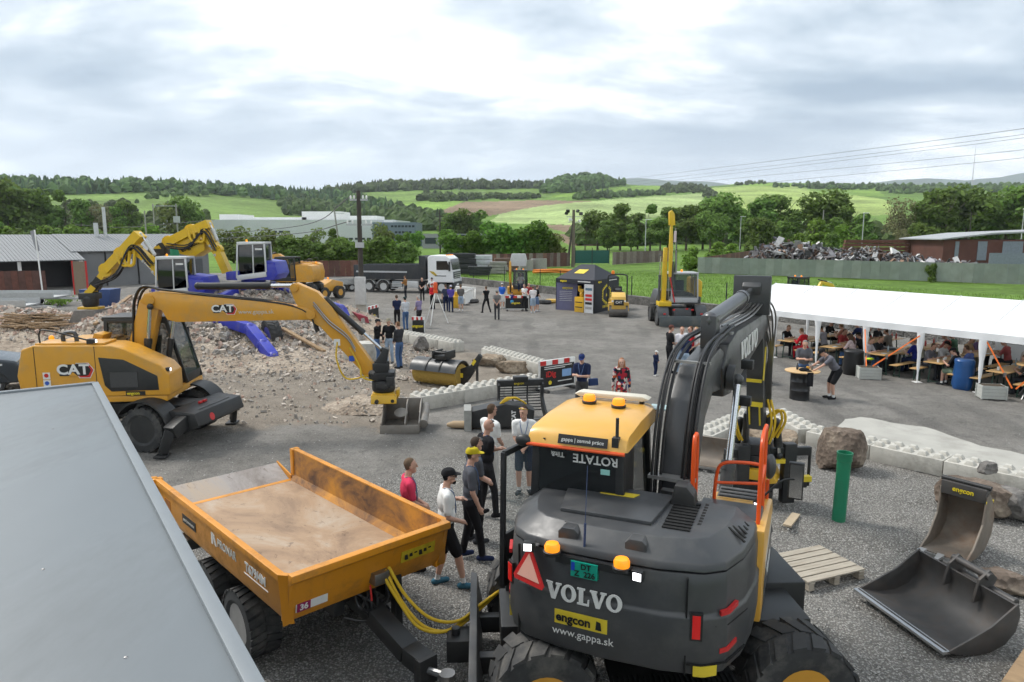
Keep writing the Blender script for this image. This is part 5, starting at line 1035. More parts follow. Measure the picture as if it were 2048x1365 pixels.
 if near:
  p = boomp['logo']; cat_logo(boomp['o_boom'], (.205, *p), (0, 1, 0), (0, -.04, 1), .20)
  text('www.gappa.sk', .15, (.205, p[0] + .78, p[1] - .08), (0, 1, 0), (0, -.04, 1), SLET, boomp['o_boom'])
  b = B()
  for i, x in enumerate((-.16, -.1, .1, .15, .19)):
   b.tube(bez([(x, .75, 2.2), (x, .80, 2.9), (x, .86, 3.45), (x, 1.08, 3.74 + .012 * i), (x, 1.5, 3.68 + .01 * i), (x, 2.6, 3.56), (x, 4.0, 3.40), (x, 4.75, 3.25), (x, 5.1, 3.02), (x + .02, 5.25, 2.6)], 6), .022, 6)
  b.build('boom_hoses', HOSE, boomp['o_boom'])
  b = B()
  for x, o in ((.215, 0), (.22, .08), (-.21, .05)): b.tube(bez([(x, 5.2, 3.3 + o), (x, 5.5, 2.9 + o), (x, 5.65, 2.75 + o), (x, 6.0, 2.45 + o), (x, 6.2, 2.1 + o)], 5), .018, 6)
  b.build('stick_pipes', STL, boomp['o_stick']); b = B()
  for i in range(4): b.tube(bez([(.1 * i - .15, .62, 1.75), (.1 * i - .15, .45, 1.9), (.1 * i - .18, .52, 2.2), (.1 * i - .15, .66, 2.5)], 5), .02, 6)
  b.build('foot_pipes', STL, T)
  b = B(); b.bx(.172, .178, 5.66, 5.82, 2.25, 2.42); b.build('warning_sticker', WLET, boomp['o_stick']); b = B(); b.bx(.172, .178, 6.03, 6.17, 1.84, 1.98); b.build('warning_sticker', M('sign_blue', (.02, .08, .4), .5), boomp['o_stick'])
  b = B()
  for x in (.12, .18, -.15): b.tube(bez([(x, 6.05, 2.2), (x + .04, 6.3, 1.7), (x + .1, 6.35, 1.45), (x + .05, 6.62, 1.35), (x, 6.85, 1.5)], 6), .02, 6)
  b.tube(bez([(.17, 5.75, 2.35), (.2, 5.72, 1.9), (.2, 5.95, 1.4), (.16, 6.5, 1.45)], 6), .022, 6); b.build('yellow_hoses', YHOSE, boomp['o_stick'])
 # undercarriage
 CM = Matrix.Rotation(R(chassis), 4, 'Z')
 def Q(*p): return CM @ Vector(p)
 def qb(name, b, mat, par=T, **k): b.xf(CM); return b.build(name, mat, par, **k)
 ax = Q(1, 0, 0)
 for yy in (1.78, -.95):
  for s in (-1, 1): wheel(T, Q(s * 1.0, yy, .54), ax, .54, .5, BLK, .58, 20, n=26)
 b = B(); b.bx(-.4, .4, -1.6, 2.4, .6, .95); b.bx(-.9, .9, 1.65, 1.9, .46, .64); b.bx(-.9, .9, -1.05, -.85, .46, .64); b.lathe([(.65, .95), (.65, 1.13)], (0, .3, 0), n=24); qb('chassis', b, BLK, bevel=.02)
 for s in (-1, 1):
  b = B(); pr = arc((1.78, .54), .66, 15, 150, 10) + list(reversed(arc((1.78, .54), .70, 15, 150, 10))); b.prism([(y, z) for y, z in pr], 'x', s * .72, s * 1.26); qb('mudguard', b, BLK)
 b = B(); b.prism([(2.2, .92), (2.42, .98), (3.0, .92), (3.1, .62), (2.7, .42), (2.3, .5)], 'x', -1.0, 1.0); b.prism([(-1.02, .9), (-.6, .95), (.6, .95), (1.02, .9), (.9, .5), (-.9, .5)], 'y', 2.5, 2.9); qb('outrigger_frame', b, BLK, bevel=.03)
 for s in (-1, 1):
  b = B(); b.bar(Q(s * .95, 2.7, .75), Q(s * 1.36, 2.6, .55), .3, .3); b.bar(Q(s * 1.36, 2.6, .6), Q(s * 1.47, 2.46, .1), .12, .22); o = b.build('outrigger', BLK, T, bevel=.02); b = B(); b.prism([(-.18, -.14), (.18, -.14), (.18, .14), (-.18, .14)], 'z', 0.02, .06); b.bar((0, 0, .05), (0, 0, .2), .08, .1); b.xf(Matrix.Translation(Q(s * 1.47, 2.44, 0))); b.build('outrigger_pad', BLK, o, bevel=.01)
 b = B(); b.lathe([(.09, 0), (.09, .008)], (.4, 3.06, .72), (0, 1, .3), 16); qb('speed_sign', b, WLET); b = B(); b.lathe([(.075, .009), (.095, .009), (.095, .011), (.075, .011)], (.4, 3.06, .72), (0, 1, .3), 16); qb('speed_ring', b, RED)
 for x in (-.05, .12): b = B(); b.box((x, 2.6, .99), (.12, .06, .05)); qb('red_lamp', b, RED)
 return T
BP = {'foot': [(.45, 1.4), (.62, 2.3), (.98, 3.45), (1.2, 3.62), (1.45, 3.5), (1.42, 3.2), (1.15, 2.2), (1.0, 1.4)],
 'boom': [(1.0, 3.42), (1.12, 3.62), (1.4, 3.66), (2.5, 3.55), (4.2, 3.38), (5.05, 3.22), (5.22, 3.05), (5.1, 2.92), (4.6, 2.92), (1.85, 2.90), (1.62, 2.96), (1.5, 3.2), (1.2, 3.28)],
 'stick': [(4.62, 3.72), (4.78, 3.86), (5.3, 3.62), (5.62, 3.25), (6.72, 1.62), (6.66, 1.45), (6.45, 1.42), (5.35, 2.72), (5.0, 2.95), (4.75, 3.35)],
 'rams': [((1.05, 1.5), (1.28, 3.3), .085, .55), ((2.35, 3.78), (4.72, 3.78), .09, .74), ((5.48, 3.42), (6.86, 2.1), .075, .66), ((1.5, 1.9), (1.72, 3.0), .07, .5)],
 'pins': [((1.24, 3.46), .12), ((5.12, 3.06), .12), ((6.6, 1.52), .09), ((4.74, 3.74), .10)], 'logo': (3.0, 3.22)}
CAT1 = cat_excavator('yellow wheeled excavator with outriggers down and long boom reaching right over the rubble yard', (-10.2, 17.6, 0), -85, -14.4, BP)
def tiltrotator(T, c, yellow, tool='grading', yaw=0.0, s=1.0):
 """black tilting head with yellow coupler below the stick end; c is the stick pin"""
 m = Matrix.Translation(c) @ Matrix.Rotation(yaw, 4, 'Z') @ Matrix.Scale(s, 4)
 def bb(n, b, mat, **k): b.xf(m); return b.build(n, mat, T, **k)
 b = B(); b.prism([(.0, .1), (.3, .55), (.42, .5), (.34, .1), (.34, -.1), (-.1, -.1)], 'x', -.14, .14); b.bx(-.25, .25, -.1, .55, -.28, -.08); b.bx(-.22, -.15, .0, .4, -.1, .15); b.bx(.15, .22, .0, .4, -.1, .15); bb('tilt_bracket', b, BLK, bevel=.015)
 b = B(); b.lathe([(.26, -.62), (.30, -.56), (.30, -.34), (.2, -.28)], (0, .25, 0), n=18); b.box((0, .25, -.42), (.8, .3, .14)); b.box((.3, .45, -.3), (.2, .2, .24)); bb('tilt_housing', b, BLK, bevel=.015)
 b = B(); b.bx(-.3, .3, -.02, .56, -.72, -.62); b.prism([(-.4, -.86), (-.34, -.66), (.34, -.66), (.4, -.86), (.3, -.9), (.2, -.74), (-.2, -.74), (-.3, -.9)], 'y', -.05, .6); b.bx(-.16, .16, .58, .66, -.74, -.56); bb('quick_coupler', b, yellow, bevel=.012)
 b = B(); b.cyl((-.5, .1, -.8), (.5, .1, -.8), .05); b.cyl((-.4, .5, -.8), (.4, .5, -.8), .045); bb('coupler_pins', b, BLK)
TY = M('tilt_yellow2', (.62, .36, .02), .4, var=.08, dirt=DUST, da=.3)
tiltrotator(CAT1, (0, 6.62, 1.62), TY)
def cat_bucket(T):
 m = Matrix.Translation((0, 7.3, 0)) @ Matrix.Rotation(R(-2), 4, 'Z')
 W_ = M('worn_bucket_steel', (.27, .25, .225), .5, .6, var=.2, dirt=(.2, .16, .12), ds=3, da=.6)
 # open grading frame: long cutting plate facing the camera, side cheeks, roll
 def bb(n, b): b.xf(m); return b.build(n, W_, T, bevel=.008)
 b = B(); b.prism([(.48, .02), (.52, .02), (.56, .24), (.52, .26)], 'x', 0, .001)
 b = B(); b.bar((.62, -.48, .12), (.62, .52, .12), .04, .24); bb('cutting_plate', b)
 for yy in (-.46, .14, .5): b = B(); b.prism([(.6, .05), (.62, .3), (-.1, .66), (-.4, .7), (-.4, .1)], 'y', yy, yy + .035); bb('bucket_cheek', b)
 b = B(); b.tube([(.52, .62, .24), (-.45, .62, .48)], .12, 14); bb('roller', b)
 b = B(); b.add([(-.4, -.46, .08), (.6, -.46, .06), (.6, .52, .06), (-.4, .52, .08), (-.4, -.46, .12), (.6, -.46, .1), (.6, .52, .1), (-.4, .52, .12)], [(3, 2, 1, 0), (4, 5, 6, 7), (0, 1, 5, 4), (1, 2, 6, 5), (2, 3, 7, 6), (3, 0, 4, 7)]); b.bx(-.45, -.4, -.46, .55, .1, .72); bb('bucket_floor', b)
 b = B(); b.lathe([(.13, -.02), (.18, -.02), (.18, .02), (.13, .02)], (.15, .02, .45), (.5, 0, 1), 18); bb('coupler_ring', b)
cat_bucket(CAT1)
BP2 = {'foot': [(.45, 1.4), (.62, 2.2), (1.3, 2.9), (1.5, 2.7), (1.15, 2.1), (1.0, 1.4)], 'boom': [(.7, 1.9), (1.1, 2.9), (1.6, 3.2), (2.4, 3.1), (4.0, 2.35), (4.2, 2.1), (3.9, 2.0), (2.2, 2.6), (1.6, 2.5), (1.2, 1.8)],
 'stick': [(3.8, 2.6), (4.2, 2.6), (4.45, 2.2), (3.6, .7), (3.4, .7), (3.7, 1.8)], 'rams': [((1.1, 1.5), (1.9, 2.6), .085, .55), ((1.9, 3.25), (3.95, 2.6), .08, .7)], 'logo': (2.8, 2.7)}
CAT2 = cat_excavator('yellow wheeled excavator parked far back beside the blue walking excavators', (*g(604, 602)[:2], .35), 84, 6, BP2, near=False)
# ================================================================ walking excavators on the rubble
BLU = M('walker_blue', (.025, .035, .36), .4, var=.08, dirt=DUST, ds=2, da=.35); WYEL = M('walker_yellow', (.68, .43, .015), .4, var=.07, dirt=(.4, .3, .12), da=.3); SILV = M('cab_silver', (.55, .56, .56), .4, .2, var=.05)
def limb(parent, name, pts, w, h, mat, bevel=.03):
 b = B()
 for p, q in zip(pts, pts[1:]): b.bar(p, q, w, h, (0, 1, 0)); b.lathe([(h * .5, -w * .52), (h * .5, w * .52)], q, (0, 1, 0), 12)
 return b.build(name, mat, parent, bevel=0)
def walker(label, loc, cabx, boom, stick, tool, legs, wheels, facing=-1):
 T = thing('walking_excavator', label, 'excavator', loc); L = Vector(loc)
 def W(p): return Vector(p) - L
 b = B(); b.bx(-.9, .9, -.7, .7, .1, .45); b.lathe([(.6, .45), (.6, .6)], (0, 0, 0), n=18); b.build('chassis', BLU, T, bevel=.04)
 b = B(); b.prism([(-1.0, .6), (1.35, .6), (1.55, .9), (1.45, 1.35), (.6, 1.45), (.2, 1.15), (-1.0, 1.0)], 'y', -.95, .95); b.build('engine_house', BLU, T, bevel=.06)
 b = B(); b.prism([(.35, 1.40), (1.46, 1.32), (1.40, 1.5), (.5, 1.6)], 'y', -.9, .9); b.build('engine_cover', BLU, T, bevel=.03)
 x0, x1 = cabx; b = B()
 for yy in (-.98, -.08):
  b.bar((x0, yy, .7), (x0 + .12, yy, 2.35), .07, .08); b.bar((x1, yy, 1.0), (x1 - .03, yy, 2.38), .07, .08); b.bar((x0 + .1, yy, 2.36), (x1, yy, 2.4), .08, .1); b.bar((x0, yy, .72), (x1, yy, .9), .06, .25); b.bar(((x0 + x1) / 2 + .1, yy, .9), ((x0 + x1) / 2 + .14, yy, 2.36), .05, .06)
 b.bx(x0 + .08, x1 + .02, -1.0, -.06, 2.36, 2.46); cb = b.build('cab', SILV, T, bevel=.02)
 b = B(); b.bx(x0 + .1, x1 - .04, -.95, -.1, .85, 2.34); b.build('cab_glazing', DGLASS, cb, bevel=.03); B().bx(x1 - .5, x1 - .15, -.965, -.955, 2.07, 2.15).build('window_lettering', WLET, cb)
 bo = limb(T, 'boom', [W(p) for p in boom], .36, .52, WYEL); so = limb(T, 'stick', [W(p) for p in stick[:-1]], .40, .66, WYEL); limb(T, 'telescope', [W(stick[-2]), W(stick[-1])], .28, .42, WYEL); k = W(stick[-2]).lerp(W(stick[-1]), .35); limb(T, 'telescope_sleeve', [k, k.lerp(W(stick[-1]), .5)], .31, .46, BLK)
 m = W(boom[-1]).lerp(W(boom[-2]), .5); ram(T, W(boom[0]) + Vector((-.2, -.1, .3)), m + Vector((0, -.25, -.2)), .08, .6, 'boom_cylinder', SILV); ram(T, W(boom[-2]) + Vector((0, 0, .5)), W(stick[0]), .09, .62, 'stick_cylinder', SILV)
 b = B(); rg = random.Random(int(L.x * 7))
 for i in range(5):
  o = Vector((rg.uniform(-.1, .1), -.24 - .05 * i, rg.uniform(-.1, .2))); a, c = W(boom[-1]), W(stick[-1]); b.tube(bez([W(boom[-2]) + o, a + o + Vector((0, 0, .1)), a.lerp(c, .4) + o + Vector((.1, 0, -.35)), a.lerp(c, .8) + o], 6), .03, 6)
 b.build('hoses', HOSE, so); b = B(); a = W(stick[1]); [b.tube(bez([a + Vector((x, -.3, .1)), a + Vector((x + .15, -.34, -.45)), a + Vector((x + .5, -.34, -.5)), a + Vector((x + .6, -.3, .15))], 6), .07, 7) for x in (-.1, .15)]; b.build('hose_loops', WYEL, so)
 p = W(stick[-1]); b = B(); b.lathe([(.3, -.62), (.36, -.5), (.36, -.2), (.25, 0)], p, n=14); b.box(p + Vector((0, 0, -.1)), (.8, .6, .3)); b.box(p + Vector((.1, .1, .1)), (.3, .5, .35)); b.build('tilting_head', BLK, T, bevel=.02); b = B(); b.box(p + Vector((0, 0, -.68)), (1.0, .6, .14)); b.build('quick_coupler', TY, T, bevel=.03)
 if tool == 'bucket':
  q = p + Vector((0, 0, -.72)); b = B(); pr = [(-.35, 0), (.55, 0), (.7, -.35), (.45, -.75), (-.1, -.95), (-.9, -1.0), (-.88, -.95), (-.1, -.88), (.35, -.66), (.58, -.33), (.45, -.08), (-.3, -.08)]; b.prism(pr, 'y', -.75, .75); b.prism([(-.35, 0), (.55, 0), (.7, -.35), (.45, -.75), (-.1, -.95), (-.9, -1.0)], 'y', -.78, -.74); b.prism([(-.35, 0), (.55, 0), (.7, -.35), (.45, -.75), (-.1, -.95), (-.9, -1.0)], 'y', .74, .78); b.xf(Matrix.Translation(q)); b.build('bucket', M('dull_bucket', (.20, .185, .17), .55, .4, var=.2), T)
 else:
  q = W(tool); b = B(); b.prism([(-.7, .3), (.1, .45), (.75, .3), (.8, -.2), (.2, -.55), (-.5, -.4)], 'y', -.6, .6); b.xf(Matrix.Translation(q)); k = b.build('bucket', WYEL, T, bevel=.08); text('engcon', .34, q + Vector((.05, -.61, 0)), (1, 0, .5), (-.5, 0, 1), BLET, k, bold=.008)
 for pts in legs:
  P = [W(p) for p in pts]; b = B()
  for a, c in zip(P, P[1:]): b.bar(a, c, .4, .42); b.ell(c, (.26, .26, .26), 8, 6)
  lg = b.build('leg', BLU, T, bevel=.02)
  if len(pts) > 2: b = B(); b.prism([(-.35, -.2), (.35, -.2), (.35, .2), (-.35, .2)], 'z', -.06, .06); b.bx(-.03, .03, -.2, .2, -.16, .06); b.xf(Matrix.Translation(P[-1])); b.build('foot', BLU, lg, bevel=.02)
 for w in wheels: wheel(T, W(w), (.75, .6, .1), .62, .48, BLU, .55, 18)
 b = B(); [b.lathe([(.05, 0), (.05, .1), (0, .12)], (x, -.5, 2.46), n=8) for x in (x0 + .4,)]; b.build('beacon', AMB, T)
 return T
def wp(u, v, Y): q = at(u, v, Y); return (q.x, q.y, q.z)
YB = 34.0
zA = mound(-15.6, 34.6); zB = mound(-12.6, 35.6)
walker('blue and yellow walking excavator on the rubble, boom bent down to a grey bucket', (-15.9, 34.2, 1.55), (-.75, .75), [wp(345, 585, 34), wp(310, 530, 34), wp(272, 498, 34)], [wp(281, 468, 34), wp(245, 508, 34), wp(215, 540, 34), wp(180, 588, 34)], 'bucket', [[(-15.2, 33.8, 1.8), (-14.0, 32.0, 1.4)], [(-16.5, 33.6, 1.8), (-18.0, 32.4, 1.0)]], [(-14.0, 32.0, 1.35), (-18.1, 32.3, .9)])
walker('blue and yellow walking excavator standing highest on the rubble, stick folded over its yellow bucket', (-13.0, 35.8, 2.2), (-.45, 1.0), [wp(455, 545, 35.8), wp(435, 500, 35.8), wp(412, 468, 35.8)], [wp(420, 448, 35.8), wp(385, 462, 35.8), wp(340, 485, 35.8), wp(318, 500, 35.8)], wp(388, 492, 36.2), [[wp(425, 634, 30.8), wp(500, 658, 29.4), wp(526, 690, 28.5), wp(546, 716, 27.8)], [(-13.6, 35.0, 2.2), (-14.6, 32.4, 1.6)], [(-12.0, 36.4, 2.2), (-8.6, 35.6, 1.3), (-8.2, 35.4, .5)]], [wp(544, 668, 30.2), (-14.7, 32.3, 1.6)])
# ================================================================ dump truck
def truck():
 T = thing('dump_truck', 'white-cabbed lorry with a long dark grey tipping body', 'truck', (*g(905, 588)[:2], 0), R(-103.6))
 DK = M('tipper_dark', (.025, .03, .036), .4, var=.12, dirt=(.09, .08, .07), da=.4); CW = M('truck_white', (.75, .76, .77), .35, var=.03)
 x0, x1 = -2.25, .15
 b = B(); b.bx(-1.5, -.6, -8.6, -.2, .75, 1.0); b.build('chassis', BLK, T)
 b = B(); b.bx(x0, x1, -8.8, -2.4, 1.15, 1.3); b.prism([(-8.85, 1.15), (-8.95, 2.35), (-2.9, 2.45), (-2.9, 3.15), (-2.3, 3.15), (-2.3, 1.15)], 'x', x1 - .1, x1); b.prism([(-8.85, 1.15), (-8.95, 2.35), (-2.9, 2.45), (-2.9, 3.15), (-2.3, 3.15), (-2.3, 1.15)], 'x', x0, x0 + .1); b.bx(x0, x1, -2.9, -2.35, 1.3, 3.15); b.bx(x0, x1, -8.95, -8.85, 1.15, 2.3); tb = b.build('tipping_body', DK, T, bevel=.02)
 b = B(); b.bx(x1, x1 + .03, -8.7, -4.0, 1.72, 1.86); b.build('reflective_stripe', M('stripe_grey', (.45, .47, .48), .5, var=.1), tb)
 for i in range(6): b = B(); b.bx(x1, x1 + .05, -8.6 + i * 1.1, -8.5 + i * 1.1, 1.15, 1.7); b.build('body_rib', DK, tb)
 b = B(); b.prism([(-2.15, .95), (-2.15, 3.05), (-1.9, 3.22), (-.55, 3.2), (-.2, 2.95), (.02, 1.95), (.05, .95)], 'x', x0 + .02, x1 - .02); cb = b.build('cab', CW, T, bevel=.08, seg=3)
 b = B(); b.add([(x0 + .15, -.13, 2.9), (x1 - .15, -.13, 2.9), (x1 - .1, .045, 2.0), (x0 + .1, .045, 2.0)], [(0, 1, 2, 3)]); b.build('windscreen', DGLASS, cb, smooth=0); b = B(); b.prism([(-1.35, 2.0), (-1.35, 2.75), (-.4, 2.75), (-.15, 2.0)], 'x', x1 - .03, x1 - .005); b.build('door_window', DGLASS, cb)
 b = B(); b.bx(x0 + .3, x1 - .3, .05, .10, 1.25, 1.85); b.bx(x0 + .05, x1 - .05, .02, .14, .55, .95); b.build('grille', DK, T, bevel=.03)
 for i in range(3): b = B(); b.bx(x0 + .4, x1 - .4, .1, .12, 1.34 + i * .17, 1.39 + i * .17); b.build('grille_bar', SILV, T)
 for xx in (x0 + .2, x1 - .2): b = B(); b.prism([(xx - .14, .95), (xx + .14, .95), (xx + .14, 1.25), (xx - .14, 1.3)], 'y', .04, .13); b.build('headlight', M('headlight', (.7, .72, .75), .15, var=0), T, bevel=.02)
 b = B(); b.bx(-1.35, -.75, .14, .15, .68, .80); b.build('number_plate', WHT, T)
 for xx in (x0 - .12, x1 + .02): b = B(); b.bx(xx, xx + .1, -.25, -.1, 1.9, 2.7); b.build('mirror', BLK, T, bevel=.02)
 for xx in (-1.8, -1.3, -.8, -.3): b = B(); b.bx(xx, xx + .1, -.6, -.5, 3.2, 3.27); b.build('roof_lamp', AMB, T)
 b = B(); b.prism([(-2.0, 1.9), (-1.6, 1.85), (-1.3, 1.55), (-1.5, 1.5), (-1.8, 1.7)], 'x', x1 - .02, x1 - .008); b.build('door_decal', M('gold_decal', (.5, .36, .04), .4), cb)
 B().bx(x1 - .02, x1 - .005, -1.5, -.5, 1.46, 1.53).build('door_lettering', DK, cb)
 for yy in (-7.6, -6.25, -.95, -2.6):
  for xx in (x0 + .25, x1 - .25): wheel(T, (xx, yy, .52), (1, 0, 0), .52, .34, SILV, .6, 10, chunky=False, n=24)
 for yy in (-7.6, -6.25): b = B(); pr = arc((yy, .52), .60, 20, 160, 8) + list(reversed(arc((yy, .52), .64, 20, 160, 8))); b.prism(pr, 'x', x1 - .5, x1); b.build('mudguard', SILV, T)
 b = B(); b.bx(x1 - .5, x1, -4.3, -3.0, .45, 1.05); b.build('fuel_tank', SILV, T, bevel=.08); b = B(); b.bx(x1 - .4, x1, -5.4, -4.5, .5, 1.0); b.build('tool_box', M('box_grey', (.3, .32, .33), .5), T, bevel=.03)
 for k in range(3): b = B(); b.bx(x1 - .3, x1 + .02, -5.5, -5.4 + .9, .35 + .2 * k, .4 + .2 * k); b.build('step_rail', SILV, T)
truck()
# ================================================================ smaller machines
def cabbox(T, x0, x1, y0, y1, z0, z1, frame=None, name='cab'):
 b = B(); fr = frame or BLK
 for px in (x0, x1):
  for py, s in ((y0, .06), (y1, -.12)): b.bar((px, py, z0), (px * .96 + (x0 + x1) * .02, py + s, z1), .07, .07)
  b.bar((px, y0, z1), (px, y1 - .1, z1), .08, .08); b.bar((px, y0 + (y1 - y0) * .5, z0), (px, y0 + (y1 - y0) * .5, z1), .05, .05)
 b.bx(x0 - .03, x1 + .03, y0 - .02, y1 - .06, z1, z1 + .09); b.bx(x0, x1, y0, y1, z0 - .15, z0 + .12); cb = b.build(name, fr, T, bevel=.015)
 for q in ([(x0, y1, z0), (x1, y1, z0), (x1, y1 - .12, z1), (x0, y1 - .12, z1)], [(x0, y0, z0), (x1, y0, z0), (x1, y0 + .06, z1), (x0, y0 + .06, z1)], [(x0, y0, z0), (x0, y1, z0), (x0, y1 - .1, z1), (x0, y0 + .06, z1)], [(x1, y0, z0), (x1, y1, z0), (x1, y1 - .1, z1), (x1, y0 + .06, z1)]): b = B(); b.poly(q); b.build('cab_window', GLASS, cb, smooth=0)
 b = B(); cx = (x0 + x1) / 2; b.bx(cx - .25, cx + .25, y0 + .15, y0 + .6, z0 + .1, z0 + .4); b.bx(cx - .25, cx + .25, y0 + .12, y0 + .25, z0 + .4, z0 + 1.0); b.build('seat', SEAT, cb, bevel=.04); return cb
LYEL = M('lemon_yellow', (.66, .44, .02), .4, var=.06, dirt=(.4, .3, .12), da=.3); LGR = M('light_machine_grey', (.38, .39, .40), .45, var=.05); DGR = M('graphite', (.06, .065, .07), .5, var=.1, dirt=(.12, .11, .1), da=.4)
def yellow_grey_excavator():
 p = g(1360, 652); T = thing('wheeled_excavator', 'grey-cabbed yellow wheeled excavator with its boom raised straight up', 'excavator', (p.x, p.y + .9, 0), R(180))
 b = B(); b.prism([(-1.3, 1.15), (1.25, 1.15), (1.25, 1.4), (1.1, 1.9), (-.2, 1.9), (-1.3, 1.6)], 'y', -1.4, .2); b.build('body', DGR, T, bevel=.08); b = B(); b.prism([(-1.35, 1.5), (-.8, 1.5), (-.8, 2.55), (-1.0, 2.65), (-1.35, 2.4)], 'y', -1.3, .2); b.build('engine_cover', LYEL, T, bevel=.08)
 cabbox(T, -.9, .55, -.5, 1.0, 1.45, 2.85, LGR); b = B(); b.bx(.5, .56, 1.0, 1.04, 1.3, 2.8, (0, R(12), 0)); b.build('door_grip', RED, T); b = B(); b.lathe([(.06, 0), (.06, .1), (0, .13)], (-.2, 0, 2.94), n=10); b.build('beacon', AMB, T)
 zt = [(.92, 1.2), (.95, 2.2), (.98, 3.6), (.90, 4.7), (.85, 5.0)]
 b = B(); b.bx(.55, 1.25, .3, 1.1, 1.1, 1.35); b.build('swing_post', LYEL, T, bevel=.03)
 b = B(); b.prism([(1.06, 1.2), (.82, 1.2), (.78, 2.6), (.80, 4.3), (1.0, 4.3), (1.04, 3.0)], 'y', .6, .82); b.build('boom', LYEL, T, bevel=.03)
 b = B(); b.prism([(.60, 2.7), (.74, 2.7), (.78, 4.4), (.74, 5.55), (.62, 5.55), (.56, 4.2)], 'y', .9, 1.08); b.build('stick', LYEL, T, bevel=.03); b = B(); b.prism([(.5, 5.5), (.8, 5.5), (.84, 6.2), (.7, 6.3), (.55, 6.1)], 'y', .8, 1.15); b.build('bucket_link', LYEL, T, bevel=.02)
 ram(T, (1.18, .7, 1.4), (1.15, .7, 3.9), .07, .55, 'boom_cylinder', DGR); ram(T, (.5, .9, 1.9), (.55, .9, 4.6), .07, .6, 'stick_cylinder', DGR); ram(T, (.35, 1.0, 3.0), (.45, 1.0, 5.3), .05, .5, 'bucket_cylinder', STL)
 b = B(); [b.tube(bez([(.4 + .05 * i, .85, 2.0), (.3 + .04 * i, .9, 3.2), (.35, .95, 4.5), (.5, 1.0, 5.2)], 5), .02, 5) for i in range(4)]; b.build('hoses', HOSE, T); b = B(); b.bx(.42, .56, 1.12, 1.14, 4.6, 5.2); b.build('striped_plate', M('striped_plate', (.6, .5, .5), .5), T)
 for xx in (-1.05, 1.05):
  for yy in (.75, -1.3): wheel(T, (xx, yy, .5), (1, 0, 0), .5, .5, DGR, .55, 18)
  b = B(); pr = arc((.75, .5), .60, 0, 170, 8) + list(reversed(arc((.75, .5), .65, 0, 170, 8))); b.prism(pr, 'x', xx - .3, xx + .3); b.build('mudguard', DGR, T)
 b = B(); b.bx(-.5, .5, -1.6, 1.2, .5, .95); b.bx(-.45, .45, 1.2, 1.5, .45, 1.0); b.build('chassis', DGR, T, bevel=.02); b = B(); b.prism([(1.6, .05), (1.66, .05), (1.74, .35), (1.68, .62), (1.6, .62), (1.66, .35)], 'x', -1.3, 1.3); b.build('dozer_blade', M('slate_blade', (.07, .085, .09), .5, var=.1, dirt=DUST, da=.3), T); b = B(); b.bar((-.35, 1.3, .75), (-.35, 1.62, .4), .1, .1); b.bar((.35, 1.3, .75), (.35, 1.62, .4), .1, .1); b.build('blade_arm', DGR, T)
 for x, z in ((-1.0, .72), (1.0, .72), (-.5, .95), (.5, .95), (-.2, 1.0)): b = B(); b.box((x, 1.5, z), (.12, .06, .08)); b.build('red_lamp', RED, T)
yellow_grey_excavator()
def mini(label, loc, yaw, col, arm, tool=True):
 T = thing('mini_excavator', label, 'excavator', loc, R(yaw))
 for x in (-.62, .62): b = B(); b.prism([(-.95, .2), (-.8, .04), (.8, .04), (.95, .2), (.95, .34), (.8, .46), (-.8, .46), (-.95, .34)], 'x', x - .15, x + .15); b.build('track', RUB_, T, bevel=.03)
 b = B(); b.bx(-.5, .5, -.6, .6, .3, .6); b.prism([(-.75, -1.0), (.75, -1.0), (.85, -.3), (.7, .6), (-.7, .6), (-.85, -.3)], 'z', .62, 1.15); b.build('body', col, T, bevel=.06); cabbox(T, -.65, .25, -.4, .65, 1.15, 2.3, BLK)
 b = B(); [b.bar((0.45, *p), (.45, *q), .16, .22) for p, q in zip(arm, arm[1:])]; b.build('boom', col, T, bevel=.02)
 ram(T, (.45, arm[0][0] + .1, arm[0][1] - .2), (.45, arm[1][0] - .02, arm[1][1] - .25), .05, .6); ram(T, (.45, arm[1][0] - .3, arm[1][1] + .2), (.45, arm[2][0] - .1, arm[2][1] + .2), .045, .6)
 b = B(); b.prism([(-.9, .1), (.9, .1), (.9, .4), (-.9, .4)], 'y', 1.0, 1.06); b.bar((-.3, .6, .3), (-.3, 1.0, .25), .1, .1); b.bar((.3, .6, .3), (.3, 1.0, .25), .1, .1); b.build('dozer_blade', col, T)
 for x in (-.4, .1): b = B(); b.lathe([(.05, 0), (.05, .08), (0, .1)], (x, 0, 2.39), n=8); b.build('roof_beacon', AMB, T)
 return T
p = g(1036, 607); MIN = mini('small excavator with a raised pale bucket behind the banner and spectators', (p.x, p.y + 1.0, 0), 172, M('mini_orange', (.55, .28, .03), .4), [(.7, 1.0), (.95, 2.2), (.75, 3.0), (.5, 2.9)])
b = B(); b.prism([(-.55, 0), (.55, 0), (.6, .5), (.5, .9), (-.5, .9), (-.6, .5)], 'y', -.12, .12); b.xf(Matrix.Translation((-.15, .75, 2.7))); b.build('bucket', M('pale_bucket', (.5, .51, .5), .5, var=.08), MIN, bevel=.06)
p = at(1600, 560, 46); mini('dark-cabbed yellow mini excavator on the grass behind the white marquee', (p.x, p.y, -.1), -62, LYEL, [(.7, .9), (1.5, 2.0), (2.6, 1.75), (2.7, .9)])
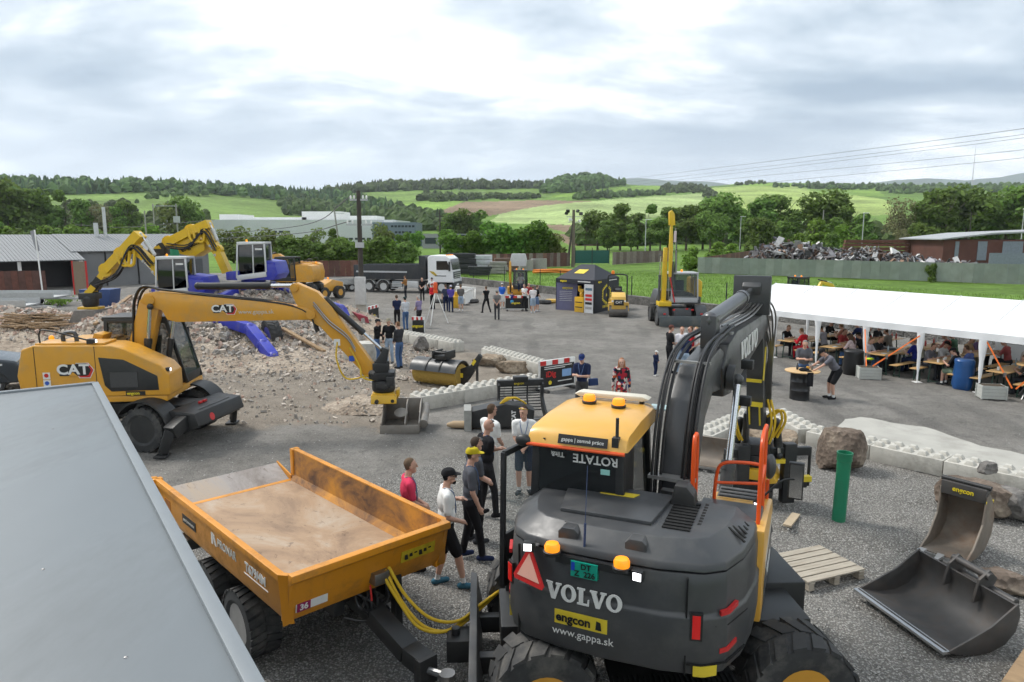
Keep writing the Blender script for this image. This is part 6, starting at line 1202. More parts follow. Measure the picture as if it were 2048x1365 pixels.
def roller():
 p = g(1238, 634); T = thing('road_roller', 'small yellow ride-on road roller parked beside the black promotional tent', 'roller', (p.x, p.y + .5, 0), R(174)); RY = M('roller_yellow', (.62, .38, .06), .42, var=.07, dirt=(.4, .3, .15), da=.35)
 DR = M('drum_steel', (.16, .155, .15), .45, .6, var=.15, dirt=DUST, da=.5)
 for y in (.55, -1.25): b = B(); b.lathe([(.30, -.58), (.38, -.56), (.38, .56), (.30, .58)], (0, y, .38), (1, 0, 0), 26); b.build('drum', DR, T)
 b = B(); b.prism([(.95, .5), (1.0, .95), (.85, 1.25), (.2, 1.45), (-.25, 1.45), (-.25, .7), (.1, .75)], 'x', -.42, .42); b.bx(-.62, .62, .3, .8, .72, .9); b.bx(-.62, -.56, .25, .85, .4, .75); b.bx(.56, .62, .25, .85, .4, .75); b.build('hood', RY, T, bevel=.06, seg=3); b = B(); b.bx(-.3, .3, .96, 1.01, .75, 1.1); gr = b.build('grille', BLK, T, bevel=.02); text('CAT', .2, (0, 1.02, .93), (-1, 0, 0), (0, 0, 1), WLET, gr, bold=.006)
 for x in (-.38, .38): b = B(); b.lathe([(.06, 0), (.06, .03)], (x, .98, 1.0), (0, 1, .1), 10); b.build('headlight', WHT, T)
 b = B(); b.bx(-.5, .5, -1.7, -.3, .55, 1.0); b.build('rear_frame', RY, T, bevel=.04); b = B(); b.bx(-.28, .28, -1.2, -.7, 1.0, 1.2); b.bx(-.28, .28, -1.25, -1.12, 1.2, 1.75); b.bx(-.35, .35, -.55, -.3, 1.0, 1.5); b.build('seat', SEAT, T, bevel=.05); b = B(); b.lathe([(.17, 0), (.19, .0), (.19, .03), (.17, .03)], (0, -.5, 1.6), (0, .4, 1), 14); b.build('steering_wheel', BLK, T)
 b = B(); b.tube(bez([(-.6, -1.3, .7), (-.6, -1.3, 2.2), (-.5, -1.3, 2.45), (0, -1.3, 2.5), (.5, -1.3, 2.45), (.6, -1.3, 2.2), (.6, -1.3, .7)], 4), .045); b.build('roll_bar', BLK, T); b = B(); b.lathe([(.1, 0), (.11, .12), (.08, .2), (0, .22)], (.3, -1.3, 2.52), n=10); b.build('beacon', M('orange_beacon', (.8, .2, .01), .4, var=0), T)
roller()
def loader():
 p = g(650, 598); T = thing('wheel_loader', 'compact yellow loader with striped rear plates behind the near excavator arm', 'loader', (p.x, p.y, 0), R(150))
 b = B(); b.prism([(-1.5, .6), (-1.5, 1.25), (-.4, 1.5), (.9, 1.0), (.9, .6)], 'x', -.55, .55); b.build('body', YEL, T, bevel=.06); b = B(); b.bar((-.45, .6, 1.2), (-.45, 2.0, .5), .14, .2); b.bar((.45, .6, 1.2), (.45, 2.0, .5), .14, .2); b.bx(-.6, .6, 1.9, 2.1, .25, .7); b.build('loader_arms', YEL, T, bevel=.02)
 for x in (-.75, .75):
  for y in (-.8, .9): wheel(T, (x, y, .5), (1, 0, 0), .5, .4, YEL, .5, 16)
 for x in (-.5, .3): b = B(); b.bx(x, x + .25, -1.56, -1.5, .6, 1.2); q = b.build('warning_plate', WHT, T); [B().add([(x + .02, -1.565, .65 + .2 * i), (x + .22, -1.565, .75 + .2 * i), (x + .22, -1.565, .85 + .2 * i), (x + .02, -1.565, .75 + .2 * i)], [(0, 1, 2, 3)]).build('warning_stripe', RED, q, smooth=0) for i in range(2)]
 b = B(); b.lathe([(.07, 0), (.07, .12), (0, .15)], (0, -.4, 1.52), n=8); b.build('beacon', AMB, T); text('CAT', .22, (.56, -1.0, .95), (0, 1, 0), (0, 0, 1), BLET, T, bold=.008)
loader()
def flat_trailer(label, u, v, yaw, L=4.2, w=2.0, side=True):
 p = g(u, v); T = thing('flat_trailer', label, 'trailer', (p.x, p.y, 0), R(yaw)); b = B(); b.bx(-w / 2, w / 2, -L / 2, L / 2, .62, .7); b.bx(-.5, -.4, -L / 2, L / 2, .5, .62); b.bx(.4, .5, -L / 2, L / 2, .5, .62); b.build('deck', M('galvanised', (.42, .43, .43), .45, .5, var=.12), T)
 for s in (-1, 1): b = B(); b.bx(s * w / 2 - .02, s * w / 2 + .02, -L / 2, L / 2, .7, 1.02); b.build('drop_side', MATS['galvanised'], T)
 b = B(); b.bar((-.4, L / 2, .56), (0, L / 2 + 1.3, .5), .08, .1); b.bar((.4, L / 2, .56), (0, L / 2 + 1.3, .5), .08, .1); b.build('drawbar', MATS['galvanised'], T)
 for y in (-.4, .4):
  for s in (-1, 1): wheel(T, (s * (w / 2 - .2), y, .33), (1, 0, 0), .33, .2, SILV, .6, chunky=False, n=16)
flat_trailer('long galvanised flat trailer beside the rusty fence', 52, 612, -88, 5.2, 2.1); flat_trailer('short galvanised trailer with raised front drawbar near the image edge', 5, 632, -80, 3.6, 1.9); flat_trailer('low galvanised trailer parked behind the tall wooden pole', 690, 582, -60, 3.6, 1.9)
def van():
 T = thing('parked_van', 'dark grey van nose half hidden behind the yellow excavator', 'van', (*g(52, 786)[:2], 0), R(-64)); VP = M('van_paint', (.035, .043, .052), .25, .3, var=.03, coat=.5)
 b = B(); b.prism([(-4.6, .35), (-4.6, 1.9), (-2.0, 1.95), (-1.15, 1.25), (-.2, 1.05), (.05, .75), (.05, .35)], 'x', -1.85, 0); b.build('body', VP, T, bevel=.08, seg=3); b = B(); b.prism([(-2.9, 1.2), (-2.9, 1.75), (-2.05, 1.78), (-1.4, 1.25)], 'x', -.02, .006); b.build('side_window', DGLASS, T); B().bx(0, .012, -1.1, -.55, .93, .99).build('door_lettering', WLET, T)
 for y in (-.85, -3.7):
  for x in (-.15, -1.7): wheel(T, (x, y, .34), (1, 0, 0), .34, .24, SILV, .62, chunky=False, n=22)
 b = B(); pr = arc((-.85, .34), .40, 0, 180, 10) + list(reversed(arc((-.85, .34), .44, 0, 180, 10))); b.prism(pr, 'x', -.1, .012); b.build('wheel_arch', BLK, T)
van()
# ================================================================ attachments lying about
def brush():
 a, c = g(835, 742, .4), g(925, 752, .4); d = (c - a); d.z = 0; m = (a + c) / 2; m.z = 0; yaw = math.atan2(d.y, d.x); T = thing('sweeping_brush', 'rotary sweeping attachment with yellow bristles under a black hood', 'sweeper', m, yaw); L = 1.75; rg = random.Random(1)
 b = B(); R0 = .40
 for i in range(3600):
  x = rg.uniform(-L / 2, L / 2); t = rg.random() * 6.283; r1 = R0 * rg.uniform(.93, 1.04); w = .012; y, z = math.cos(t), math.sin(t); dx = rg.gauss(0, .02)
  b.add([(x - w, y * R0 * .8, .41 + z * R0 * .8), (x + w, y * R0 * .8, .41 + z * R0 * .8), (x + dx, y * r1 + rg.gauss(0, .015), max(.01, .41 + z * r1))], [(0, 1, 2)])
 o = b.build('bristles', M('straw_bristles', (.50, .34, .08), .8, var=.35, vs=60), T, smooth=0); o['kind'] = 'stuff'; b = B(); b.lathe([(.34, -L / 2), (.37, -L / 2), (.37, L / 2), (.34, L / 2)], (0, 0, .41), (1, 0, 0), 24); b.build('brush_core', M('bristle_base', (.36, .24, .055), .9, var=.3, vs=50), T)
 b = B(); pr = arc((0, .41), .47, 15, 165, 12) + list(reversed(arc((0, .41), .50, 15, 165, 12))); b.prism([(y, z) for y, z in pr], 'x', -L / 2 - .04, L / 2 + .04); b.build('hood', GREY, T)
 for x in (-.3, .25): b = B(); pr = arc((0, .41), .50, 20, 160, 12) + list(reversed(arc((0, .41), .53, 20, 160, 12))); b.prism(pr, 'x', x, x + .05); b.build('hood_rib', BLK, T)
 b = B(); b.bx(-.1, .45, -.25, .25, .92, 1.05); b.bx(-.1, -.04, -.3, .3, .95, 1.2); b.bx(.4, .46, -.3, .3, .95, 1.2); b.cyl((-.1, -.2, 1.15), (.46, -.2, 1.15), .04); b.cyl((-.1, .22, 1.12), (.46, .22, 1.12), .04); b.build('coupling_frame', BLK, T, bevel=.01)
 b = B(); b.prism([(-.3, .15), (.0, .05), (.35, .5), (.7, 1.1), (.6, 1.2), (.3, .8), (-.2, .6)], 'y', -.06, .06); b.xf(Matrix.Translation((L / 2 + .1, 0, 0))); b.build('side_arm', BLK, T, bevel=.01); b = B(); b.bx(L / 2 + .42, L / 2 + .62, -.07, -.06, .85, .95, (0, R(-55), 0)); b.bx(L / 2 - .02, L / 2 + .1, -.075, -.066, .35, .5); b.build('yellow_sticker', YSTK, T); b = B(); b.bx(L / 2 + .58, L / 2 + .64, -.03, .03, 0, .95); b.build('prop_leg', BLK, T)
brush()
def bucket(name, label, loc, yaw, w, prof, mat, th=.025, teeth=0, tilt=(0, 0), ears=True, logo=None, cut=None):
 T = thing(name, label, 'bucket', loc, 0, None, Euler((tilt[0], tilt[1], yaw)).to_matrix().to_euler()); n = len(prof); b = B(); vs = []
 for x in (-w / 2, w / 2):
  for (y, z) in prof: vs.append((x, y, z))
  for i, (y, z) in enumerate(prof):
   a = Vector(prof[min(i + 1, n - 1)]) - Vector(prof[max(i - 1, 0)]); a.normalize(); vs.append((x, y - a.y * th, z + a.x * th))
 m = 2 * n; fs = [(i, i + 1, m + i + 1, m + i) for i in range(n - 1)] + [(n + i, m + n + i, m + n + i + 1, n + i + 1) for i in range(n - 1)] + [(0, m, m + n, n), (n - 1, 2 * n - 1, m + 2 * n - 1, m + n - 1)] + [(i, n + i, n + i + 1, i + 1) for i in range(n - 1)] + [(m + i, m + i + 1, m + n + i + 1, m + n + i) for i in range(n - 1)]
 b.add(vs, fs); b.build('shell', mat, T, smooth=50)
 for s in (-1, 1): b = B(); b.prism(prof if cut is None else cut, 'x', s * w / 2, s * (w / 2 + th)); b.build('side_plate', mat, T, bevel=.005)
 b = B(); (y, z), (y1, z1) = prof[0], prof[1]; b.bar((-w / 2 - .02, y, z), (w / 2 + .02, y, z), .10, .035); b.build('cutting_edge', M('worn_edge', (.5, .5, .5), .3, .9, var=.1), T)
 for i in range(teeth):
  x = -w / 2 + .06 + (w - .12) * i / (teeth - 1); b = B(); d = (Vector((y, z)) - Vector((y1, z1))).normalized(); b.add([(x - .05, y, z - .03), (x + .05, y, z - .03), (x + .05, y, z + .05), (x - .05, y, z + .05), (x - .03, y + d.x * .17, z + d.y * .17 - .01), (x + .03, y + d.x * .17, z + d.y * .17 - .01), (x + .03, y + d.x * .17, z + d.y * .17 + .01), (x - .03, y + d.x * .17, z + d.y * .17 + .01)], [(3, 2, 1, 0), (4, 5, 6, 7), (0, 1, 5, 4), (1, 2, 6, 5), (2, 3, 7, 6), (3, 0, 4, 7)]); b.build('tooth', M('tooth_steel', (.36, .35, .34), .5, .6, var=.15), T)
 return T
BS = M('dark_bucket_steel', (.075, .072, .07), .52, .45, var=.2, dirt=(.13, .10, .08), ds=2.5, da=.6); RS = M('rusty_bucket_steel', (.20, .17, .14), .55, .4, var=.2, dirt=(.20, .12, .07), ds=2.2, da=.7)
# wide grading bucket lying on its back, open towards the sky
a, c = g(1715, 1180, .12), g(1890, 1305, .12); d = c - a; w1 = 2.0; yb = math.atan2(d.y, d.x)
mid = (a + c) / 2; nb = Vector((-math.sin(yb), math.cos(yb), 0))
GB = bucket('grading_bucket', 'wide dark steel grading bucket lying open side up on the gravel', (mid.x, mid.y, .02), yb, (d.length), [(0, .10), (.35, .02), (.62, .02), (.84, .10), (.98, .26), (1.02, .46), (.98, .60)], BS, cut=[(0, .10), (.35, .02), (.62, .02), (.84, .10), (.98, .26), (1.02, .46), (.98, .62), (.62, .36), (.3, .22)])
for x in (-.24, .24): b = B(); b.prism([(.88, .35), (1.12, .42), (1.22, .66), (1.10, .78), (.95, .66)], 'x', x - .02, x + .02); b.build('ear', BS, GB, bevel=.006)
for y, z in ((1.08, .70), (1.14, .52)): b = B(); b.cyl((-.5 if y > 1.1 else -.3, y, z), (.62 if y > 1.1 else .3, y, z), .05); b.build('coupling_pin', BS, GB)
# narrow digging bucket standing up
c = g(1918, 1130, 0); DB = bucket('digging_bucket', 'narrow rusty digging bucket with three teeth standing upright on the gravel', (c.x + .10, c.y + .38, .0), R(-54), .64, [(-.35, .05), (.05, .04), (.35, .10), (.55, .30), (.60, .60), (.48, .88), (.36, 1.0)], RS, .03, 3, cut=[(-.35, .05), (.05, .04), (.35, .10), (.55, .30), (.60, .60), (.48, .88), (.36, 1.02), (.26, .98), (.20, .55), (-.05, .22)])
b = B(); b.bx(-.33, .33, .24, .40, .88, 1.10); b.build('crown_beam', BS, DB, bevel=.01); text('engcon', .11, (0, .236, 1.0), (1, 0, 0), (0, 0, 1), YLET, DB, bold=.002); b = B(); b.cyl((-.36, .34, 1.12), (.36, .34, 1.12), .04); b.build('coupling_pin', BLK, DB); text('engcon', .1, (.343, .38, .9), (0, 1, -.1), (0, 0, 1), YLET, DB)
# clam of the far black bucket behind the grey boom
c = g(1498, 772); FB = bucket('black_bucket', 'black bucket standing in the yard behind the dark grey stick', (c.x, c.y + .3, 0), R(8), 1.45, [(-.4, .03), (.0, .03), (.3, .12), (.46, .4), (.42, .62)], BLK, .03, 0, cut=[(-.4, .03), (.0, .03), (.3, .12), (.46, .4), (.42, .68), (.05, .66), (-.25, .4)])
def screen_bucket():
 c = g(1045, 838); T = thing('screening_bucket', 'black skeleton bucket with slotted back lying by the concrete blocks', 'bucket', (c.x, c.y, 0), R(10)); P = g(985, 855) - c
 prof = [(-.55, .12), (-.30, .05), (.0, .05), (.28, .2), (.45, .5), (.42, .85), (.30, 1.0)]
 for s in (-.62, .62): b = B(); b.prism([(-.55, .12), (-.30, .05), (.0, .05), (.28, .2), (.45, .5), (.42, .85), (.30, 1.0), (.18, .92), (.22, .55), (-.1, .3)], 'x', s - .03, s + .03); b.build('side_plate', BLK, T, bevel=.008)
 for i in range(9): z = .18 + i * .075; b = B(); y = interp(z, [(.05, .0), (.2, .28), (.5, .45), (.85, .42)]); b.cyl((-.6, y, z), (.6, y, z), .016, n=6); b.build('grid_bar', BLK, T)
 for x in (-.2, .22): b = B(); b.tube([(x, *q) for q in prof], .025, 6); b.build('grid_rib', BLK, T)
 b = B(); b.bx(-.66, .66, .26, .44, .86, 1.04); b.bx(-.2, .2, .2, .46, 1.02, 1.14); cr = b.build('crown_beam', BLK, T, bevel=.015); text('engcon', .1, (-.05, .255, .95), (1, 0, 0), (0, 0, 1), YLET, cr); b = B(); b.bar((-.6, -.55, .12), (.6, -.55, .12), .1, .04); b.build('cutting_edge', STL, T)
 D = thing('grab_attachment', 'black boxy grab attachment with logo plate lying before the skeleton bucket', 'attachment', (P.x + c.x, P.y + c.y, 0), R(4)); b = B(); b.prism([(-.55, .05), (1.05, .05), (1.1, .5), (.75, .62), (.3, .68), (-.55, .5)], 'y', -.25, .3); b.build('frame', BLK, D, bevel=.03); b = B(); b.bx(-.75, -.56, -.35, .35, 0, .55); b.build('end_plate', M('worn_plate', (.3, .3, .28), .6, .3, var=.2), D); b = B(); [b.tube(bez([(.2, -.1, .66), (.4 + .08 * i, -.1, .82), (.75, 0, .72), (.9, .1, .6)], 5), .025, 6) for i in range(3)]; b.build('yellow_hoses', YHOSE, D); text('CAT', .15, (.55, -.256, .36), (0, 0, 1), (-1, 0, 0), WLET, D, bold=.006); b = B(); b.bx(.6, .72, -.256, -.252, .14, .24); b.build('logo_mark', RED, D)
 L = thing('wooden_post', 'round timber post lying on the ground behind the spectators', 'post', g(918, 857), R(-3)); b = B(); b.tube([(-.32, 0, .09), (-.15, 0, .10), (.75, .02, .10)], [.04, .1, .1], 10); b.build('timber', M('raw_timber', (.36, .26, .16), .8, var=.25, vs=14, stretch=(1, 8, 8)), L)
screen_bucket()
def fork_frame():
 c = g(1530, 1005); T = thing('fork_carriage', 'black fork carriage frame standing behind the orange handrail', 'attachment', (c.x, c.y, 0), R(6)); b = B(); b.bx(-.85, .85, -.05, .05, .92, 1.08); b.bx(-.8, .8, -.05, .05, .28, .42); b.build('carriage_beam', BLK, T, bevel=.01)
 for x in (-.5, .42): b = B(); b.bx(x - .12, x + .12, -.09, .09, .0, 1.16); b.build('fork_shank', BLK, T, bevel=.015)
 for x in (-.84, .84): b = B(); b.tube([(x, 0, .3), (x, 0, 1.0)], .03); b.build('end_bar', BLK, T)
 b = B(); b.bx(-.3, .3, -.12, -.05, .8, .88); b.build('yellow_latch', YSTK, T); b = B(); b.bx(.5, .8, -.2, -.08, .45, .55); b.build('yellow_lever', YSTK, T)
 P = thing('timber_board', 'short pale board lying on the gravel by the fork carriage', 'board', g(1583, 1044), R(55)); b = B(); b.bx(-.32, .32, -.07, .07, 0.02, .055); b.build('board', M('pale_board', (.45, .36, .25), .8, var=.15), P)
 c = g(1430, 935); S = bucket('plough_blade', 'curved rusty steel blade behind the silver boom cylinder', (c.x, c.y, 0), R(-28), 1.5, [(-.2, .03), (0, .03), (.18, .15), (.26, .4), (.2, .62)], RS, .03)
fork_frame()
# ================================================================ blocks, rocks, pallet, pipe, boards
CONC = M('cast_concrete', (.48, .465, .42), .9, var=.2, vs=2.6, dirt=(.22, .205, .175), ds=1.7, da=.85, bump=.25, bs=25)
def blocks():
 def proto(L, h, w=.6):
  b = B(); b.bx(-L / 2 + .008, L / 2 - .008, -w / 2, w / 2, 0, h); body = b.mesh('body', CONC, .02); s = B(); vs = [(-.1, -.1, 0), (.1, -.1, 0), (.1, .1, 0), (-.1, .1, 0), (-.055, -.055, .08), (.055, -.055, .08), (.055, .055, .08), (-.055, .055, .08)]; s.add(vs, [(3, 2, 1, 0), (4, 5, 6, 7), (0, 1, 5, 4), (1, 2, 6, 5), (2, 3, 7, 6), (3, 0, 4, 7)]); return body, s.mesh('stud', CONC, .006)
 k = 0
 def row(p, q, n, h, labels, grp, w=.6):
  nonlocal k
  d = (q - p); L = d.length / n; a = math.atan2(d.y, d.x); body, stud = proto(L, h, w)
  for i in range(n):
   c = p + d * ((i + .5) / n); t = thing('concrete_block', (labels[i] if len(labels) > 1 or n == 1 else nth(i) + ' ' + labels[0]), 'block', (c.x, c.y, 0), a + R(rnd.uniform(-1, 1)), grp); o = bpy.data.objects.new('body', body); COL.objects.link(o); o.parent = t; m = max(2, round(L / .3))
   for ix in range(m):
    for sy in (-.15, .15): s = bpy.data.objects.new('stud', stud); COL.objects.link(s); s.parent = t; s.location = (-L / 2 + L * (ix + .5) / m, sy, h)
 off = Vector((-.2, .26, 0)); row(g(841, 824) + off, g(1085, 780) + off, 3, .42, ['studded concrete block nearest the grading bucket, first of the low wall', 'studded concrete block in the middle of the low wall', 'studded concrete block beside the black banner barrier'], 'near wall of studded blocks')
 row(g(775, 676), g(918, 704), 5, .42, ['studded concrete block of the far wall behind the sweeping brush'], 'far wall of studded blocks'); row(g(975, 716), g(1100, 752), 4, .42, ['studded concrete block of the wall behind the two flat boulders'], 'wall behind the boulders')
 row(g(1400, 897), g(1500, 850), 2, .36, ['studded concrete block left of the hanging tilting head', 'studded concrete block behind the hanging tilting head'], 'blocks around the gravel bay', .62); o2 = Vector((.2, .25, 0)); row(g(1540, 852) + o2, g(1612, 893) + o2, 1, .36, ['studded concrete block behind the flat layered boulder'], 'blocks around the gravel bay', .62); row(g(1614, 893) + o2, g(2060, 996) + o2, 3, .36, ['studded concrete block behind the tall brown boulder', 'studded concrete block along the pale concrete strip', 'studded concrete block at the edge beside the digging bucket'], 'blocks around the gravel bay', .62)
blocks()
def rockmat(name, a, b_): return rubblemat(name, (tuple(x * .6 for x in a), a, b_), .5)
RK1 = rockmat('brown_rock', (.16, .125, .10), (.34, .285, .22)); RK2 = rockmat('tan_rock', (.26, .205, .15), (.42, .36, .28)); RK3 = rockmat('grey_rock', (.17, .16, .15), (.32, .30, .27))
def rock(label, u, v, dims, mat, seed, rz=0.0, z=0.0, rough=.18, flat=True):
 rg = random.Random(seed); bm = bmesh.new(); bmesh.ops.create_icosphere(bm, subdivisions=4, radius=1.0); off = Vector((seed * 3.1, seed * 1.7, seed))
 pl = [(Vector((rg.gauss(0, 1), rg.gauss(0, 1), rg.gauss(0, .7))).normalized(), rg.uniform(.55, .8)) for _ in range(11)] + [(Vector((0, 0, 1)), .62), (Vector((0, 0, -1)), .5)]
 for w in bm.verts:
  d = w.co.normalized(); r = min([1.0] + [k / max(.01, d.dot(n)) for n, k in pl]); r *= 1 + rough * .35 * fbm(*(d * 2.2 + off)) + rough * .12 * fbm(*(d * 7 + off)); w.co = Vector((d.x * r * dims[0], d.y * r * dims[1], (d.z * r + .5) * dims[2] / 1.12))
 me = bpy.data.meshes.new('boulder'); bm.to_mesh(me); bm.free(); me.materials.append(mat); me.polygons.foreach_set('use_smooth', [True] * len(me.polygons)); me.set_sharp_from_angle(angle=R(28))
 p = g(u, v); o = bpy.data.objects.new('boulder', me); COL.objects.link(o); o.location = (p.x, p.y + dims[1] * .6, z); o.rotation_euler = (0, 0, rz); tag(o, label, 'boulder')
rock('tall brown boulder standing beside the green pipe', 1690, 943, (.55, .5, .86), RK1, 17, .4)
rock('flat layered tan boulder beside the hanging tilting head', 1560, 912, (.85, .6, .52), RK2, 5, .2); rock('large reddish boulder behind the digging bucket', 1985, 1035, (.8, .55, .55), RK1, 8, -.3); rock('grey stone on top of the reddish boulder', 1978, 990, (.25, .2, .2), RK3, 9, 0, .42); rock('flat brown stone at the picture edge beyond the grading bucket', 2020, 1192, (.52, .28, .26), RK1, 12, -.2); rock('dark boulder at the right picture edge', 2050, 1045, (.4, .4, .5), RK3, 14)
rock('larger flat tan boulder inside the block-walled bay', 975, 733, (.72, .45, .42), RK2, 21, -.25); rock('smaller flat tan boulder next to the banner barrier', 1022, 748, (.78, .4, .42), RK2, 23, -.1); rock('grey upright stone at the far end of the brush', 840, 704, (.4, .35, .65), RK3, 25)
def pallet(label, c, yaw, z=0.0, n=6, L=1.2, Wd=.8, name='wooden_pallet', tone=(.36, .32, .26)):
 WD = M('weathered_pallet_wood%d' % int(tone[0] * 100), tone, .85, var=.22, vs=5, dirt=(.15, .11, .07), ds=3, da=.5, stretch=(.6, 5, 5)); T = thing(name, label, 'pallet', (c[0], c[1], z), yaw)
 for i in range(n): y = -Wd / 2 + (Wd / n) * (i + .5); b = B(); b.bx(-L / 2, L / 2, y - Wd / n * .41, y + Wd / n * .41, .122, .144, (0, 0, R(rnd.uniform(-.6, .6)))); b.build('deck_board', WD, T)
 for x in (-L / 2 + .07, 0, L / 2 - .07):
  b = B(); b.bx(x - .05, x + .05, -Wd / 2, Wd / 2, .1, .121); b.build('stringer_board', WD, T)
  for y in (-Wd / 2 + .06, 0, Wd / 2 - .06): b = B(); b.bx(x - .05, x + .05, y - .05, y + .05, .02, .099); b.build('block', WD, T)
  b = B(); b.bx(x - .05, x + .05, -Wd / 2, Wd / 2, 0, .0195); b.build('base_board', WD, T)
a, b_, c, d = g(1605, 1165, .1), g(1727, 1140, .1), g(1640, 1096, .14), g(1540, 1115, .14); m = (a + b_ + c + d) / 4; pallet('weathered wooden pallet lying on the gravel by the grey excavator', (m.x, m.y), math.atan2(b_.y - a.y, b_.x - a.x) + R(2), 0, 6, 1.1, .92)
def pipe(label, u, vb, vt, name='drain_pipe', r=.115):
 p = g(u, vb); h = at(u, vt, p.y).z; T = thing(name, label, 'pipe', (p.x, p.y, 0)); T.rotation_euler = (0, R(1.4), 0); G_ = M('green_plastic', (.012, .19, .095), .4, var=.06, dirt=(.08, .16, .1), da=.4); b = B(); b.lathe([(r * .93, -.1), (r, -.1), (r, h - .16), (r * .93, h - .16)], n=28); b.build('barrel', G_, T); b = B(); b.lathe([(r, h - .17), (r * 1.13, h - .15), (r * 1.13, h - .05), (r * 1.18, h - .04), (r * 1.18, h), (r * 1.05, h), (r * 1.02, h - .3), (0, h - .3)], n=28); b.build('socket', G_, T)
pipe('upright green plastic pipe standing in the gravel bay', 1677, 1040, 905)
def beam(label, p, q, w=.2, h=.09, col=(.30, .20, .11)):
 p, q = Vector(p), Vector(q); T = thing('timber_beam', label, 'beam', (p + q) / 2); b = B(); b.bar(p - (p + q) / 2, q - (p + q) / 2, w, h); b.build('beam', M('old_timber%d' % int(col[0] * 100), col, .85, var=.25, vs=4, dirt=(.12, .085, .055), da=.6, stretch=(3, 1, 3)), T, bevel=.008)
def mp(u, v, dz=.0):     # a point of the photograph on the mound
 for k in range(400):
  y = 20 + k * .06; q = at(u, v, y)
  if q.z <= mound(q.x, q.y) + .02: return Vector((q.x, q.y, max(0, mound(q.x, q.y)) + dz))
 return g(u, v)
beam('long brown plank sloping down the mound below the blue wheel', mp(565, 668, .25), mp(648, 704, .04)); beam('weathered beam sticking up behind the black cab', mp(205, 690, .2), mp(300, 590, .25), .25); beam('thin plank leaning below the weathered beam', mp(190, 655, .15), mp(262, 600, .2), .15); beam('broken plank on the brick rubble', mp(20, 640, .1), mp(75, 655, .1), .16); beam('splintered plank lying across the brick rubble', mp(30, 662, .1), mp(120, 640, .12), .14); beam('short board at the foot of the brick rubble', mp(70, 662, .08), mp(110, 655, .1), .14)
def wood_heap():
 rg = random.Random(6); b = B()
 for i in range(60): c = mp(rg.uniform(20, 120), rg.uniform(636, 662)); a = rg.uniform(-.5, .5); L = rg.uniform(.3, 1.1); b.bar(c + Vector((-L * math.cos(a), -L * math.sin(a) * .6, rg.uniform(.02, .3))), c + Vector((L * math.cos(a), L * math.sin(a) * .6, rg.uniform(.02, .3))), .1, .04)
 o = b.build('wood_debris', M('broken_wood', (.28, .19, .11), .9, var=.3, vs=3)); o['kind'] = 'stuff'; tag(o, 'heap of broken brown boards at the left end of the rubble', 'debris')
wood_heap()
T = thing('timber_sleeper', 'end of a timber sleeper at the bottom right picture corner', 'beam', (*g(2052, 1362)[:2], 0), R(42)); b = B(); b.bx(-.8, .55, -.12, .12, 0, .2); b.build('beam', MATS['old_timber30'], T, bevel=.01)
# ================================================================ people
SKIN = M('skin', (.50, .29, .21), .55, var=.06); SKIN2 = M('tanned_skin', (.42, .235, .165), .55, var=.06)
CLOTH = {}
def cl(c):
 k = 'cloth_%02d_%02d_%02d' % tuple(int(x * 100) for x in c)
 return M(k, c, .9, var=.16, vs=7, bump=.25, bs=14, spec=.15)
EYE = M('eye_dark', (.02, .015, .012), .3, var=0); LIP = M('lips', (.36, .14, .12), .5, var=0)
def ik(a, t, l1, l2, pole):
 a, t = Vector(a), Vector(t); d = t - a; L = min(d.length, (l1 + l2) * .995); d.normalize(); x = (l1 * l1 - l2 * l2 + L * L) / (2 * L); h = math.sqrt(max(0, l1 * l1 - x * x)); p = Vector(pole); p = p - d * p.dot(d); p.normalize(); return a + d * x + p * h, a + d * L
HANDS = {'down': ((.25, .04, .80), (-.25, .04, .80)), 'crossed': ((-.10, .19, 1.19), (.10, .21, 1.24)), 'behind': ((.03, -.19, .96), (-.05, -.20, .98)), 'pocket': ((.22, .10, .92), (-.22, .10, .92)), 'front': ((.05, .24, 1.0), (-.05, .25, 1.02)), 'phone': ((.07, .32, 1.2), (-.07, .32, 1.18)), 'face': ((.03, .16, 1.52), (-.05, .24, 1.1)), 'onehip': ((.27, -.02, 1.02), (-.25, .04, .8)), 'reach': ((.25, .35, 1.25), (-.25, .04, .8))}
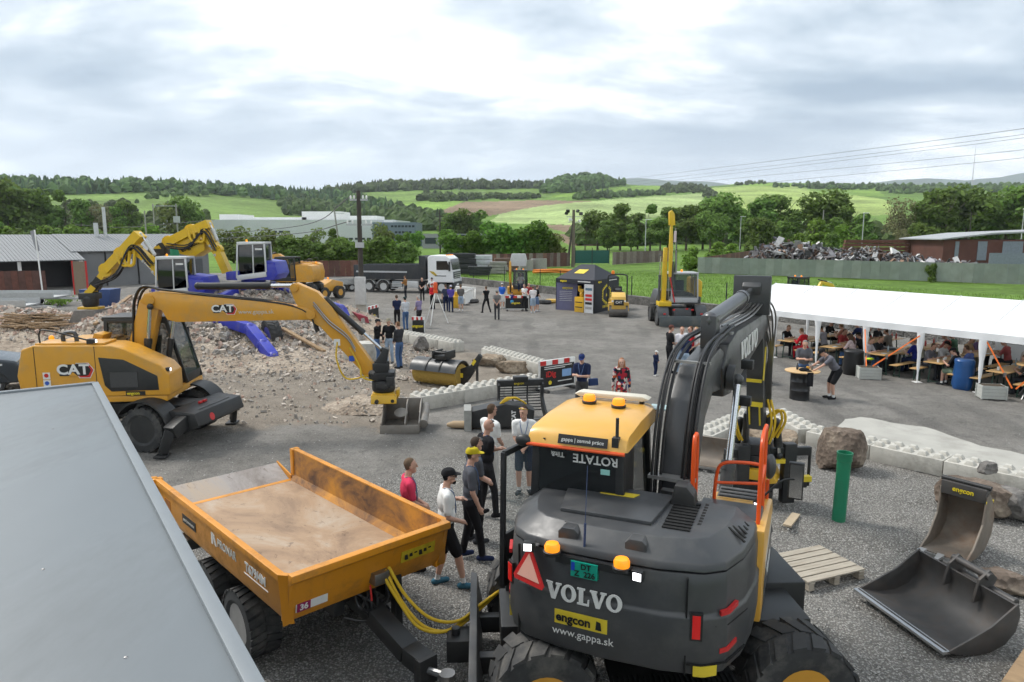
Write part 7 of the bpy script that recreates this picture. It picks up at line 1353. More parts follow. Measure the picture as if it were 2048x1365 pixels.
def person(label, pos, yaw, top, bottom, shoes=(.02, .02, .025), hair=(.06, .04, .03), cap=None, pose='down', short=True, shorts=False, h=1.77, lean=2.0, feet=None, sit=False, skin=None, style='short', vox=.02, head=(0, 0), extras=(), hands=None, group=None, pelvis=None, build=1.0, seatz=.46):
 PR = []; s = h / 1.77; Bx = B(); sk = skin or SKIN
 mats = [sk, cl(top), cl(bottom), cl(shoes), cl(hair), EYE, LIP, cl((.03, .03, .035)), M('sock', (.6, .6, .6), .9)]
 if 'pattern' in extras:
  m = M('patterned_dress', top, .9, var=.01); nt = m.node_tree; v = nt.nodes.new('ShaderNodeTexVoronoi'); v.inputs['Scale'].default_value = 13; rp = nt.nodes.new('ShaderNodeValToRGB'); rp.color_ramp.interpolation = 'CONSTANT'; e = rp.color_ramp.elements; e[0].color = (.01, .01, .015, 1); e[1].position = .8; e[1].color = (.6, .5, .45, 1)
  for q, c in ((.38, (.35, .015, .03, 1)), (.62, (.5, .09, .03, 1)), (.72, (.02, .04, .14, 1))): e.new(q).color = c
  sp = nt.nodes.new('ShaderNodeSeparateColor'); tc = nt.nodes.new('ShaderNodeTexCoord'); nt.links.new(tc.outputs['Object'], v.inputs['Vector']); nt.links.new(v.outputs['Color'], sp.inputs[0]); nt.links.new(sp.outputs[0], rp.inputs[0]); nt.links.new(rp.outputs[0], nt.nodes['Principled BSDF'].inputs['Base Color']); mats[1] = m
 def cap_(m, p, q, r1, r2, geo=True):
  p, q = Vector(p), Vector(q); d = (q - p); d = d.normalized() if d.length > 1e-5 else Vector((0, 0, 1)); PR.append((m, p, q, r1, r2))
  if geo: Bx.tube([p - d * r1 * .95, p - d * r1 * .6, p, q, q + d * r2 * .6, q + d * r2 * .95], [r1 * .3, r1 * .8, r1, r2, r2 * .8, r2 * .3], 10)
 P = Vector(pelvis or (0, 0, .50 if sit else .94)); la = R(lean); U = Vector((0, math.sin(la), math.cos(la))); F = Vector((0, math.cos(la), -math.sin(la))); X = Vector((1, 0, 0))
 k = build
 def T(x, y, z): return P + X * x + F * y + U * z
 rot = (-la, 0, 0)
 Bx.ell(T(0, -.005, .0), (.165 * k, .118 * k, .13), 14, 10, rot); Bx.ell(T(0, .01, .16), (.155 * k, .115 * k, .17), 14, 10, rot); Bx.ell(T(0, .0, .36), (.182 * k, .118 * k, .20), 14, 10, rot)
 for xx in (-.07, .07): PR.append((2, T(xx, 0, -.05), T(xx, 0, .0), .11, .11)); PR.append((1, T(xx, 0, .12), T(xx, 0, .42), .115, .115))
 cap_(1, T(-.15 * k, -.01, .485), T(.15 * k, -.01, .485), .072, .072)
 cap_(0, T(0, -.01, .50), T(0, .012, .62), .056, .054)
 hp = R(head[1]); hy = R(head[0]); la2 = la * .5 - hp
 Hm = Matrix.Rotation(hy, 3, 'Z') @ Matrix.Rotation(-la2, 3, 'X'); HC = T(0, .02, .60) + Hm @ Vector((0, .02, .105))
 def Hh(x, y, z): return HC + Hm @ Vector((x, y, z))
 he = (Matrix.Rotation(hy, 4, 'Z') @ Matrix.Rotation(-la2, 4, 'X')).to_euler()
 Bx.ell(Hh(0, -.005, .015), (.075, .094, .105), 14, 10, he); cap_(0, Hh(0, .045, -.07), Hh(0, .02, -.05), .045, .055); PR.append((0, Hh(0, .03, -.03), Hh(0, .02, .05), .075, .07)); cap_(0, Hh(0, .092, .012), Hh(0, .104, -.018), .010, .015); [cap_(0, Hh(e * .076, -.005, .01), Hh(e * .078, -.01, -.02), .014, .012) for e in (-1, 1)]; cap_(0, Hh(-.03, .083, .03), Hh(.03, .083, .03), .014, .014)
 if style != 'bald': Bx.ell(Hh(0, -.018, .045), (.081, .094, .088), 14, 10, he); PR += [(4, Hh(0, -.05, .03), Hh(0, .0, .075), .07, .062), (4, Hh(0, -.07, -.02), Hh(0, -.06, .03), .04, .06)]
 if style == 'long': cap_(4, Hh(0, -.07, .02), Hh(0, -.10, -.26), .085, .07); [cap_(4, Hh(e * .07, -.02, .02), Hh(e * .085, -.03, -.2), .035, .035) for e in (-1, 1)]
 if style == 'beard': cap_(4, Hh(-.03, .06, -.075), Hh(.03, .06, -.075), .036, .036)
 # arms
 HD = hands or HANDS[pose]
 if sit and not hands: HD = ((.14, .42, .80), (-.14, .40, .80))
 for e, t in zip((1, -1), HD):
  S = T(e * .185 * k, -.01, .475); el, wr = ik(S, t, .285, .255, (e * .55, -.6, -.5)); d = (wr - el).normalized()
  if short: m = S.lerp(el, .72); cap_(1, S, m, .064, .060); cap_(0, m, el, .045, .041); cap_(0, el, wr, .041, .030)
  else: cap_(1, S, el, .066, .054); cap_(1, el, el.lerp(wr, .94), .054, .042); cap_(0, el.lerp(wr, .94), wr, .03, .03)
  pa = wr + d * .045; x, y, _ = AX(d); cap_(0, wr, pa + d * .02, .032, .036)
  for i, (o, L) in enumerate(((-.024, .062), (-.008, .072), (.008, .068), (.023, .055))): q = pa + d * .03 + x * o; kn = q + d * L * .5 - y * .008; cap_(0, q, kn, .0095, .009); cap_(0, kn, kn + d * L * .45 - y * .02, .009, .0075)
  cap_(0, wr + d * .02 + x * e * .025, wr + d * .06 + x * e * .048, .012, .010)
 # legs
 FT = feet or (((.12, .42, 0), (-.12, .44, 0)) if sit else ((.10, .03, 0), (-.10, -.02, 0)))
 for e, t in zip((1, -1), FT):
  Hp = T(e * .088 * k, 0, -.03); an = Vector(t) + Vector((0, 0, .085)); kn, an2 = ik(Hp, an, .428 if sit else .421, .42 if sit else .412, (e * .12, 1, .15));
  if shorts: m = kn.lerp(Hp, -.08); cap_(2, Hp, kn.lerp(Hp, .12), .098 * k, .088); cap_(0, kn, kn.lerp(an2, .35), .058, .060); cap_(0, kn.lerp(an2, .35), an2, .058, .036); PR.append((8, an2, an2.lerp(kn, .12), .045, .045))
  else: cap_(2, Hp, kn, .094 * k, .066); cap_(2, kn, an2 - (an2 - kn) * .04, .066, .056)
  yw = Vector((e * .22, 1, 0)).normalized(); base = Vector((an2.x, an2.y, t[2])); cap_(3, base + Vector((0, 0, .045)) - yw * .05, base + Vector((0, 0, .04)) + yw * .15, .046, .040); cap_(3, an2 - Vector((0, 0, .03)), base + Vector((0, 0, .05)), .045, .045)
 if 'skirt' in extras: cap_(1, T(0, 0, .05), T(0, .01, -.32), .16, .19); PR += [(1, T(e * .08, 0, 0), T(e * .09, 0, -.33), .13, .13) for e in (-1, 1)]
 me0 = bpy.data.meshes.new('tmp'); me0.from_pydata(Bx.v, [], Bx.f); o0 = bpy.data.objects.new('tmp', me0); TS.collection.objects.link(o0)
 r = o0.modifiers.new('r', 'REMESH'); r.mode = 'VOXEL'; r.voxel_size = vox; sm = o0.modifiers.new('s', 'SMOOTH'); sm.factor = .5; sm.iterations = 2
 me = to_mesh(o0); bpy.data.objects.remove(o0); bpy.data.meshes.remove(me0); me.name = 'person'
 nf = len(me.polygons); co = np.zeros(nf * 3, 'f'); me.polygons.foreach_get('center', co); co = co.reshape(-1, 3)
 best = np.full(nf, 1e9); lab = np.zeros(nf, 'i')
 for m, p, q, r1, r2 in PR:
  p, q = np.array(p), np.array(q); d = q - p; L = max(1e-6, d @ d); t = np.clip((co - p) @ d / L, 0, 1); dist = np.linalg.norm(co - p - t[:, None] * d, axis=1) - (r1 + (r2 - r1) * t); w = dist < best; best[w] = dist[w]; lab[w] = m
 for c, rr, m in ((Hh(-.03, .085, .012), .013, 5), (Hh(.03, .085, .012), .013, 5), (Hh(0, .09, -.055), .016, 6)):
  lab[(np.linalg.norm(co - np.array(c), axis=1) < rr) & (lab == 0)] = m
 me.materials.clear(); [me.materials.append(m) for m in mats]; me.polygons.foreach_set('material_index', lab); me.polygons.foreach_set('use_smooth', [True] * nf)
 o = bpy.data.objects.new('person', me); COL.objects.link(o); o.location = pos; o.rotation_euler = (0, 0, R(yaw)); o.scale = (s, s, s); tag(o, label, 'person', group)
 if cap:
  b = B(); n = 14; rings = [(.088, .106, .035), (.086, .104, .07), (.066, .08, .108), (.03, .038, .126), (.002, .002, .129)]; vs = [Hh(a * math.cos(6.283 * j / n), -.012 + c * math.sin(6.283 * j / n), z) for a, c, z in rings for j in range(n)]; b.add(vs, [(i * n + j, i * n + (j + 1) % n, (i + 1) * n + (j + 1) % n, (i + 1) * n + j) for i in range(4) for j in range(n)])
  br = [Hh(.075 * math.sin(a), .07 + .10 * math.cos(a) * (1 if abs(a) < 1.6 else .3), .036 - .012 * math.cos(a)) for a in [-1.4 + 2.8 * i / 8 for i in range(9)]] + [Hh(.08, .03, .044), Hh(-.08, .03, .044)]; b.add(br + [q + Hm @ Vector((0, 0, .008)) for q in br], [tuple(range(11)), tuple(range(21, 10, -1))] + [(i, (i + 1) % 11, 11 + (i + 1) % 11, 11 + i) for i in range(11)])
  b.build('cap', cl(cap), o)
 if 'glasses' in extras: b = B(); [b.ell(Hh(e * .034, .092, .014), (.028, .010, .019), 8, 6, he) for e in (-1, 1)]; b.tube([Hh(-.078, .0, .02), Hh(-.06, .085, .018), Hh(.06, .085, .018), Hh(.078, 0, .02)], .004, 5); b.build('sunglasses', DGLASS, o)
 if 'headglasses' in extras: b = B(); [b.ell(Hh(e * .036, .07, .088), (.03, .016, .016), 8, 6, he) for e in (-1, 1)]; b.tube([Hh(-.085, -.02, .06), Hh(-.06, .06, .088), Hh(.06, .06, .088), Hh(.085, -.02, .06)], .004, 5); b.build('sunglasses', M('yellow_lenses', (.5, .36, .02), .15) if 'yellow' in extras else DGLASS, o)
 if 'lanyard' in extras: b = B(); b.tube(bez([T(-.07, -.05, .56), T(-.075, .085, .50), T(-.02, .135, .28), T(.02, .135, .28), T(.075, .085, .50), T(.07, -.05, .56)], 4), .007, 5); b.box(T(0, .14, .22), (.07, .008, .1), rot); b.build('lanyard', cl((.10, .16, .3)), o)
 if 'flag' in extras: b = B(); b.box(T(.235 * k, .0, .40), (.012, .05, .04), rot); b.build('sleeve_badge', RED, o)
 return o
WH = (.72, .72, .70); BK = (.015, .015, .017); NV = (.018, .026, .065); JE = (.06, .11, .22); GR = (.10, .105, .12); DG = (.035, .037, .042); RD = (.45, .02, .03); LB = (.30, .38, .48); KH = (.30, .26, .18)
N = .0115
# the row of spectators between the trailer and the excavator
person('man in a bright pink polo shirt standing behind the orange trailer', g(818, 1140), -72, (.62, .05, .11), LB, BK, (.13, .09, .06), pose='front', extras=('lanyard',), vox=N, feet=((.1, .06, 0), (-.11, -.05, 0)))
person('man in white polo, black cap and black shorts leaning his arm on the trailer', g(893, 1174), -78, WH, BK, (.05, .14, .20), BK, (.02, .02, .022), shorts=True, extras=('glasses', 'lanyard', 'flag'), vox=N, style='beard', h=1.8, hands=((.12, .20, 1.02), (-.28, .22, 1.20)), feet=((.10, .24, 0), (-.12, -.12, 0)), build=1.08)
person('man in a grey t-shirt and yellow and black cap with a hand in his pocket', g(940, 1118), -80, (.085, .09, .105), BK, NV, (.05, .035, .025), (.45, .36, .02), extras=('lanyard', 'flag'), vox=N, h=1.83, hands=((.22, .12, .90), (-.2, .1, .92)), feet=((.10, .18, 0), (-.11, -.1, 0)))
person('man in a grey lettered t-shirt half hidden behind the yellow-capped man', g(948, 1084), -62, (.10, .105, .12), BK, DG, (.06, .045, .035), pose='front', extras=('lanyard', 'headglasses'), vox=N, h=1.8)
person('bald man in a black t-shirt standing with folded arms', g(972, 1034), -62, BK, (.025, .025, .028), BK, (.08, .06, .05), pose='crossed', style='bald', skin=SKIN2, extras=('lanyard', 'headglasses'), vox=N, h=1.82, build=1.1, feet=((.12, .14, 0), (-.13, -.04, 0)))
person('man in a white t-shirt and pale trousers seen from behind', g(980, 992), -48, WH, (.5, .49, .46), (.3, .3, .3), (.09, .06, .04), pose='front', extras=('glasses',), vox=N, h=1.84, skin=SKIN2, build=1.05)
person('young man in a white t-shirt and dark shorts behind the open cab door', g(1048, 986), 176, WH, (.03, .035, .06), DG, (.05, .03, .02), shorts=True, pose='front', extras=('lanyard', 'headglasses', 'yellow'), vox=N, h=1.78, head=(-28, 0))
person('man in navy polo and blue cap looking down at his hands', g(1163, 832), 158, NV, (.055, .055, .055), BK, (.05, .035, .03), (.02, .035, .12), pose='phone', extras=('lanyard',), vox=.014, h=1.8, head=(10, -18))
T = thing('shoulder_bag', 'small dark blue shoulder bag at the navy polo man', 'bag', g(1163, 832) + Vector((.32, .06, .86)), .4); b = B(); b.prism([(-.13, .2), (.13, .2), (.15, .0), (-.15, 0)], 'y', -.05, .05); b.build('pouch', cl((.03, .05, .12)), T, bevel=.02); b = B(); b.tube(bez([(-.1, 0, .2), (-.15, .02, .42), (-.34, .05, .62)], 5), .01, 5); b.build('strap', cl(BK), T)
person('woman with long reddish hair in a red and black patterned dress', g(1241, 834), 168, (.22, .03, .04), BK, BK, (.30, .13, .06), style='long', pose='down', short=False, h=1.69, vox=.014, extras=('skirt', 'pattern'), build=.92)
person('toddler in navy clothes and a white sun hat', g(1310, 752), -140, NV, NV, WH, (.2, .14, .08), (.7, .7, .68), pose='front', short=False, h=.93, vox=.024, build=1.15)
# group of three by the rubble
person('man in black jacket and cap holding his hand to his face', g(755, 728), -95, BK, JE, DG, BK, (.02, .02, .02), pose='face', short=False, vox=.016, h=1.78)
person('man in open black jacket and khaki cap facing the camera', g(780, 727), 168, BK, LB, DG, BK, (.25, .23, .17), pose='pocket', short=False, vox=.016, h=1.8); person('man in a dark grey jacket and jeans turned to the khaki-capped man', g(800, 737), 55, DG, JE, BK, (.16, .09, .05), pose='front', short=False, vox=.016, h=1.79)
person('man in navy t-shirt and black trousers standing beyond the block wall', g(795, 656), 20, NV, BK, BK, (.10, .07, .05), pose='front', h=1.78); person('man in a pale grey sweater and blue jeans with a dark cap', g(812, 661), 35, (.5, .52, .55), JE, BK, BK, (.03, .05, .05), pose='front', short=False, h=1.78); person('man in a purple and white striped polo with dark trousers', g(839, 655), 60, (.24, .20, .33), (.03, .028, .03), BK, (.4, .38, .36), pose='front', h=1.72, build=1.12)
# spectators further back
FARP = [('man in a brown jacket holding a child beside the lorry', 812, 596, 70, (.28, .14, .05), DG, None, 'phone', False, False), ('youth in a black printed t-shirt by the lorry cab', 845, 602, 175, BK, BK, None, 'front', True, False), ('man in a white t-shirt and dark cap near the lorry front', 864, 602, -160, WH, BK, (.03, .03, .03), 'onehip', True, False), ('man in a red jacket behind the surveying tripod', 866, 619, 150, RD, BK, (.3, .05, .03), 'front', False, False), ('man in dark blue overalls with a hand on his hip', 892, 623, 15, (.05, .06, .10), NV, None, 'onehip', True, False), ('man in a violet shirt and white cap seen from behind', 902, 625, 0, (.10, .07, .33), NV, (.5, .5, .6), 'front', True, False), ('man in a grey t-shirt and pale shorts seen from behind', 922, 623, 8, (.13, .125, .12), LB, None, 'front', True, True), ('man all in black standing with feet apart', 973, 626, 30, BK, BK, None, 'crossed', True, False), ('man in grey t-shirt with hands clasped behind his back', 994, 640, 0, (.16, .155, .15), (.045, .045, .05), (.2, .2, .19), 'behind', True, False), ('man in a bright blue t-shirt beside the small excavator', 1004, 618, -20, (.03, .13, .55), WH, (.5, .5, .5), 'front', True, True), ('boy in a blue football shirt at the banner', 1024, 622, 0, (.02, .03, .16), (.1, .4, .7), None, 'front', True, True), ('man in white shirt and black trousers right of the banner', 1049, 622, 150, WH, BK, None, 'crossed', True, False), ('man in a white t-shirt and light blue shorts seen from behind', 1066, 627, 0, (.70, .66, .66), LB, None, 'front', True, True), ('man in a dark t-shirt and denim shorts next to him', 1073, 624, -60, BK, (.12, .18, .3), None, 'front', True, True), ('person in a red top between the two white shirts', 1058, 618, 170, (.3, .05, .05), BK, None, 'front', True, False)]
for lab, u, v, yw, tp, bt, cp, po, sh, so in FARP:
 ft = ((.3, .0, 0), (-.3, .0, 0)) if 'apart' in lab else None
 person(lab, g(u, v), yw, tp, bt, BK if not so else (.4, .4, .42), (.12, .08, .05), cp, po, sh, so, vox=.026, h=1.25 if lab.startswith('boy') else 1.76, feet=ft, pelvis=(0, 0, .90) if ft else None)
person('operator in a white shirt sitting in the small excavator cab', (MIN.location.x + .2, MIN.location.y - .25, .85), 178, WH, NV, BK, sit=True, vox=.03)
for lab, u, v, yw, tp, bt, cp, sh, hh in (('man in black t-shirt and brown cap near the marquee corner', 1337, 746, -75, BK, BK, (.12, .05, .04), True, 1.78), ('young man in a white shirt facing the camera by the big boom', 1361, 748, 170, (.68, .66, .70), LB, None, True, 1.76), ('person in dark top and pale cap close to the boom hoses', 1368, 757, -30, NV, LB, (.5, .5, .52), True, 1.62), ('person in a red shirt near the marquee', 1381, 745, 90, RD, BK, None, True, 1.72), ('fair-haired woman in white by the big boom', 1391, 745, 130, WH, LB, None, True, 1.7)):
 person(lab, g(u, v), yw, tp, bt, BK, (.35, .22, .1) if 'fair' in lab else (.13, .07, .04), cp, 'front', sh, False, vox=.018, h=hh, style='long' if 'woman' in lab else 'short')
# ================================================================ barrel table with two men
def barrel():
 p = g(1606, 803) + Vector((0, .3, 0)); T = thing('oil_drum', 'black oil drum used as a standing table', 'drum', p); b = B(); b.lathe([(.28, 0), (.295, .02), (.29, .04), (.29, .28), (.302, .30), (.29, .32), (.29, .56), (.302, .58), (.29, .60), (.29, .84), (.30, .86), (.28, .875)], n=28); b.build('drum', M('drum_black', (.012, .012, .013), .3, var=.1), T); b = B(); b.lathe([(.03, 0), (.03, .004)], (.2, -.21, .72), (.7, -.7, 0), 8); b.build('drum_label', YSTK, T)
 W_ = thing('round_tabletop', 'round wooden tabletop resting on the black oil drum', 'tabletop', p + Vector((.05, 0, .876))); b = B(); b.lathe([(.50, 0), (.515, .01), (.515, .03), (.50, .035), (0, .035)], n=32); b.build('disc', M('plywood', (.55, .36, .17), .5, var=.12, vs=5), W_)
 for lab, dx, dy, pr, mt, nm in (('small dark bottle on the drum table', -.12, .1, [(.035, 0), (.035, .12), (.015, .16), (.015, .2)], DGLASS, 'bottle'), ('amber beer cup on the drum table', .12, -.1, [(.04, 0), (.05, .14)], M('beer', (.6, .3, .04), .2, var=0), 'beer_cup'), ('silver drink can on the drum table', .3, .02, [(.035, 0), (.035, .13)], STL, 'drink_can')): b = B(); b.lathe(pr, n=12); o = b.build(nm, mt); o.location = p + Vector((.05 + dx, dy, .912)); tag(o, lab, nm.split('_')[-1])
 b = B(); b.ell((0, 0, .04), (.16, .12, .06)); b.ell((.1, -.1, .0), (.1, .08, .05)); b.bx(-.05, .12, -.42, -.36, -.4, .02); o = b.build('jacket', cl(BK)); o.location = p + Vector((.05, -.12, .912)); tag(o, 'black jacket dropped over the drum tabletop', 'jacket')
 person('man in grey t-shirt and jeans standing behind the drum looking at his phone', p + Vector((.33, .62, 0)), 165, GR, JE, (.3, .3, .32), (.2, .19, .18), pose='phone', vox=.016, h=1.78, head=(0, -20)); person('man in grey t-shirt and black shorts leaning over the drum', p + Vector((1.0, .02, 0)), 88, (.13, .13, .15), BK, BK, BK, BK, shorts=True, lean=38, vox=.016, h=1.8, hands=((.16, .66, .92), (-.18, .62, .92)), build=1.15, pelvis=(0, -.12, .9), head=(0, -20))
barrel()
# ================================================================ white marquee
N0 = Vector((9.75, 30.6, 0)); MD = Vector((.541, -.841, 0)); MPp = Vector((.841, .541, 0))
def mq(s, w, z): return N0 + MD * s + MPp * w + Vector((0, 0, z))
def marquee():
 T = thing('white_marquee', 'long white open-sided marquee over the beer tables', 'marquee', N0); FAB = M('marquee_fabric', (.80, .81, .82), .65, var=.03, vs=1.2, bump=.4, bs=1.6)
 nt = FAB.node_tree; pb = nt.nodes['Principled BSDF']; tb = nt.nodes.new('ShaderNodeBsdfTranslucent'); tb.inputs[0].default_value = (.8, .81, .82, 1); mx = nt.nodes.new('ShaderNodeMixShader'); mx.inputs[0].default_value = .14; nt.links.new(pb.outputs[0], mx.inputs[1]); nt.links.new(tb.outputs[0], mx.inputs[2]); nt.links.new(mx.outputs[0], nt.nodes['Material Output'].inputs[0])
 L, Wd, ze, zr, nb = 15.6, 5.0, 1.95, 2.86, 8
 def grid(name, f, nu, nv):
  b = B(); b.add([f(i / nu, j / nv) - N0 for i in range(nu + 1) for j in range(nv + 1)], [(i * (nv + 1) + j, (i + 1) * (nv + 1) + j, (i + 1) * (nv + 1) + j + 1, i * (nv + 1) + j + 1) for i in range(nu) for j in range(nv)]); return b.build(name, FAB, T, smooth=60)
 def sag(u): return -.035 * abs(math.sin(math.pi * u * nb))
 grid('roof_slope', lambda u, v: mq(u * L, -.04 + v * (Wd / 2 + .04), ze + (zr - ze) * v + sag(u) * math.sin(math.pi * v)), 48, 8); grid('roof_slope', lambda u, v: mq(u * L, Wd / 2 + v * (Wd / 2 + .04), zr - (zr - ze) * v + sag(u) * math.sin(math.pi * v)), 48, 8)
 for w in (-.045, Wd + .045): grid('valance', lambda u, v: mq(u * L, w + .015 * math.sin(u * 90) * v, ze - .0 - v * (.22 + .012 * abs(math.sin(math.pi * u * nb)))), 96, 3)
 b = B(); b.add([mq(0, 0, ze) - N0, mq(0, Wd, ze) - N0, mq(0, Wd / 2, zr) - N0], [(0, 1, 2)]); b.build('gable', FAB, T); [B().tube([mq(i * L / nb, w, ze + .01) - N0, mq(i * L / nb, Wd / 2, zr + .012) - N0], .012, 6).build('roof_seam', FAB, T) for i in range(nb + 1) for w in (0, Wd)]
 for i in range(nb + 1):
  for w in (0, Wd):
   p = mq(i * L / nb, w, 0) - N0; b = B(); b.cyl(p, p + Vector((0, 0, ze)), .02, n=8); b.bx(p.x - .12, p.x + .12, p.y - .12, p.y + .12, .005, .02); lg = b.build('leg', WHT, T)
   b = B(); n = 10; vs = []
   for k in range(8):
    t = k / 7; z = ze - .22 - t * 1.62; r = .11 * (1 - t) ** 1.6 + .035 + .012 * math.sin(k * 2.1 + i)
    for j in range(n): a = 6.283 * j / n; vs.append(p + MD * r * math.cos(a) + MPp * (.6 * r * math.sin(a)) + Vector((0, 0, z)))
   b.add(vs, [(k * n + j, k * n + (j + 1) % n, (k + 1) * n + (j + 1) % n, (k + 1) * n + j) for k in range(7) for j in range(n)]); b.build('gathered_curtain', FAB, lg)
 for k in range(4, nb):
  b = B(); a, c = mq(k * L / nb + .2, Wd, 0) - N0, mq((k + 1) * L / nb - .2, Wd, 0) - N0; b.add([a, c, c + Vector((0, 0, 1.75)), a + Vector((0, 0, 1.75))], [(0, 1, 2, 3)]); pn = b.build('side_panel', FAB, T); d = (c - a).normalized()
  for e in (.25, .65): q = a + d * (1.55 * e) + Vector((0, 0, 1.0)) - MPp * .01; b = B(); b.add([q, q + d * .5, q + d * .5 + Vector((0, 0, .42)), q + Vector((0, 0, .42))], [(0, 1, 2, 3)]); b.build('clear_window', M('pvc_window', (.3, .34, .36), .2, var=.2, vs=4), pn)
marquee()
WOODT = M('beer_table_wood', (.50, .31, .13), .5, var=.14, vs=3); GMET = M('dark_green_metal', (.02, .05, .035), .5, var=.1)
def bt(name, s, w, wd, z, label, group, cat, L=2.2):
 T = thing(name, label, cat, mq(s, w, 0), math.atan2(MPp.y, MPp.x), group); b = B(); b.bx(-L / 2, L / 2, -wd / 2, wd / 2, z - .03, z); b.build('top', WOODT, T, bevel=.004)
 for x in (-L / 2 + .3, L / 2 - .3): b = B(); [b.bar((x, y * wd * .4, 0), (x, y * wd * .3, z - .03), .03, .03) for y in (-1, 1)]; b.bar((x, -wd * .38, .06), (x, wd * .38, .06), .03, .03); b.bar((x, -wd * .3, z - .06), (x, wd * .3, z - .06), .03, .03); b.build('folding_leg', GMET, T)
ORD = ['first', 'second', 'third', 'fourth', 'fifth']
for k in range(5):
 s = 2.4 + 1.95 * k
 for r, w in enumerate((1.1, 3.7)):
  wh = '%s %s table row from the excavator end of the marquee' % (ORD[k], ('front', 'back')[r])
  bt('beer_table', s, w, .6, .76, 'folding beer table, ' + wh, 'beer tables in the marquee', 'table')
  for e, nm in ((-.62, 'near'), (.62, 'far')): bt('beer_bench', s + e, w, .26, .46, 'bench on the %s side, %s' % ('excavator' if e < 0 else 'open', wh), 'beer benches in the marquee', 'bench')
FYAW = math.degrees(math.atan2(-MD.x, MD.y))       # facing along +MD
SEATED = [(0, 0, .5, -1, RD, (.4, .02, .03), None, 'person in a bright red hooded jacket at the first marquee table'), (0, 0, .9, 1, BK, BK, None, 'man in black with his back to the open yard at the first marquee table'), (0, 1, 3.2, -1, (.35, .15, .1), KH, None, 'person in a rust coloured shirt deep in the marquee'), (0, 1, 3.9, 1, BK, BK, (.02, .02, .02), 'man in a black jacket at the back of the first table row'), (1, 0, .7, -1, (.58, .47, .47), JE, BK, 'woman in a pale pink t-shirt at the second marquee table'), (1, 0, 1.3, -1, BK, BK, BK, 'person in black with dark cap beside the pale pink t-shirt'), (1, 1, 3.5, 1, BK, DG, None, 'person in black at the second back table'), (1, 1, 3.2, -1, (.2, .18, .16), DG, None, 'person in a grey-brown top at the second back table'), (2, 0, 1.5, -1, (.02, .03, .2), NV, None, 'man in a dark blue t-shirt at the third marquee table'), (2, 0, .4, 1, (.52, .50, .56), JE, None, 'man in a pale lilac shirt bending over the third marquee table'), (2, 0, 1.0, 1, DG, DG, None, 'person in charcoal beside the pale lilac shirt'), (2, 1, 3.8, -1, (.4, .12, .1), KH, None, 'person in a brick red top at the third back table'), (3, 0, .4, -1, BK, (.18, .24, .17), BK, 'man in black t-shirt, cap and green shorts at the end of the fourth table'), (3, 0, 1.3, -1, (.10, .14, .35), NV, None, 'man in a blue shirt at the fourth marquee table'), (3, 0, .9, 1, (.15, .15, .17), DG, None, 'person in grey facing the blue shirt'), (3, 1, 3.6, 1, (.45, .3, .18), KH, None, 'person in a tan top at the fourth back table'), (3, 1, 4.0, -1, (.4, .1, .1), DG, None, 'person in dark red at the fourth back table'), (4, 0, .8, -1, (.06, .055, .05), DG, None, 'man in dark brown at the round standing table'), (4, 0, 1.4, -1, BK, BK, None, 'person in black beside the dark brown top'), (4, 1, 3.4, 1, (.5, .45, .42), DG, None, 'person in a beige top at the last back table')]
XC = [(.3, .3, .33, 'light grey'), (.02, .03, .1, 'navy'), (.35, .05, .05, 'red'), (.02, .02, .02, 'black'), (.4, .38, .3, 'sand'), (.08, .16, .1, 'green'), (.5, .5, .5, 'pale'), (.15, .1, .2, 'plum'), (.03, .1, .2, 'teal'), (.3, .18, .1, 'brown')]
for i, q in enumerate(XC): SEATED.append((i // 2, i % 2, (1.8, 4.3)[i % 2], (-1, 1)[(i // 2) % 2], q[:3], DG, BK if i % 3 == 0 else None, 'person in a %s top at the inner end of the %s %s marquee table' % (q[3], ORD[i // 2], ('front', 'back')[i % 2])))
for k, r, w, e, tp, bt_, cp, lab in SEATED:
 s = 2.4 + 1.95 * k - e * .66
 person(lab, mq(s, w, 0), FYAW if e > 0 else FYAW + 180, tp, bt_, DG, (.1, .06, .04) if k % 2 else (.18, .11, .06), cp, sit=True, lean=14, vox=.026, short='jacket' not in lab, shorts='shorts' in lab, head=(0, -14), style='long' if 'woman' in lab else 'short')
# things on the tables, sacks, crates, straps
rg = random.Random(12)
TW = {'paper_cup': (WHT, [(.035, 0), (.045, .11)], 'white paper cup'), 'drink_bottle': (M('bottle_red', (.45, .04, .03), .3, var=0), [(.035, 0), (.035, .15), (.014, .2), (.014, .24)], 'red topped drink bottle'), 'water_bottle': (M('bottle_clear', (.45, .55, .6), .15, var=0, alpha=.6), [(.035, 0), (.035, .18), (.013, .23), (.013, .26)], 'clear water bottle'), 'plate': (M('plate_white', (.7, .7, .68), .5), [(.06, 0), (.11, .015), (.10, .018)], 'white paper plate')}
for k in range(5):
 for r, w0 in enumerate((1.1, 3.7)):
  for i in range(4):
   nm = rg.choice(list(TW)); mt, pr, lab = TW[nm]; p = mq(2.4 + 1.95 * k + rg.uniform(-.2, .2), w0 + rg.uniform(-.95, .95), .762); b = B(); b.lathe(pr, n=10); o = b.build(nm, mt); o.location = p; tag(o, '%s on the %s %s marquee table' % (lab, ORD[k], ('front', 'back')[r]), nm.split('_')[-1], '%ss on the %s %s marquee table' % (nm.replace('_', ' '), ORD[k], ('front', 'back')[r]))
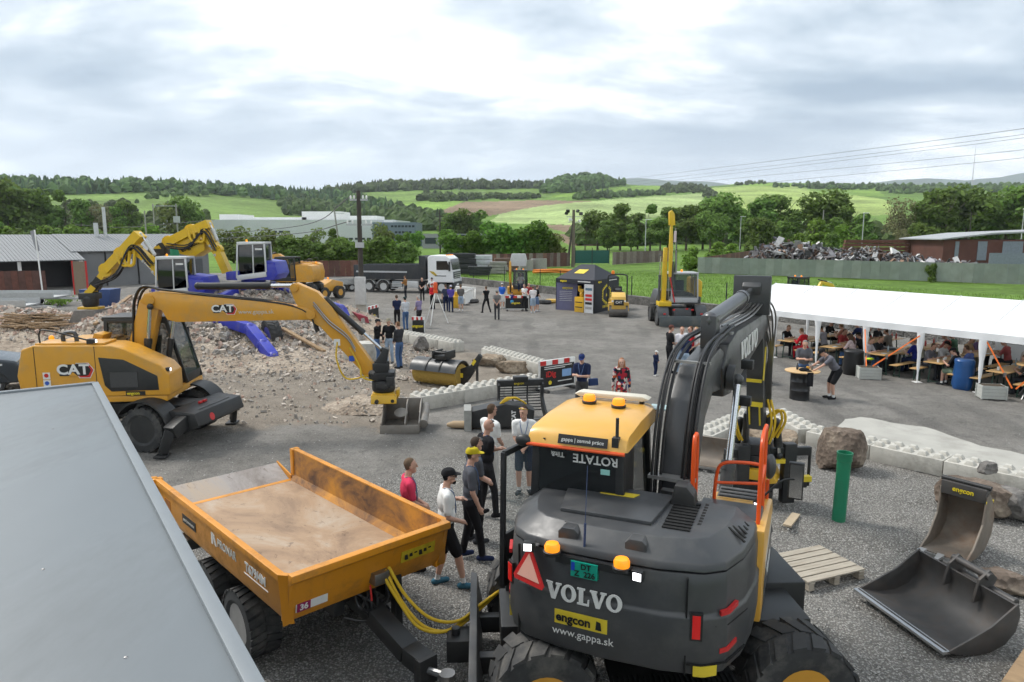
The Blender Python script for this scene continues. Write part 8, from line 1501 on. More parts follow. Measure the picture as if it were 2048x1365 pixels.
def crate(label, u, v):
 p = g(u, v) + Vector((0, .2, 0)); T = thing('slatted_crate', label, 'crate', p, R(-12)); CM_ = M('grey_crate', (.42, .43, .40), .75, var=.12, dirt=(.3, .28, .24), da=.5); b = B(); b.bx(-.32, .32, -.2, .2, .02, .40); b.build('core', M('crate_inside', (.2, .2, .19), .9), T)
 for i in range(4):
  for y in (-.215, .205): b = B(); b.bx(-.33, .33, y, y + .012, .015 + i * .105, .11 + i * .105); b.build('slat', CM_, T)
  for x in (-.335, .323): b = B(); b.bx(x, x + .012, -.2, .2, .015 + i * .105, .11 + i * .105); b.build('slat', CM_, T)
 for x in (-.34, .34):
  for y in (-.22, .22): b = B(); b.bx(x - .02, x + .02, y - .02, y + .02, 0, .43); b.build('corner_post', CM_, T)
 b = B(); b.bx(-.3, .3, -.18, .18, .41, .425); b.build('soil', M('soil', (.06, .045, .03), .95), T); return p
c1 = crate('grey slatted crate holding two orange straps under the marquee edge', 1742, 760); c2 = crate('grey slatted crate in front of the round standing table', 1990, 800)
def strap(label, p, q): T = thing('ratchet_strap', label, 'strap', p); b = B(); b.bar(Vector((0, 0, 0)), q - p, .045, .006, MPp); b.build('webbing', M('orange_webbing', (.75, .16, .02), .6, var=.08), T); b = B(); b.box((q - p) * .72, (.07, .06, .14)); b.build('ratchet', STL, T)
strap('orange strap running down left to the first crate', mq(5.8, -.02, 1.7), c1 + Vector((-.1, 0, .45))); strap('orange strap running down from the right to the first crate', mq(7.9, -.02, 1.72), c1 + Vector((.12, 0, .45))); strap('orange strap left of the round standing table', mq(9.85, -.02, 1.7), mq(10.75, -.15, .35)); strap('orange strap reaching in from the picture edge', mq(11.9, -.02, 1.72), mq(10.85, -.15, .35))
def sack(label, pos, col, h=.9, r=.3):
 rg = random.Random(int(h * 100)); b = B(); n = 18; vs = []
 for k, (f, z) in enumerate(((.85, 0), (1.0, .15), (1.02, .5), (.95, .8), (1.0, .95), (.9, 1.0))):
  for j in range(n): a = 6.283 * j / n; q = r * f * (1 + .06 * math.sin(a * 3 + k) + rg.uniform(-.03, .03)); vs.append((q * math.cos(a), q * math.sin(a), z * h + rg.uniform(-.01, .01)))
 b.add(vs, [(k * n + j, k * n + (j + 1) % n, (k + 1) * n + (j + 1) % n, (k + 1) * n + j) for k in range(5) for j in range(n)] + [tuple(5 * n + j for j in range(n))]); o = b.build('rubbish_sack', M('sack%d' % int(col[2] * 100), col, .35, var=.15, bump=.3, bs=6)); o.location = pos; tag(o, label, 'sack')
sack('large blue rubbish sack hanging at a marquee leg', g(1935, 782) + Vector((0, .3, 0)), (.012, .07, .22), 1.0, .30); sack('black rubbish sack standing beside the first crate', g(1712, 752) + Vector((0, .3, 0)), (.01, .01, .011), .9, .34); sack('dark grey rubbish sack between the table ends', g(1780, 742) + Vector((0, .3, 0)), (.02, .022, .026), .85, .3)
T = thing('round_standing_table', 'tall round wooden standing table on grey legs at the right edge', 'table', mq(11.0, .45, 0)); b = B(); b.lathe([(.42, 1.05), (.42, 1.09), (0, 1.09)], n=24); b.build('top', WOODT, T); [B().bar((.35 * math.cos(a), .35 * math.sin(a), 0), (-.25 * math.cos(a), -.25 * math.sin(a), 1.05), .03, .03).build('leg', STL, T) for a in (.4, 1.97, 3.54, 5.1)]
T = thing('yellow_vest', 'bright yellow vest lying beside the lilac shirt', 'vest', mq(6.0, .1, .5)); b = B(); b.ell((0, 0, .04), (.16, .12, .05)); b.build('cloth', M('hi_vis', (.55, .75, .03), .7, emit=None), T)
# ================================================================ black promotional tent
def promo():
 A, C_, D = g(1112, 620), g(1188, 628), g(1236, 616); e1 = (C_ - A); e2 = (D - C_); T = thing('promotional_tent', 'black pop-up promotional tent with yellow logos', 'tent', C_)
 FB_ = M('tent_black', (.016, .018, .028), .7, var=.1, bump=.15, bs=4); LN = M('tent_lining', (.14, .14, .24), .75, var=.1, bump=.2, bs=5); Z = 2.12
 P = [A - C_, Vector((0, 0, 0)), e2, A - C_ + e2]; ctr = sum(P, Vector()) / 4; up = Vector((0, 0, 1))
 rdg = [ctr - e1 * .18, ctr + e1 * .18]
 def face(nm, pts, m): b = B(); b.poly(pts); return b.build(nm, m, T, smooth=0)
 r0, r1 = rdg[0] + up * 3.0, rdg[1] + up * 3.0; E = [p + up * Z for p in P]
 f1 = face('roof_panel', [E[0], E[1], r1, r0], FB_); f2 = face('roof_panel', [E[1], E[2], r1], FB_); face('roof_panel', [E[2], E[3], r0, r1], FB_); face('roof_panel', [E[3], E[0], r0], FB_)
 for i in range(4): a, c = E[i], E[(i + 1) % 4]; v = face('valance', [a, c, c - up * .28, a - up * .28], FB_); dr = (c - a).normalized(); nn = dr.cross(up).normalized() * .02; text('engcon', .2, a.lerp(c, .2) - up * .14 + nn, dr, up, YLET, v, bold=.006); B().bar(a.lerp(c, .58) - up * .13 + nn, a.lerp(c, .9) - up * .13 + nn, .01, .06).build('small_print', WLET, v)
 for p in P: b = B(); b.cyl(p, p + up * Z, .025, n=6); b.build('leg', BLK, T)
 a, c = P[0], P[1]; dr = (c - a).normalized(); nn = dr.cross(up).normalized(); inn = -nn
 b = B(); b.add([a + inn * .0 + dr * .02, a + dr * 1.35 + inn * .5, a + dr * 1.45 + inn * .5 + up * 1.85, a + up * 1.85 + dr * .02], [(0, 1, 2, 3)]); w = b.build('inner_wall', LN, T); text('engcon', .26, a + dr * .8 + inn * .27 + up * 1.5 + nn * .03, (dr * 1.35 + inn * .5).normalized(), up, YLET, w, bold=.005)
 for i in range(6): q = a + dr * .25 + inn * .08 + up * (1.25 - .12 * i) + nn * .03; d2 = (dr * 1.35 + inn * .5).normalized(); b = B(); b.add([q, q + d2 * .9, q + d2 * .9 + up * .02, q + up * .02], [(0, 1, 2, 3)]); b.build('text_line', WLET, w, smooth=0)
 b = B(); b.add([P[3], P[2], P[2] + up * 1.9, P[3] + up * 1.9], [(0, 1, 2, 3)]); b.add([P[0], P[3], P[3] + up * 1.9, P[0] + up * 1.9], [(0, 1, 2, 3)]); b.build('back_wall', LN, T)
 q = a + dr * 2.45; b = B(); b.add([q, q + dr * .75, q + dr * .75 + up * 1.85, q + up * 1.85], [(0, 1, 2, 3)]); rp = b.build('printed_panel', M('panel_print', (.55, .56, .57), .6, var=.1), T)
 for i, (z, m) in enumerate(((1.45, M('print_blue', (.08, .14, .2), .6)), (1.05, RED), (.8, RED), (.55, BLET), (.25, M('print_grey', (.3, .3, .3), .6)))): b = B(); s = q + nn * .01 + dr * .1 + up * z; b.add([s, s + dr * .55, s + dr * .55 + up * .16, s + up * .16], [(0, 1, 2, 3)]); b.build('print_block', m, rp, smooth=0)
 sd = (e2).normalized(); sn = sd.cross(up).normalized(); b = B(); b.add([P[1], P[2], P[2] + up * 1.85, P[1] + up * 1.85], [(0, 1, 2, 3)]); sw = b.build('side_wall', FB_, T)
 cc = P[1].lerp(P[2], .48) + up * 1.1 + sn * .015
 for i in range(6):
  for k in range(3): a0 = 6.283 * (i + k / 3 + .05) / 6; a1 = a0 + 6.283 / 6 / 3 * .85
  a0, a1 = 6.283 * i / 6 + .52, 6.283 * (i + 1) / 6 + .52; b = B(); pt = lambda r, t: cc + sd * r * 1.25 * math.cos(t) + up * r * math.sin(t); b.add([pt(.62, a0), pt(.62, a1), pt(.52, a1), pt(.52, a0)], [(0, 1, 2, 3)])
  for k in range(4): t = k / 4 + .06; m0, m1 = pt(.62, a0).lerp(pt(.62, a1), t), pt(.62, a0).lerp(pt(.62, a1), t + .12); o = (m0 - cc).normalized() * .1; b.add([m0, m1, m1 + o, m0 + o], [(0, 1, 2, 3)])
  b.build('hexagon_gear', YLET, sw, smooth=0)
 b = B(); b.add([cc + sd * x + up * y for x, y in ((-.12, -.15), (.15, -.1), (.2, .05), (.05, 0), (-.05, .08))], [(0, 1, 2, 3, 4)]); b.build('emblem', YLET, sw, smooth=0); [B().bar(cc - up * .78 + sd * x, cc - up * .78 + sd * (x + .14), .01, .16).build('yellow_print', YLET, sw) for x in (-.62, -.38, -.12, .14, .4)]
 c0 = f1; mid = (E[0] + E[1] + r0 + r1) / 4; nr = (E[1] - E[0]).cross(r0 - E[0]).normalized(); nr = nr if nr.z > 0 else -nr; d1 = (E[1] - E[0]).normalized(); u1 = nr.cross(d1); b = B(); b.add([mid + nr * .02 + d1 * x + u1 * y for x, y in ((-.42, -.3), (.42, -.3), (.42, .3), (-.42, .3))], [(0, 1, 2, 3)]); b.build('roof_logo', YSTK, f1, smooth=0)
 K = thing('display_stand', 'yellow display crate under the black tent', 'stand', C_ + a + dr * 2.05 + inn * .25 + up * 0, math.atan2(dr.y, dr.x)); b = B(); b.bx(-.38, .38, -.3, .3, 0, .98); b.build('crate', TY, K, bevel=.02); b = B(); b.bx(-.3, .3, -.305, -.30, .3, .36); b.bx(-.3, .3, -.305, -.30, .62, .68); b.build('crate_print', BLET, K); b = B(); b.lathe([(.12, .98), (.16, 1.1), (.14, 1.3)], n=12); b.bx(-.2, .2, -.1, .1, 1.3, 1.5); b.bx(-.25, -.15, -.12, .12, 1.35, 1.7); b.build('sample_head', TY, K, bevel=.02)
promo()
# ================================================================ kerb wall and fence along the yard
def kerb():
 e, f = Vector((*YARD_EDGE[0], 0)), Vector((*YARD_EDGE[1], 0)); d = (f - e).normalized(); GB_ = rubblemat('gabion_stone', ((.07, .068, .065), (.15, .145, .135), (.24, .23, .215)), .8)
 T = thing('kerb_wall', 'low grey stone retaining wall along the edge of the yard', 'wall', e); n = 26
 for i in range(n): a = d * (2.6 * i); b = B(); b.bar(a + Vector((0, 0, .28)), a + d * 2.58 + Vector((0, 0, .28)), .5, .62); b.build('wall_section', GB_, T)
 nrm = Vector((-d.y, d.x, 0)); nrm = nrm if nrm.x > 0 else -nrm
 for i in range(22): p = e + d * (2.9 * i + .6) + nrm * .1; b = B(); b.bx(-.03, .03, -.03, .03, .3, 2.0); o = b.build('fence_post', M('post_dark', (.015, .02, .02), .5)); o.location = p; tag(o, '%s thin fence post on the kerb wall counting from the lorry' % nth(i), 'post', 'fence posts on the kerb wall')
kerb()
def fence(name, label, pts, z0s, zs, mat, w=.24, gap=.012, cat='fence', post=None):
 P = [Vector(p) for p in pts]; T = thing(name, label, cat, P[0]); i = 0; rg = random.Random(len(label))
 for a, c in zip(P, P[1:]):
  L = (c - a).length; n = max(1, int(L / w)); d = (c - a) / n; a = a - P[0]
  for k in range(n): p, q = a + d * k, a + d * (k + 1) - d.normalized() * gap; b = B(); b.bar(p.lerp(q, 0) + Vector((0, 0, (zs + rg.uniform(-.03, .03)) / 2)), q + Vector((0, 0, zs / 2)), .03 + rg.uniform(0, .03), zs); b.build('fence_board', mat[rg.randrange(len(mat))], T, smooth=0)
BRN = [M('rust_fence%d' % i, c, .9, var=.3, vs=3) for i, c in enumerate(((.13, .055, .04), (.17, .085, .06), (.10, .05, .04)))]; GRB = [M('old_fence%d' % i, c, .9, var=.25, vs=3) for i, c in enumerate(((.17, .14, .12), (.13, .10, .085), (.21, .18, .155)))]
fence('board_fence', 'brown board fence behind the lorry and the lush trees', [g(915, 540), g(1140, 533)], 0, 2.1, BRN[1:] + GRB, .62); fence('board_fence', 'rusty sheet fence behind the parked excavators', [g(555, 556), g(725, 553)], 0, 1.9, BRN, .6); fence('board_fence', 'low old fence beyond the green gate', [g(1225, 530), g(1345, 523)], 0, 2.0, GRB, 1.0); fence('board_fence', 'rusty corrugated fence below the workshop canopy', [g(-30, 588), g(95, 586)], 0, 1.9, BRN, .5)
SW = [M('zinc_wall%d' % i, c, .6, var=.15, vs=1.5, dirt=(.16, .17, .14), ds=.6, da=.6) for i, c in enumerate(((.20, .235, .205), (.23, .26, .23), (.18, .21, .185)))]
a, c = g(1395, 546), g(2060, 570); fence('sheet_metal_wall', 'long grey-green sheet metal wall in front of the scrap yard', [a, c], 0, 2.0, SW, .95, .01, 'wall'); fence('sheet_metal_wall', 'dark red-brown side wall of the scrap yard', [a, g(1500, 523)], 0, 1.9, BRN, 1.2, .01, 'wall')
GG = thing('green_gate', 'dark green sheet gate at the far edge of the meadow', 'gate', g(1150, 529)); q = g(1218, 529) - g(1150, 529)
for t0, t1 in ((0, .49), (.51, 1)): b = B(); b.bar(q * t0 + Vector((0, 0, 1.2)), q * t1 + Vector((0, 0, 1.2)), .05, 2.1); b.build('gate_leaf', M('gate_green', (.01, .09, .075), .6, var=.15), GG)
for t in (0, .5, 1): b = B(); b.bar(q * t, q * t + Vector((0, 0, 2.7)), .1, .1); b.build('gate_post', BLK, GG)
# ================================================================ scrap heap behind the wall
def scrap():
 rg = random.Random(21); cols = [(.33, .33, .33), (.14, .13, .13), (.10, .06, .045), (.5, .5, .49), (.2, .2, .22), (.035, .035, .035), (.24, .15, .10)]; bs = [B() for _ in cols]; a, c = g(1395, 546), g(2060, 570)
 for i in range(4200):
  t = rg.uniform(.12, .9); hm = interp(t, [(.1, .3), (.18, 3.2), (.25, 4.3), (.36, 3.9), (.48, 3.2), (.56, 3.6), (.64, 2.9), (.75, 2.2), (.9, 1.6)]); dpt = rg.uniform(1.5, 9); z = hm * rg.random() ** .6 * (1 - abs(dpt - 5) / 9); p = a.lerp(c, t) + Vector((.55, .83, 0)) * dpt + Vector((0, 0, z)); L = .12 + .6 * rg.random() ** 2; e = Euler((rg.gauss(0, .7), rg.gauss(0, .7), rg.random() * 6)); m = Matrix.Translation(p) @ e.to_matrix().to_4x4(); b = bs[rg.choices(range(7), (6, 5, 3, 1.6, 3, 4, 2))[0]]; k = len(b.v); b.bx(-L, L, -L * rg.uniform(.03, .9), L * rg.uniform(.03, .4), -.02, rg.choice((.01, .02, .05, .2))); b.xf(m, k)
 for b, cc in zip(bs, cols): o = b.build('scrap_metal', M('scrap%d' % int(sum(cc) * 1000), cc, .5, .4, var=.3, vs=2), smooth=0); o['kind'] = 'stuff'; tag(o, 'tangled scrap metal heaped behind the grey-green wall', 'scrap')
 S = thing('scrap_shed', 'rusty corrugated shed at the edge of the scrap yard', 'shed', at(1995, 500, 92) - Vector((0, 0, at(1995, 500, 92).z))); b = B(); b.bx(-7, 14, 0, 9, 0, 4.2); b.build('wall', M('rusty_sheet', (.11, .045, .035), .85, var=.35, vs=.6), S); b = B(); b.prism([(-7.6, 4.2), (-1, 4.9), (15, 5.6), (15, 5.75), (-1, 5.1), (-7.6, 4.35)], 'y', -.5, 9.5); b.build('roof', M('shed_roof', (.33, .34, .35), .6, var=.15), S)
 for x, w in ((-2.6, 1.2), (.6, 2.6), (-5.5, .5), (4.5, 1.5)): b = B(); b.bx(x, x + w, -.06, -.01, 1.6 if w > 1 else 0, 4.0); b.build('sheet_patch', M('blue_grey_sheet', (.2, .23, .27), .6, var=.2), S)
 b = B(); b.bx(-5, 14, -6.05, -6, 0, 2.7); b.build('yard_wall', M('blue_grey_sheet', (.2, .23, .27), .6), S); T = thing('rusty_beams', 'stack of rust red beams on top of the scrap', 'beams', at(1755, 492, 100)); [B().bx(-5 + .1 * i, 5.5 - .3 * i, -.3, .3, -1.6 + .5 * i, -1.2 + .5 * i).build('beam', BRN[0], T) for i in range(5)]
scrap()
# ================================================================ buildings
def ribbed(T, name, p, ux, uz, L, H, n, mat, th=.08):
 for i in range(n): a = p + ux * (L * i / n); c = a + ux * (L / n - .04); b = B(); q = ux.cross(uz).normalized() * th; b.add([a, c, c + uz * H, a + uz * H, a + q, c + q, c + uz * H + q, a + uz * H + q], [(3, 2, 1, 0), (4, 5, 6, 7), (0, 1, 5, 4), (1, 2, 6, 5), (2, 3, 7, 6), (3, 0, 4, 7)]); b.build(name, mat, T, smooth=0)
def workshop():
 e = g(420, 562); w = g(-60, 585); d = (e - w).normalized(); nb = Vector((-d.y, d.x, 0)); L = (e - w).length; T = thing('workshop_building', 'long low grey workshop with standing-seam metal roof', 'building', w); Z = Vector((0, 0, 1)); GW = M('workshop_wall', (.17, .175, .18), .8, var=.08, vs=1)
 b = B(); a = d * (L * .40); vs = [a, d * L, d * L + nb * 9, a + nb * 9]; b.add(vs + [q + Z * 3.35 for q in vs], [(3, 2, 1, 0), (4, 5, 6, 7), (0, 1, 5, 4), (1, 2, 6, 5), (2, 3, 7, 6), (3, 0, 4, 7)]); b.build('wall', GW, T); b = B(); vs = [nb * 2, a + nb * 2, a + nb * 9, nb * 9]; b.add(vs + [q + Z * 3.3 for q in vs], [(3, 2, 1, 0), (4, 5, 6, 7), (0, 1, 5, 4), (1, 2, 6, 5), (2, 3, 7, 6), (3, 0, 4, 7)]); b.build('recessed_wall', M('recess_shade', (.05, .05, .052), .9), T)
 RMt = M('seam_roof', (.20, .21, .22), .6, var=.08); up = (nb * 6 + Z * 1.55).normalized(); ribbed(T, 'roof_sheet', d * (L * .38) - nb * .3 + Z * 3.3, d, up, L * .63, 6.4, 46, RMt); ribbed(T, 'roof_sheet', -nb * 2.6 + Z * 2.6, d, (nb * 8.6 + Z * 2.25).normalized(), L * .405, 8.9, 30, RMt)
 for t in (.02, .16, .39): b = B(); b.bar(d * (L * t) - nb * 2.3, d * (L * t) - nb * 2.3 + Z * 2.7, .2, .2); b.build('canopy_post', WHT, T)
 for t in (.52, .66, .82): b = B(); b.bar(d * (L * t) - nb * .04, d * (L * t) - nb * .04 + Z * 3.3, .12, .1); b.build('downpipe', BLK, T)
 for t, w_ in ((.76, 2.0), (.9, 1.4)): b = B(); p = d * (L * t) - nb * .05; b.add([p, p + d * w_, p + d * w_ + Z * 2.4, p + Z * 2.4], [(0, 1, 2, 3)]); b.build('door', M('door_grey', (.07, .075, .08), .6), T)
 b = B(); p = d * (L * .6) - nb * .3 + Z * 2.2; b.box(p, (1.1, .5, .7)); b.build('air_conditioner', WHT, T); [B().cyl(d * (L * t) + nb * 5 + Z * 4.4, d * (L * t) + nb * 5 + Z * (4.4 + h_), r, n=10).build('flue', SILV, T) for t, r, h_ in ((.56, .22, 1.7), (.60, .16, 3.3))]
 K = thing('pallet_stack', 'tall stack of pale pallets against the workshop wall', 'pallets', g(130, 571)); [B().bx(-.6, .6, -.5, .5, .16 * i, .16 * i + .12).build('pallet', M('pale_pallet', (.5, .42, .3), .8), K) for i in range(8)]
 K = thing('water_tank', 'white plastic tank standing on the pallet stack', 'tank', g(130, 571) + Vector((0, 0, 1.28))); b = B(); b.lathe([(.5, 0), (.52, .1), (.52, .8), (.4, .95)], n=16); b.build('tank', WHT, K)
 K = thing('loading_ramp', 'red framed loading ramp standing upright', 'ramp', g(163, 590)); b = B(); b.bx(-.5, .5, 0, .08, 0, 2.75); b.build('deck', M('ramp_brown', (.22, .17, .12), .8), K); [B().bx(x, x + .1, -.03, .1, 0, 2.8).build('rail', RED, K) for x in (-.6, .5)]
 p = g(88, 606); K = thing('flag_pole', 'white flag pole with a limp grey flag leaning over the trailers', 'flag pole', p); b = B(); t_ = at(69, 460, p.y) - p; b.cyl((0, 0, 0), t_, .05, n=8); b.build('pole', WHT, K); b = B(); b.add([t_, t_ - Z * 1.5 + Vector((.25, 0, 0)), t_ - Z * 1.6 + Vector((-.1, .1, 0)), t_ + Vector((-.35, 0, -.1))], [(0, 1, 2, 3)]); b.build('flag', cl((.3, .3, .32)), K)
workshop()
def far_building(name, label, u0, u1, vb, vt, D, depth, mat, wins=(), extra=()):
 p, q = at(u0, vb, D), at(u1, vb, D); h = at(u0, vt, D).z; z0 = min(0, p.z) - .5; T = thing(name, label, 'building', (p.x, D, 0)); L = q.x - p.x; n = max(3, int(L / 6)); FW = M('far_glass', (.03, .04, .05), .2, var=0)
 b = B(); b.bx(.02, L - .02, .1, depth, z0, h - .05); b.build('core', mat, T)
 for i in range(n): b = B(); b.bx(L * i / n + .04, L * (i + 1) / n, 0, .2, z0, h); b.build('wall_panel', mat, T, smooth=0)
 for (a, bb, c, e) in wins: A, C_ = at(a, bb, D), at(c, e, D); b = B(); b.bx(A.x - p.x, C_.x - p.x, -.15, .01, C_.z, A.z); b.build('window', FW, T)
 for (a, bb, c, e) in extra: A, C_ = at(a, bb, D), at(c, e, D); b = B(); b.bx(A.x - p.x, C_.x - p.x, depth * .2, depth * .6, C_.z, A.z); b.build('roof_unit', WHT, T)
FWH = M('factory_white', (.55, .57, .58), .7, var=.06, vs=.1); FBL = M('office_blue', (.14, .18, .23), .6, var=.08)
far_building('factory_building', 'long white factory hall behind the willows', 330, 790, 500, 440, 285, 45, FWH, [(u, 462, u + 9, 466) for u in (545, 558, 571)] + [(u, 476, u + 8, 480) for u in (585, 596, 686, 698, 710, 722, 734, 620)], [(420, 428, 460, 442), (480, 434, 600, 442), (590, 422, 670, 442), (690, 431, 745, 441)])
far_building('office_building', 'blue-grey office block beside the white factory', 745, 832, 488, 445, 270, 20, FBL, [(u, 451, u + 5, 455) for u in range(782, 826, 7)] + [(u, 463, u + 5, 467) for u in range(790, 820, 7)], [(764, 440, 782, 448)]); far_building('glazed_building', 'low glazed pavilion left of the thin wooden pole', 845, 985, 500, 468, 240, 12, M('pavilion_grey', (.25, .26, .27), .5), [(850, 476, 872, 488), (905, 470, 930, 480)])
# ================================================================ poles, lamps, wires
def pole(label, u, vb, vt, r, col, extra=None, name='utility_pole', lean=0.0):
 p = g(u, vb) if vb > 490 else Vector((*at(u, vb, 290)[:2], 0)); h = at(u, vt, p.y).z; T = thing(name, label, 'pole', p); b = B(); b.tube([(0, 0, -.3), (lean, 0, h)], [r, r * .7], 10); b.build('shaft', col, T)
 if extra: extra(T, h)
 return T, h
WD_ = M('pole_wood', (.055, .047, .04), .85, var=.25, vs=2); CN = M('pole_concrete', (.28, .27, .25), .85, var=.15); GAL = M('lamp_steel', (.42, .43, .44), .5)
def ex_main(T, h):
 for z, L in ((h - .5, 1.0), (h - 1.9, 1.5)):
  b = B(); b.bx(-L / 2, L / 2, -.06, .06, z - .05, z + .05); b.build('crossarm', GAL, T)
  for x in (-.45, -.25, .25, .45): b = B(); b.lathe([(.03, 0), (.06, .05), (.05, .16), (.02, .2)], (x * L, 0, z + .05), n=8); b.build('insulator', WHT, T)
 b = B(); b.lathe([(.25, 0), (.25, .3)], (0, -.1, h - 3.2), n=12); b.build('loudspeaker', GAL, T); b = B(); b.bx(-.3, .3, -.45, -.15, 1.0, 2.6); b.build('meter_cabinet', M('cabinet_grey', (.5, .5, .49), .6), T, bevel=.02); b = B(); b.bx(-.3, .3, -.3, .3, 0, 1.0); b.build('foundation', CONC, T)
PM, HM = pole('tall dark wooden pole with grey meter cabinet in the middle of the yard', 725, 643, 382, .17, WD_, ex_main)
def ex_flood(T, h):
 for i, (x, z) in enumerate(((-.9, 1.0), (-1.1, .6), (.6, 1.0), (1.1, .5), (-.5, -.6), (.9, -.9))): b = B(); b.box((x, -.2, h - 1 + z * .8), (.55, .3, .4), (.4, 0, i)); b.build('floodlight', BLK if i < 4 else WHT, T)
 b = B(); b.bx(-1.1, 1.1, -.06, .06, h - 1.1, h - 1.0); b.bx(-.9, .9, -.06, .06, h - 1.9, h - 1.8); b.build('bracket', GAL, T); b = B(); b.cyl((-.9, 0, 0), (-.1, 0, h * .75), .16, n=8); b.build('brace', WD_, T)
pole('wooden pole carrying floodlights behind the black tent', 1146, 533, 420, .3, M('pole_brown', (.14, .115, .09), .85, var=.2), ex_flood); pole('thin wooden pole behind the lorry', 881, 525, 420, .16, WD_, lambda T, h: B().bx(-.7, .7, -.05, .05, h - 1.2, h - 1.1).build('crossarm', WD_, T))
pole('concrete pole in front of the factory wall', 683, 521, 422, .2, CN, lambda T, h: B().bx(-.8, .8, -.05, .05, h - .5, h - .4).build('crossarm', GAL, T), lean=-1.0); pole('concrete pole left of the double pole behind the workshop', 296, 515, 422, .2, CN)
def ex_h(T, h): b = B(); b.tube([(5.6, 0, -.3), (5.6, 0, h)], .2, 8); b.build('second_shaft', CN, T); b = B(); b.bx(-.3, 6, -.08, .08, h - .6, h - .45); b.build('crossarm', GAL, T); b = B(); b.bx(4.9, 6.2, -.4, .4, h - 4.5, h - 3); b.build('transformer', GAL, T)
pole('double concrete pole with transformer above the workshop', 313, 508, 408, .2, CN, ex_h)
for i, (u, vb, vt) in enumerate(((1290, 515, 440), (1479, 505, 434), (1722, 512, 427), (2038, 520, 419))): pole(['slim street lamp behind the raised yellow boom', 'slim street lamp left of the scrap heap', 'slim street lamp behind the rusty beams', 'slim street lamp above the rusty shed'][i], u, vb, vt, .11, GAL, lambda T, h: B().bx(-.2, 1.2, -.1, .1, h, h + .12).build('lamp_head', WHT, T), 'street_lamp')
pole('bare wooden pole in front of the tree belt', 1642, 505, 420, .18, CN); pole('old wooden pole with crossarm at the right tree belt', 1936, 503, 425, .16, WD_, lambda T, h: B().bx(-1.5, 1.5, -.1, .1, h - .6, h - .4).build('crossarm', WD_, T))
q = hill(1944, 372); d_ = ray(1944, 372); k_ = q[0] / math.hypot(d_.x, d_.y); T = thing('radio_mast', 'thin lattice mast on the far right-hand hill', 'mast', (d_.x * k_, d_.y * k_, q[1])); b = B(); b.tube([(0, 0, 0), (0, 0, 85)], [1.2, .5], 4); b.build('lattice', M('mast_steel', (.5, .5, .52), .6), T)
def wire(label, pts, r=.02):
 T = thing('overhead_wire', label, 'wire', pts[0]); b = B(); b.tube([Vector(p) - Vector(pts[0]) for p in bez(pts, 10)], r, 5); b.build('cable', M('wire_dark', (.05, .05, .055), .5, var=0), T)
WN = ['topmost', 'second', 'third', 'fourth', 'lowest']
for i, (v0, v1) in enumerate(((245, 357), (258, 364), (265, 370), (295, 372), (312, 385))): wire('%s power line crossing the sky at the upper right' % WN[i], [at(2120, v0 - 12, 38), at(1700, v0 + (v1 - v0) * .52, 70), at(1080, v1 + 22, 290)], .013 if i else .017)
top = PM.location + Vector((0, 0, HM)); wire('upper cable running left from the tall wooden pole', [top + Vector((-.4, 0, -.3)), at(600, 452, 60), at(400, 470, 90)], .03); wire('lower cable running left from the tall wooden pole', [top + Vector((-.5, 0, -1.7)), at(590, 468, 60), at(400, 480, 90)], .03); wire('cable above the workshop roof', [at(430, 440, 75), at(250, 455, 80), at(150, 450, 90)], .025)
# ================================================================ barriers, tripod and small things in the yard
def barrier(label, u0, v0, u1, v1, h=1.0, banner=None, white=False):
 a, c = g(u0, v0), g(u1, v1); d = c - a; T = thing('site_barrier', label, 'barrier', a, math.atan2(d.y, d.x)); L = d.length; b = B()
 for x0, x1, z0, z1 in ((0, .08, .1, h), (L - .08, L, .1, h), (0, L, h - .12, h), (0, L, .1, .2)): b.bx(x0, x1, -.03, .03, z0, z1)
 b.build('frame', WHT, T, bevel=.015); [B().bx(x - .06, x + .06, -.3, .3, 0, .1).build('foot', RUB_, T, bevel=.02) for x in (.15, L - .15)]
 if banner:
  b = B(); b.bx(.04, L - .04, -.045, -.032, .15, h - .16); bn = b.build('banner', BLET, T); n = 6
  for i in range(n): b = B(); b.bx(L * i / n + .02, L * (i + 1) / n, -.045, -.032, h - .15, h); b.build('stripe', RED if i % 2 == 0 else WHT, T)
  if banner == 'dig': text('iDig', .26, (L * .3, -.05, h * .55), (1, 0, 0), (0, 0, 1), RED, bn, bold=.006); [B().bx(L * .12, L * e, -.05, -.046, h * z, h * z + .025).build('small_print', WLET, bn) for e, z in ((.9, .78), (.7, .72))]; B().bx(L * .5, L * .9, -.05, -.046, h * .28, h * .31).build('small_print', WLET, bn); b = B(); b.bx(L * .62, L * .88, -.052, -.046, h * .42, h * .66); b.build('picture', M('sky_print', (.2, .35, .6), .5), bn); b = B(); b.lathe([(.07, 0), (.07, .004)], (L * .28, -.047, h * .28), (0, -1, 0), 12); b.build('emblem', YLET, bn)
  else: text('engcon', .2, (L * .45, -.05, h * .52), (1, 0, 0), (0, 0, 1), YLET, bn, bold=.006)
 if white: [B().bx(x, x + .05, -.025, .025, .2, h - .1).build('slat', WHT, T) for x in [.2 + .14 * i for i in range(int((L - .3) / .14))]]
barrier('banner barrier with red and white top beside the navy polo man', 1078, 786, 1148, 774, 1.02, 'dig'); barrier('small tilted banner sign beside the tall wooden pole', 736, 655, 757, 648, 1.1, 'e'); barrier('small banner sign on the block wall beside the tripod', 824, 672, 850, 672, .95, 'e'); barrier('long white plastic barrier near the lorry front', 912, 598, 951, 602, 1.0, None, True); barrier('banner table in front of the small excavator', 1010, 622, 1058, 622, 1.0, 'e'); barrier('short white plastic barrier turned edge on behind the spectators', 930, 612, 945, 604, 1.0, None, True)
p = g(872, 648); T = thing('survey_tripod', 'white surveying tripod with an orange laser level', 'tripod', p)
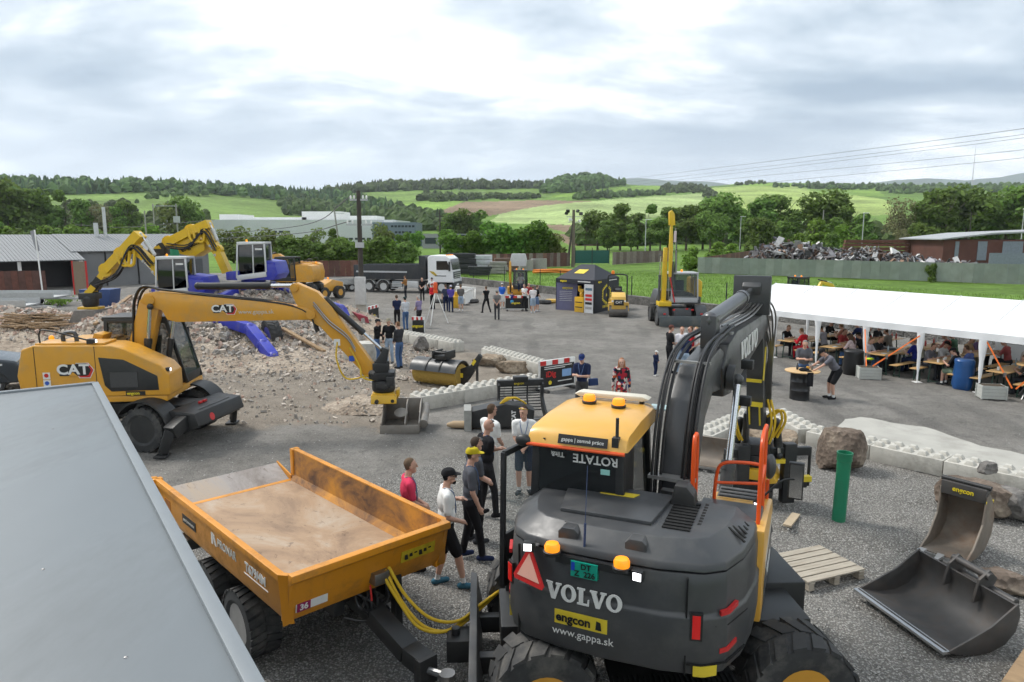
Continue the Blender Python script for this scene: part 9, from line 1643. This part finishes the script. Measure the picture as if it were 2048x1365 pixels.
for a in (.5, 2.6, 4.4): b = B(); b.tube([(.75 * math.cos(a), .75 * math.sin(a), 0), (.05 * math.cos(a), .05 * math.sin(a), 1.75)], .025, 6); b.build('leg', WHT, T)
b = B(); b.bx(-.12, .12, -.1, .1, 1.74, 1.9); b.lathe([(.1, 1.9), (.12, 2.2), (.09, 2.35)], n=12); b.build('laser_level', ORG, T, bevel=.01)
for lab, u, v, r, L, mt in (('concrete well ring beside the tall green grass', 1052, 541, 1.0, 1.0, CN), ('second concrete well ring further right', 1078, 540, 1.1, 1.1, CN)): b = B(); b.lathe([(r * .85, 0), (r, 0), (r, L * 1.4), (r * .85, L * 1.4), (r * .85, .02)], n=20); o = b.build('well_ring', mt); o.location = g(u, v); tag(o, lab, 'ring')
T = thing('pipe_bundle', 'bundle of orange plastic pipes lying in the grass', 'pipes', g(1115, 548)); rg = random.Random(8)
for i in range(16): x = rg.uniform(-.6, .6); b = B(); b.tube([(-2.6 + x, rg.uniform(-.8, .8), .15 + .1 * (i // 4)), (0, rg.uniform(-.6, .6), .2 + .12 * (i // 4)), (2.4 + x, rg.uniform(-.8, .8), .15 + .1 * (i // 4))], .09, 7); b.build('pipe', M('orange_pipe', (.65, .22, .03), .5), T)
for i, (lab, u, v, w, h_, cc) in enumerate((('black sheeted pile beside the lorry cab', 925, 548, 4.0, 2.6, (.015, .016, .018)), ('pale sheeted load left of the small excavator', 958, 546, 3.4, 2.3, (.5, .52, .54)), ('dark tarpaulin heap before the pale load', 960, 551, 3.2, 1.1, (.02, .022, .024)), ('stack of grey paving stones behind the small excavator', 996, 547, 2.6, 1.5, (.25, .24, .22)), ('rust brown stack beside the board fence', 1012, 543, 3.2, 1.8, (.12, .07, .05)))):
 rg = random.Random(i); T = thing('material_stack', lab, 'stack', g(u, v)); [B().bx(-w / 2 + rg.uniform(0, .4), w / 2 - rg.uniform(0, .5), -.7, .7, h_ * k / 4, h_ * (k + 1) / 4 - .04, (0, rg.uniform(-.03, .03), rg.uniform(-.1, .1))).build('layer', M('stack%d' % i, cc, .6, var=.25, vs=2), T, bevel=.03) for k in range(4)]
T = thing('red_bucket', 'dark red excavator bucket lying behind the yellow stick', 'bucket', g(700, 668), .4); b = B(); b.prism([(-.9, .0), (.5, 0), (.9, .4), (.8, .9), (.2, 1.1), (.5, .5), (-.2, .12)], 'y', -.7, .7); b.build('shell', M('dark_red', (.25, .02, .035), .5, var=.1), T, bevel=.03)
T = thing('concrete_trough', 'grey-brown concrete trough behind the trio of men', 'trough', g(722, 722)); b = B(); b.bx(-.6, .6, -.4, .4, 0, .75); b.build('trough', CONC, T, bevel=.02)
T = thing('blue_container', 'dark blue waste container behind the bent boom', 'container', g(203, 612)); b = B(); b.prism([(-.9, 0), (.9, 0), (1.1, 1.2), (-1.1, 1.2)], 'y', -.7, .7); b.build('bin', M('bin_blue', (.02, .05, .16), .5), T, bevel=.03)
pipe('upright green pipe between the two walking excavators', 354, 640, 486, r=.3)
T = thing('pump_unit', 'yellow pump unit standing among the far spectators', 'pump', g(913, 616)); b = B(); b.bx(-.25, .25, -.25, .25, 0, .8); b.lathe([(.15, .8), (.15, 1.1)], n=10); b.build('unit', TY, T, bevel=.03)
for lab, u, v in (('coiled black hose lying near the lorry', 945, 606), ('black tyre lying left of the black tent', 1090, 608), ('small black attachment beside the long white barrier', 880, 606), ('small yellow and black tool beside the black tent', 1103, 606)): o = B().lathe([(.2, .02), (.42, .0), (.5, .12), (.42, .26), (.2, .24)], n=16).build('loose_tyre' if 'tyre' in lab else 'hose_coil' if 'hose' in lab else 'tool_attachment', RUB_ if 'yellow' not in lab else TY); o.location = g(u, v); tag(o, lab, 'tyre' if 'tyre' in lab else 'attachment')
# ================================================================ air
b = B(); b.bx(-3400, 9500, -3400, 8600, -22.5, 640); o = b.build('haze', M('haze_empty', (1, 1, 1)), smooth=0); o['kind'] = 'stuff'; tag(o, 'thin pale haze over the valley', 'haze')
hm = bpy.data.materials.new('haze_air'); hm.use_nodes = True; hm.node_tree.nodes.clear(); vo_ = hm.node_tree.nodes.new('ShaderNodeVolumePrincipled'); vo_.inputs['Color'].default_value = (.86, .92, 1, 1); vo_.inputs['Density'].default_value = .00009; vo_.inputs['Anisotropy'].default_value = .3
mo_ = hm.node_tree.nodes.new('ShaderNodeOutputMaterial'); hm.node_tree.links.new(vo_.outputs[0], mo_.inputs['Volume']); o.data.materials.clear(); o.data.materials.append(hm)
bpy.data.scenes.remove(TS)
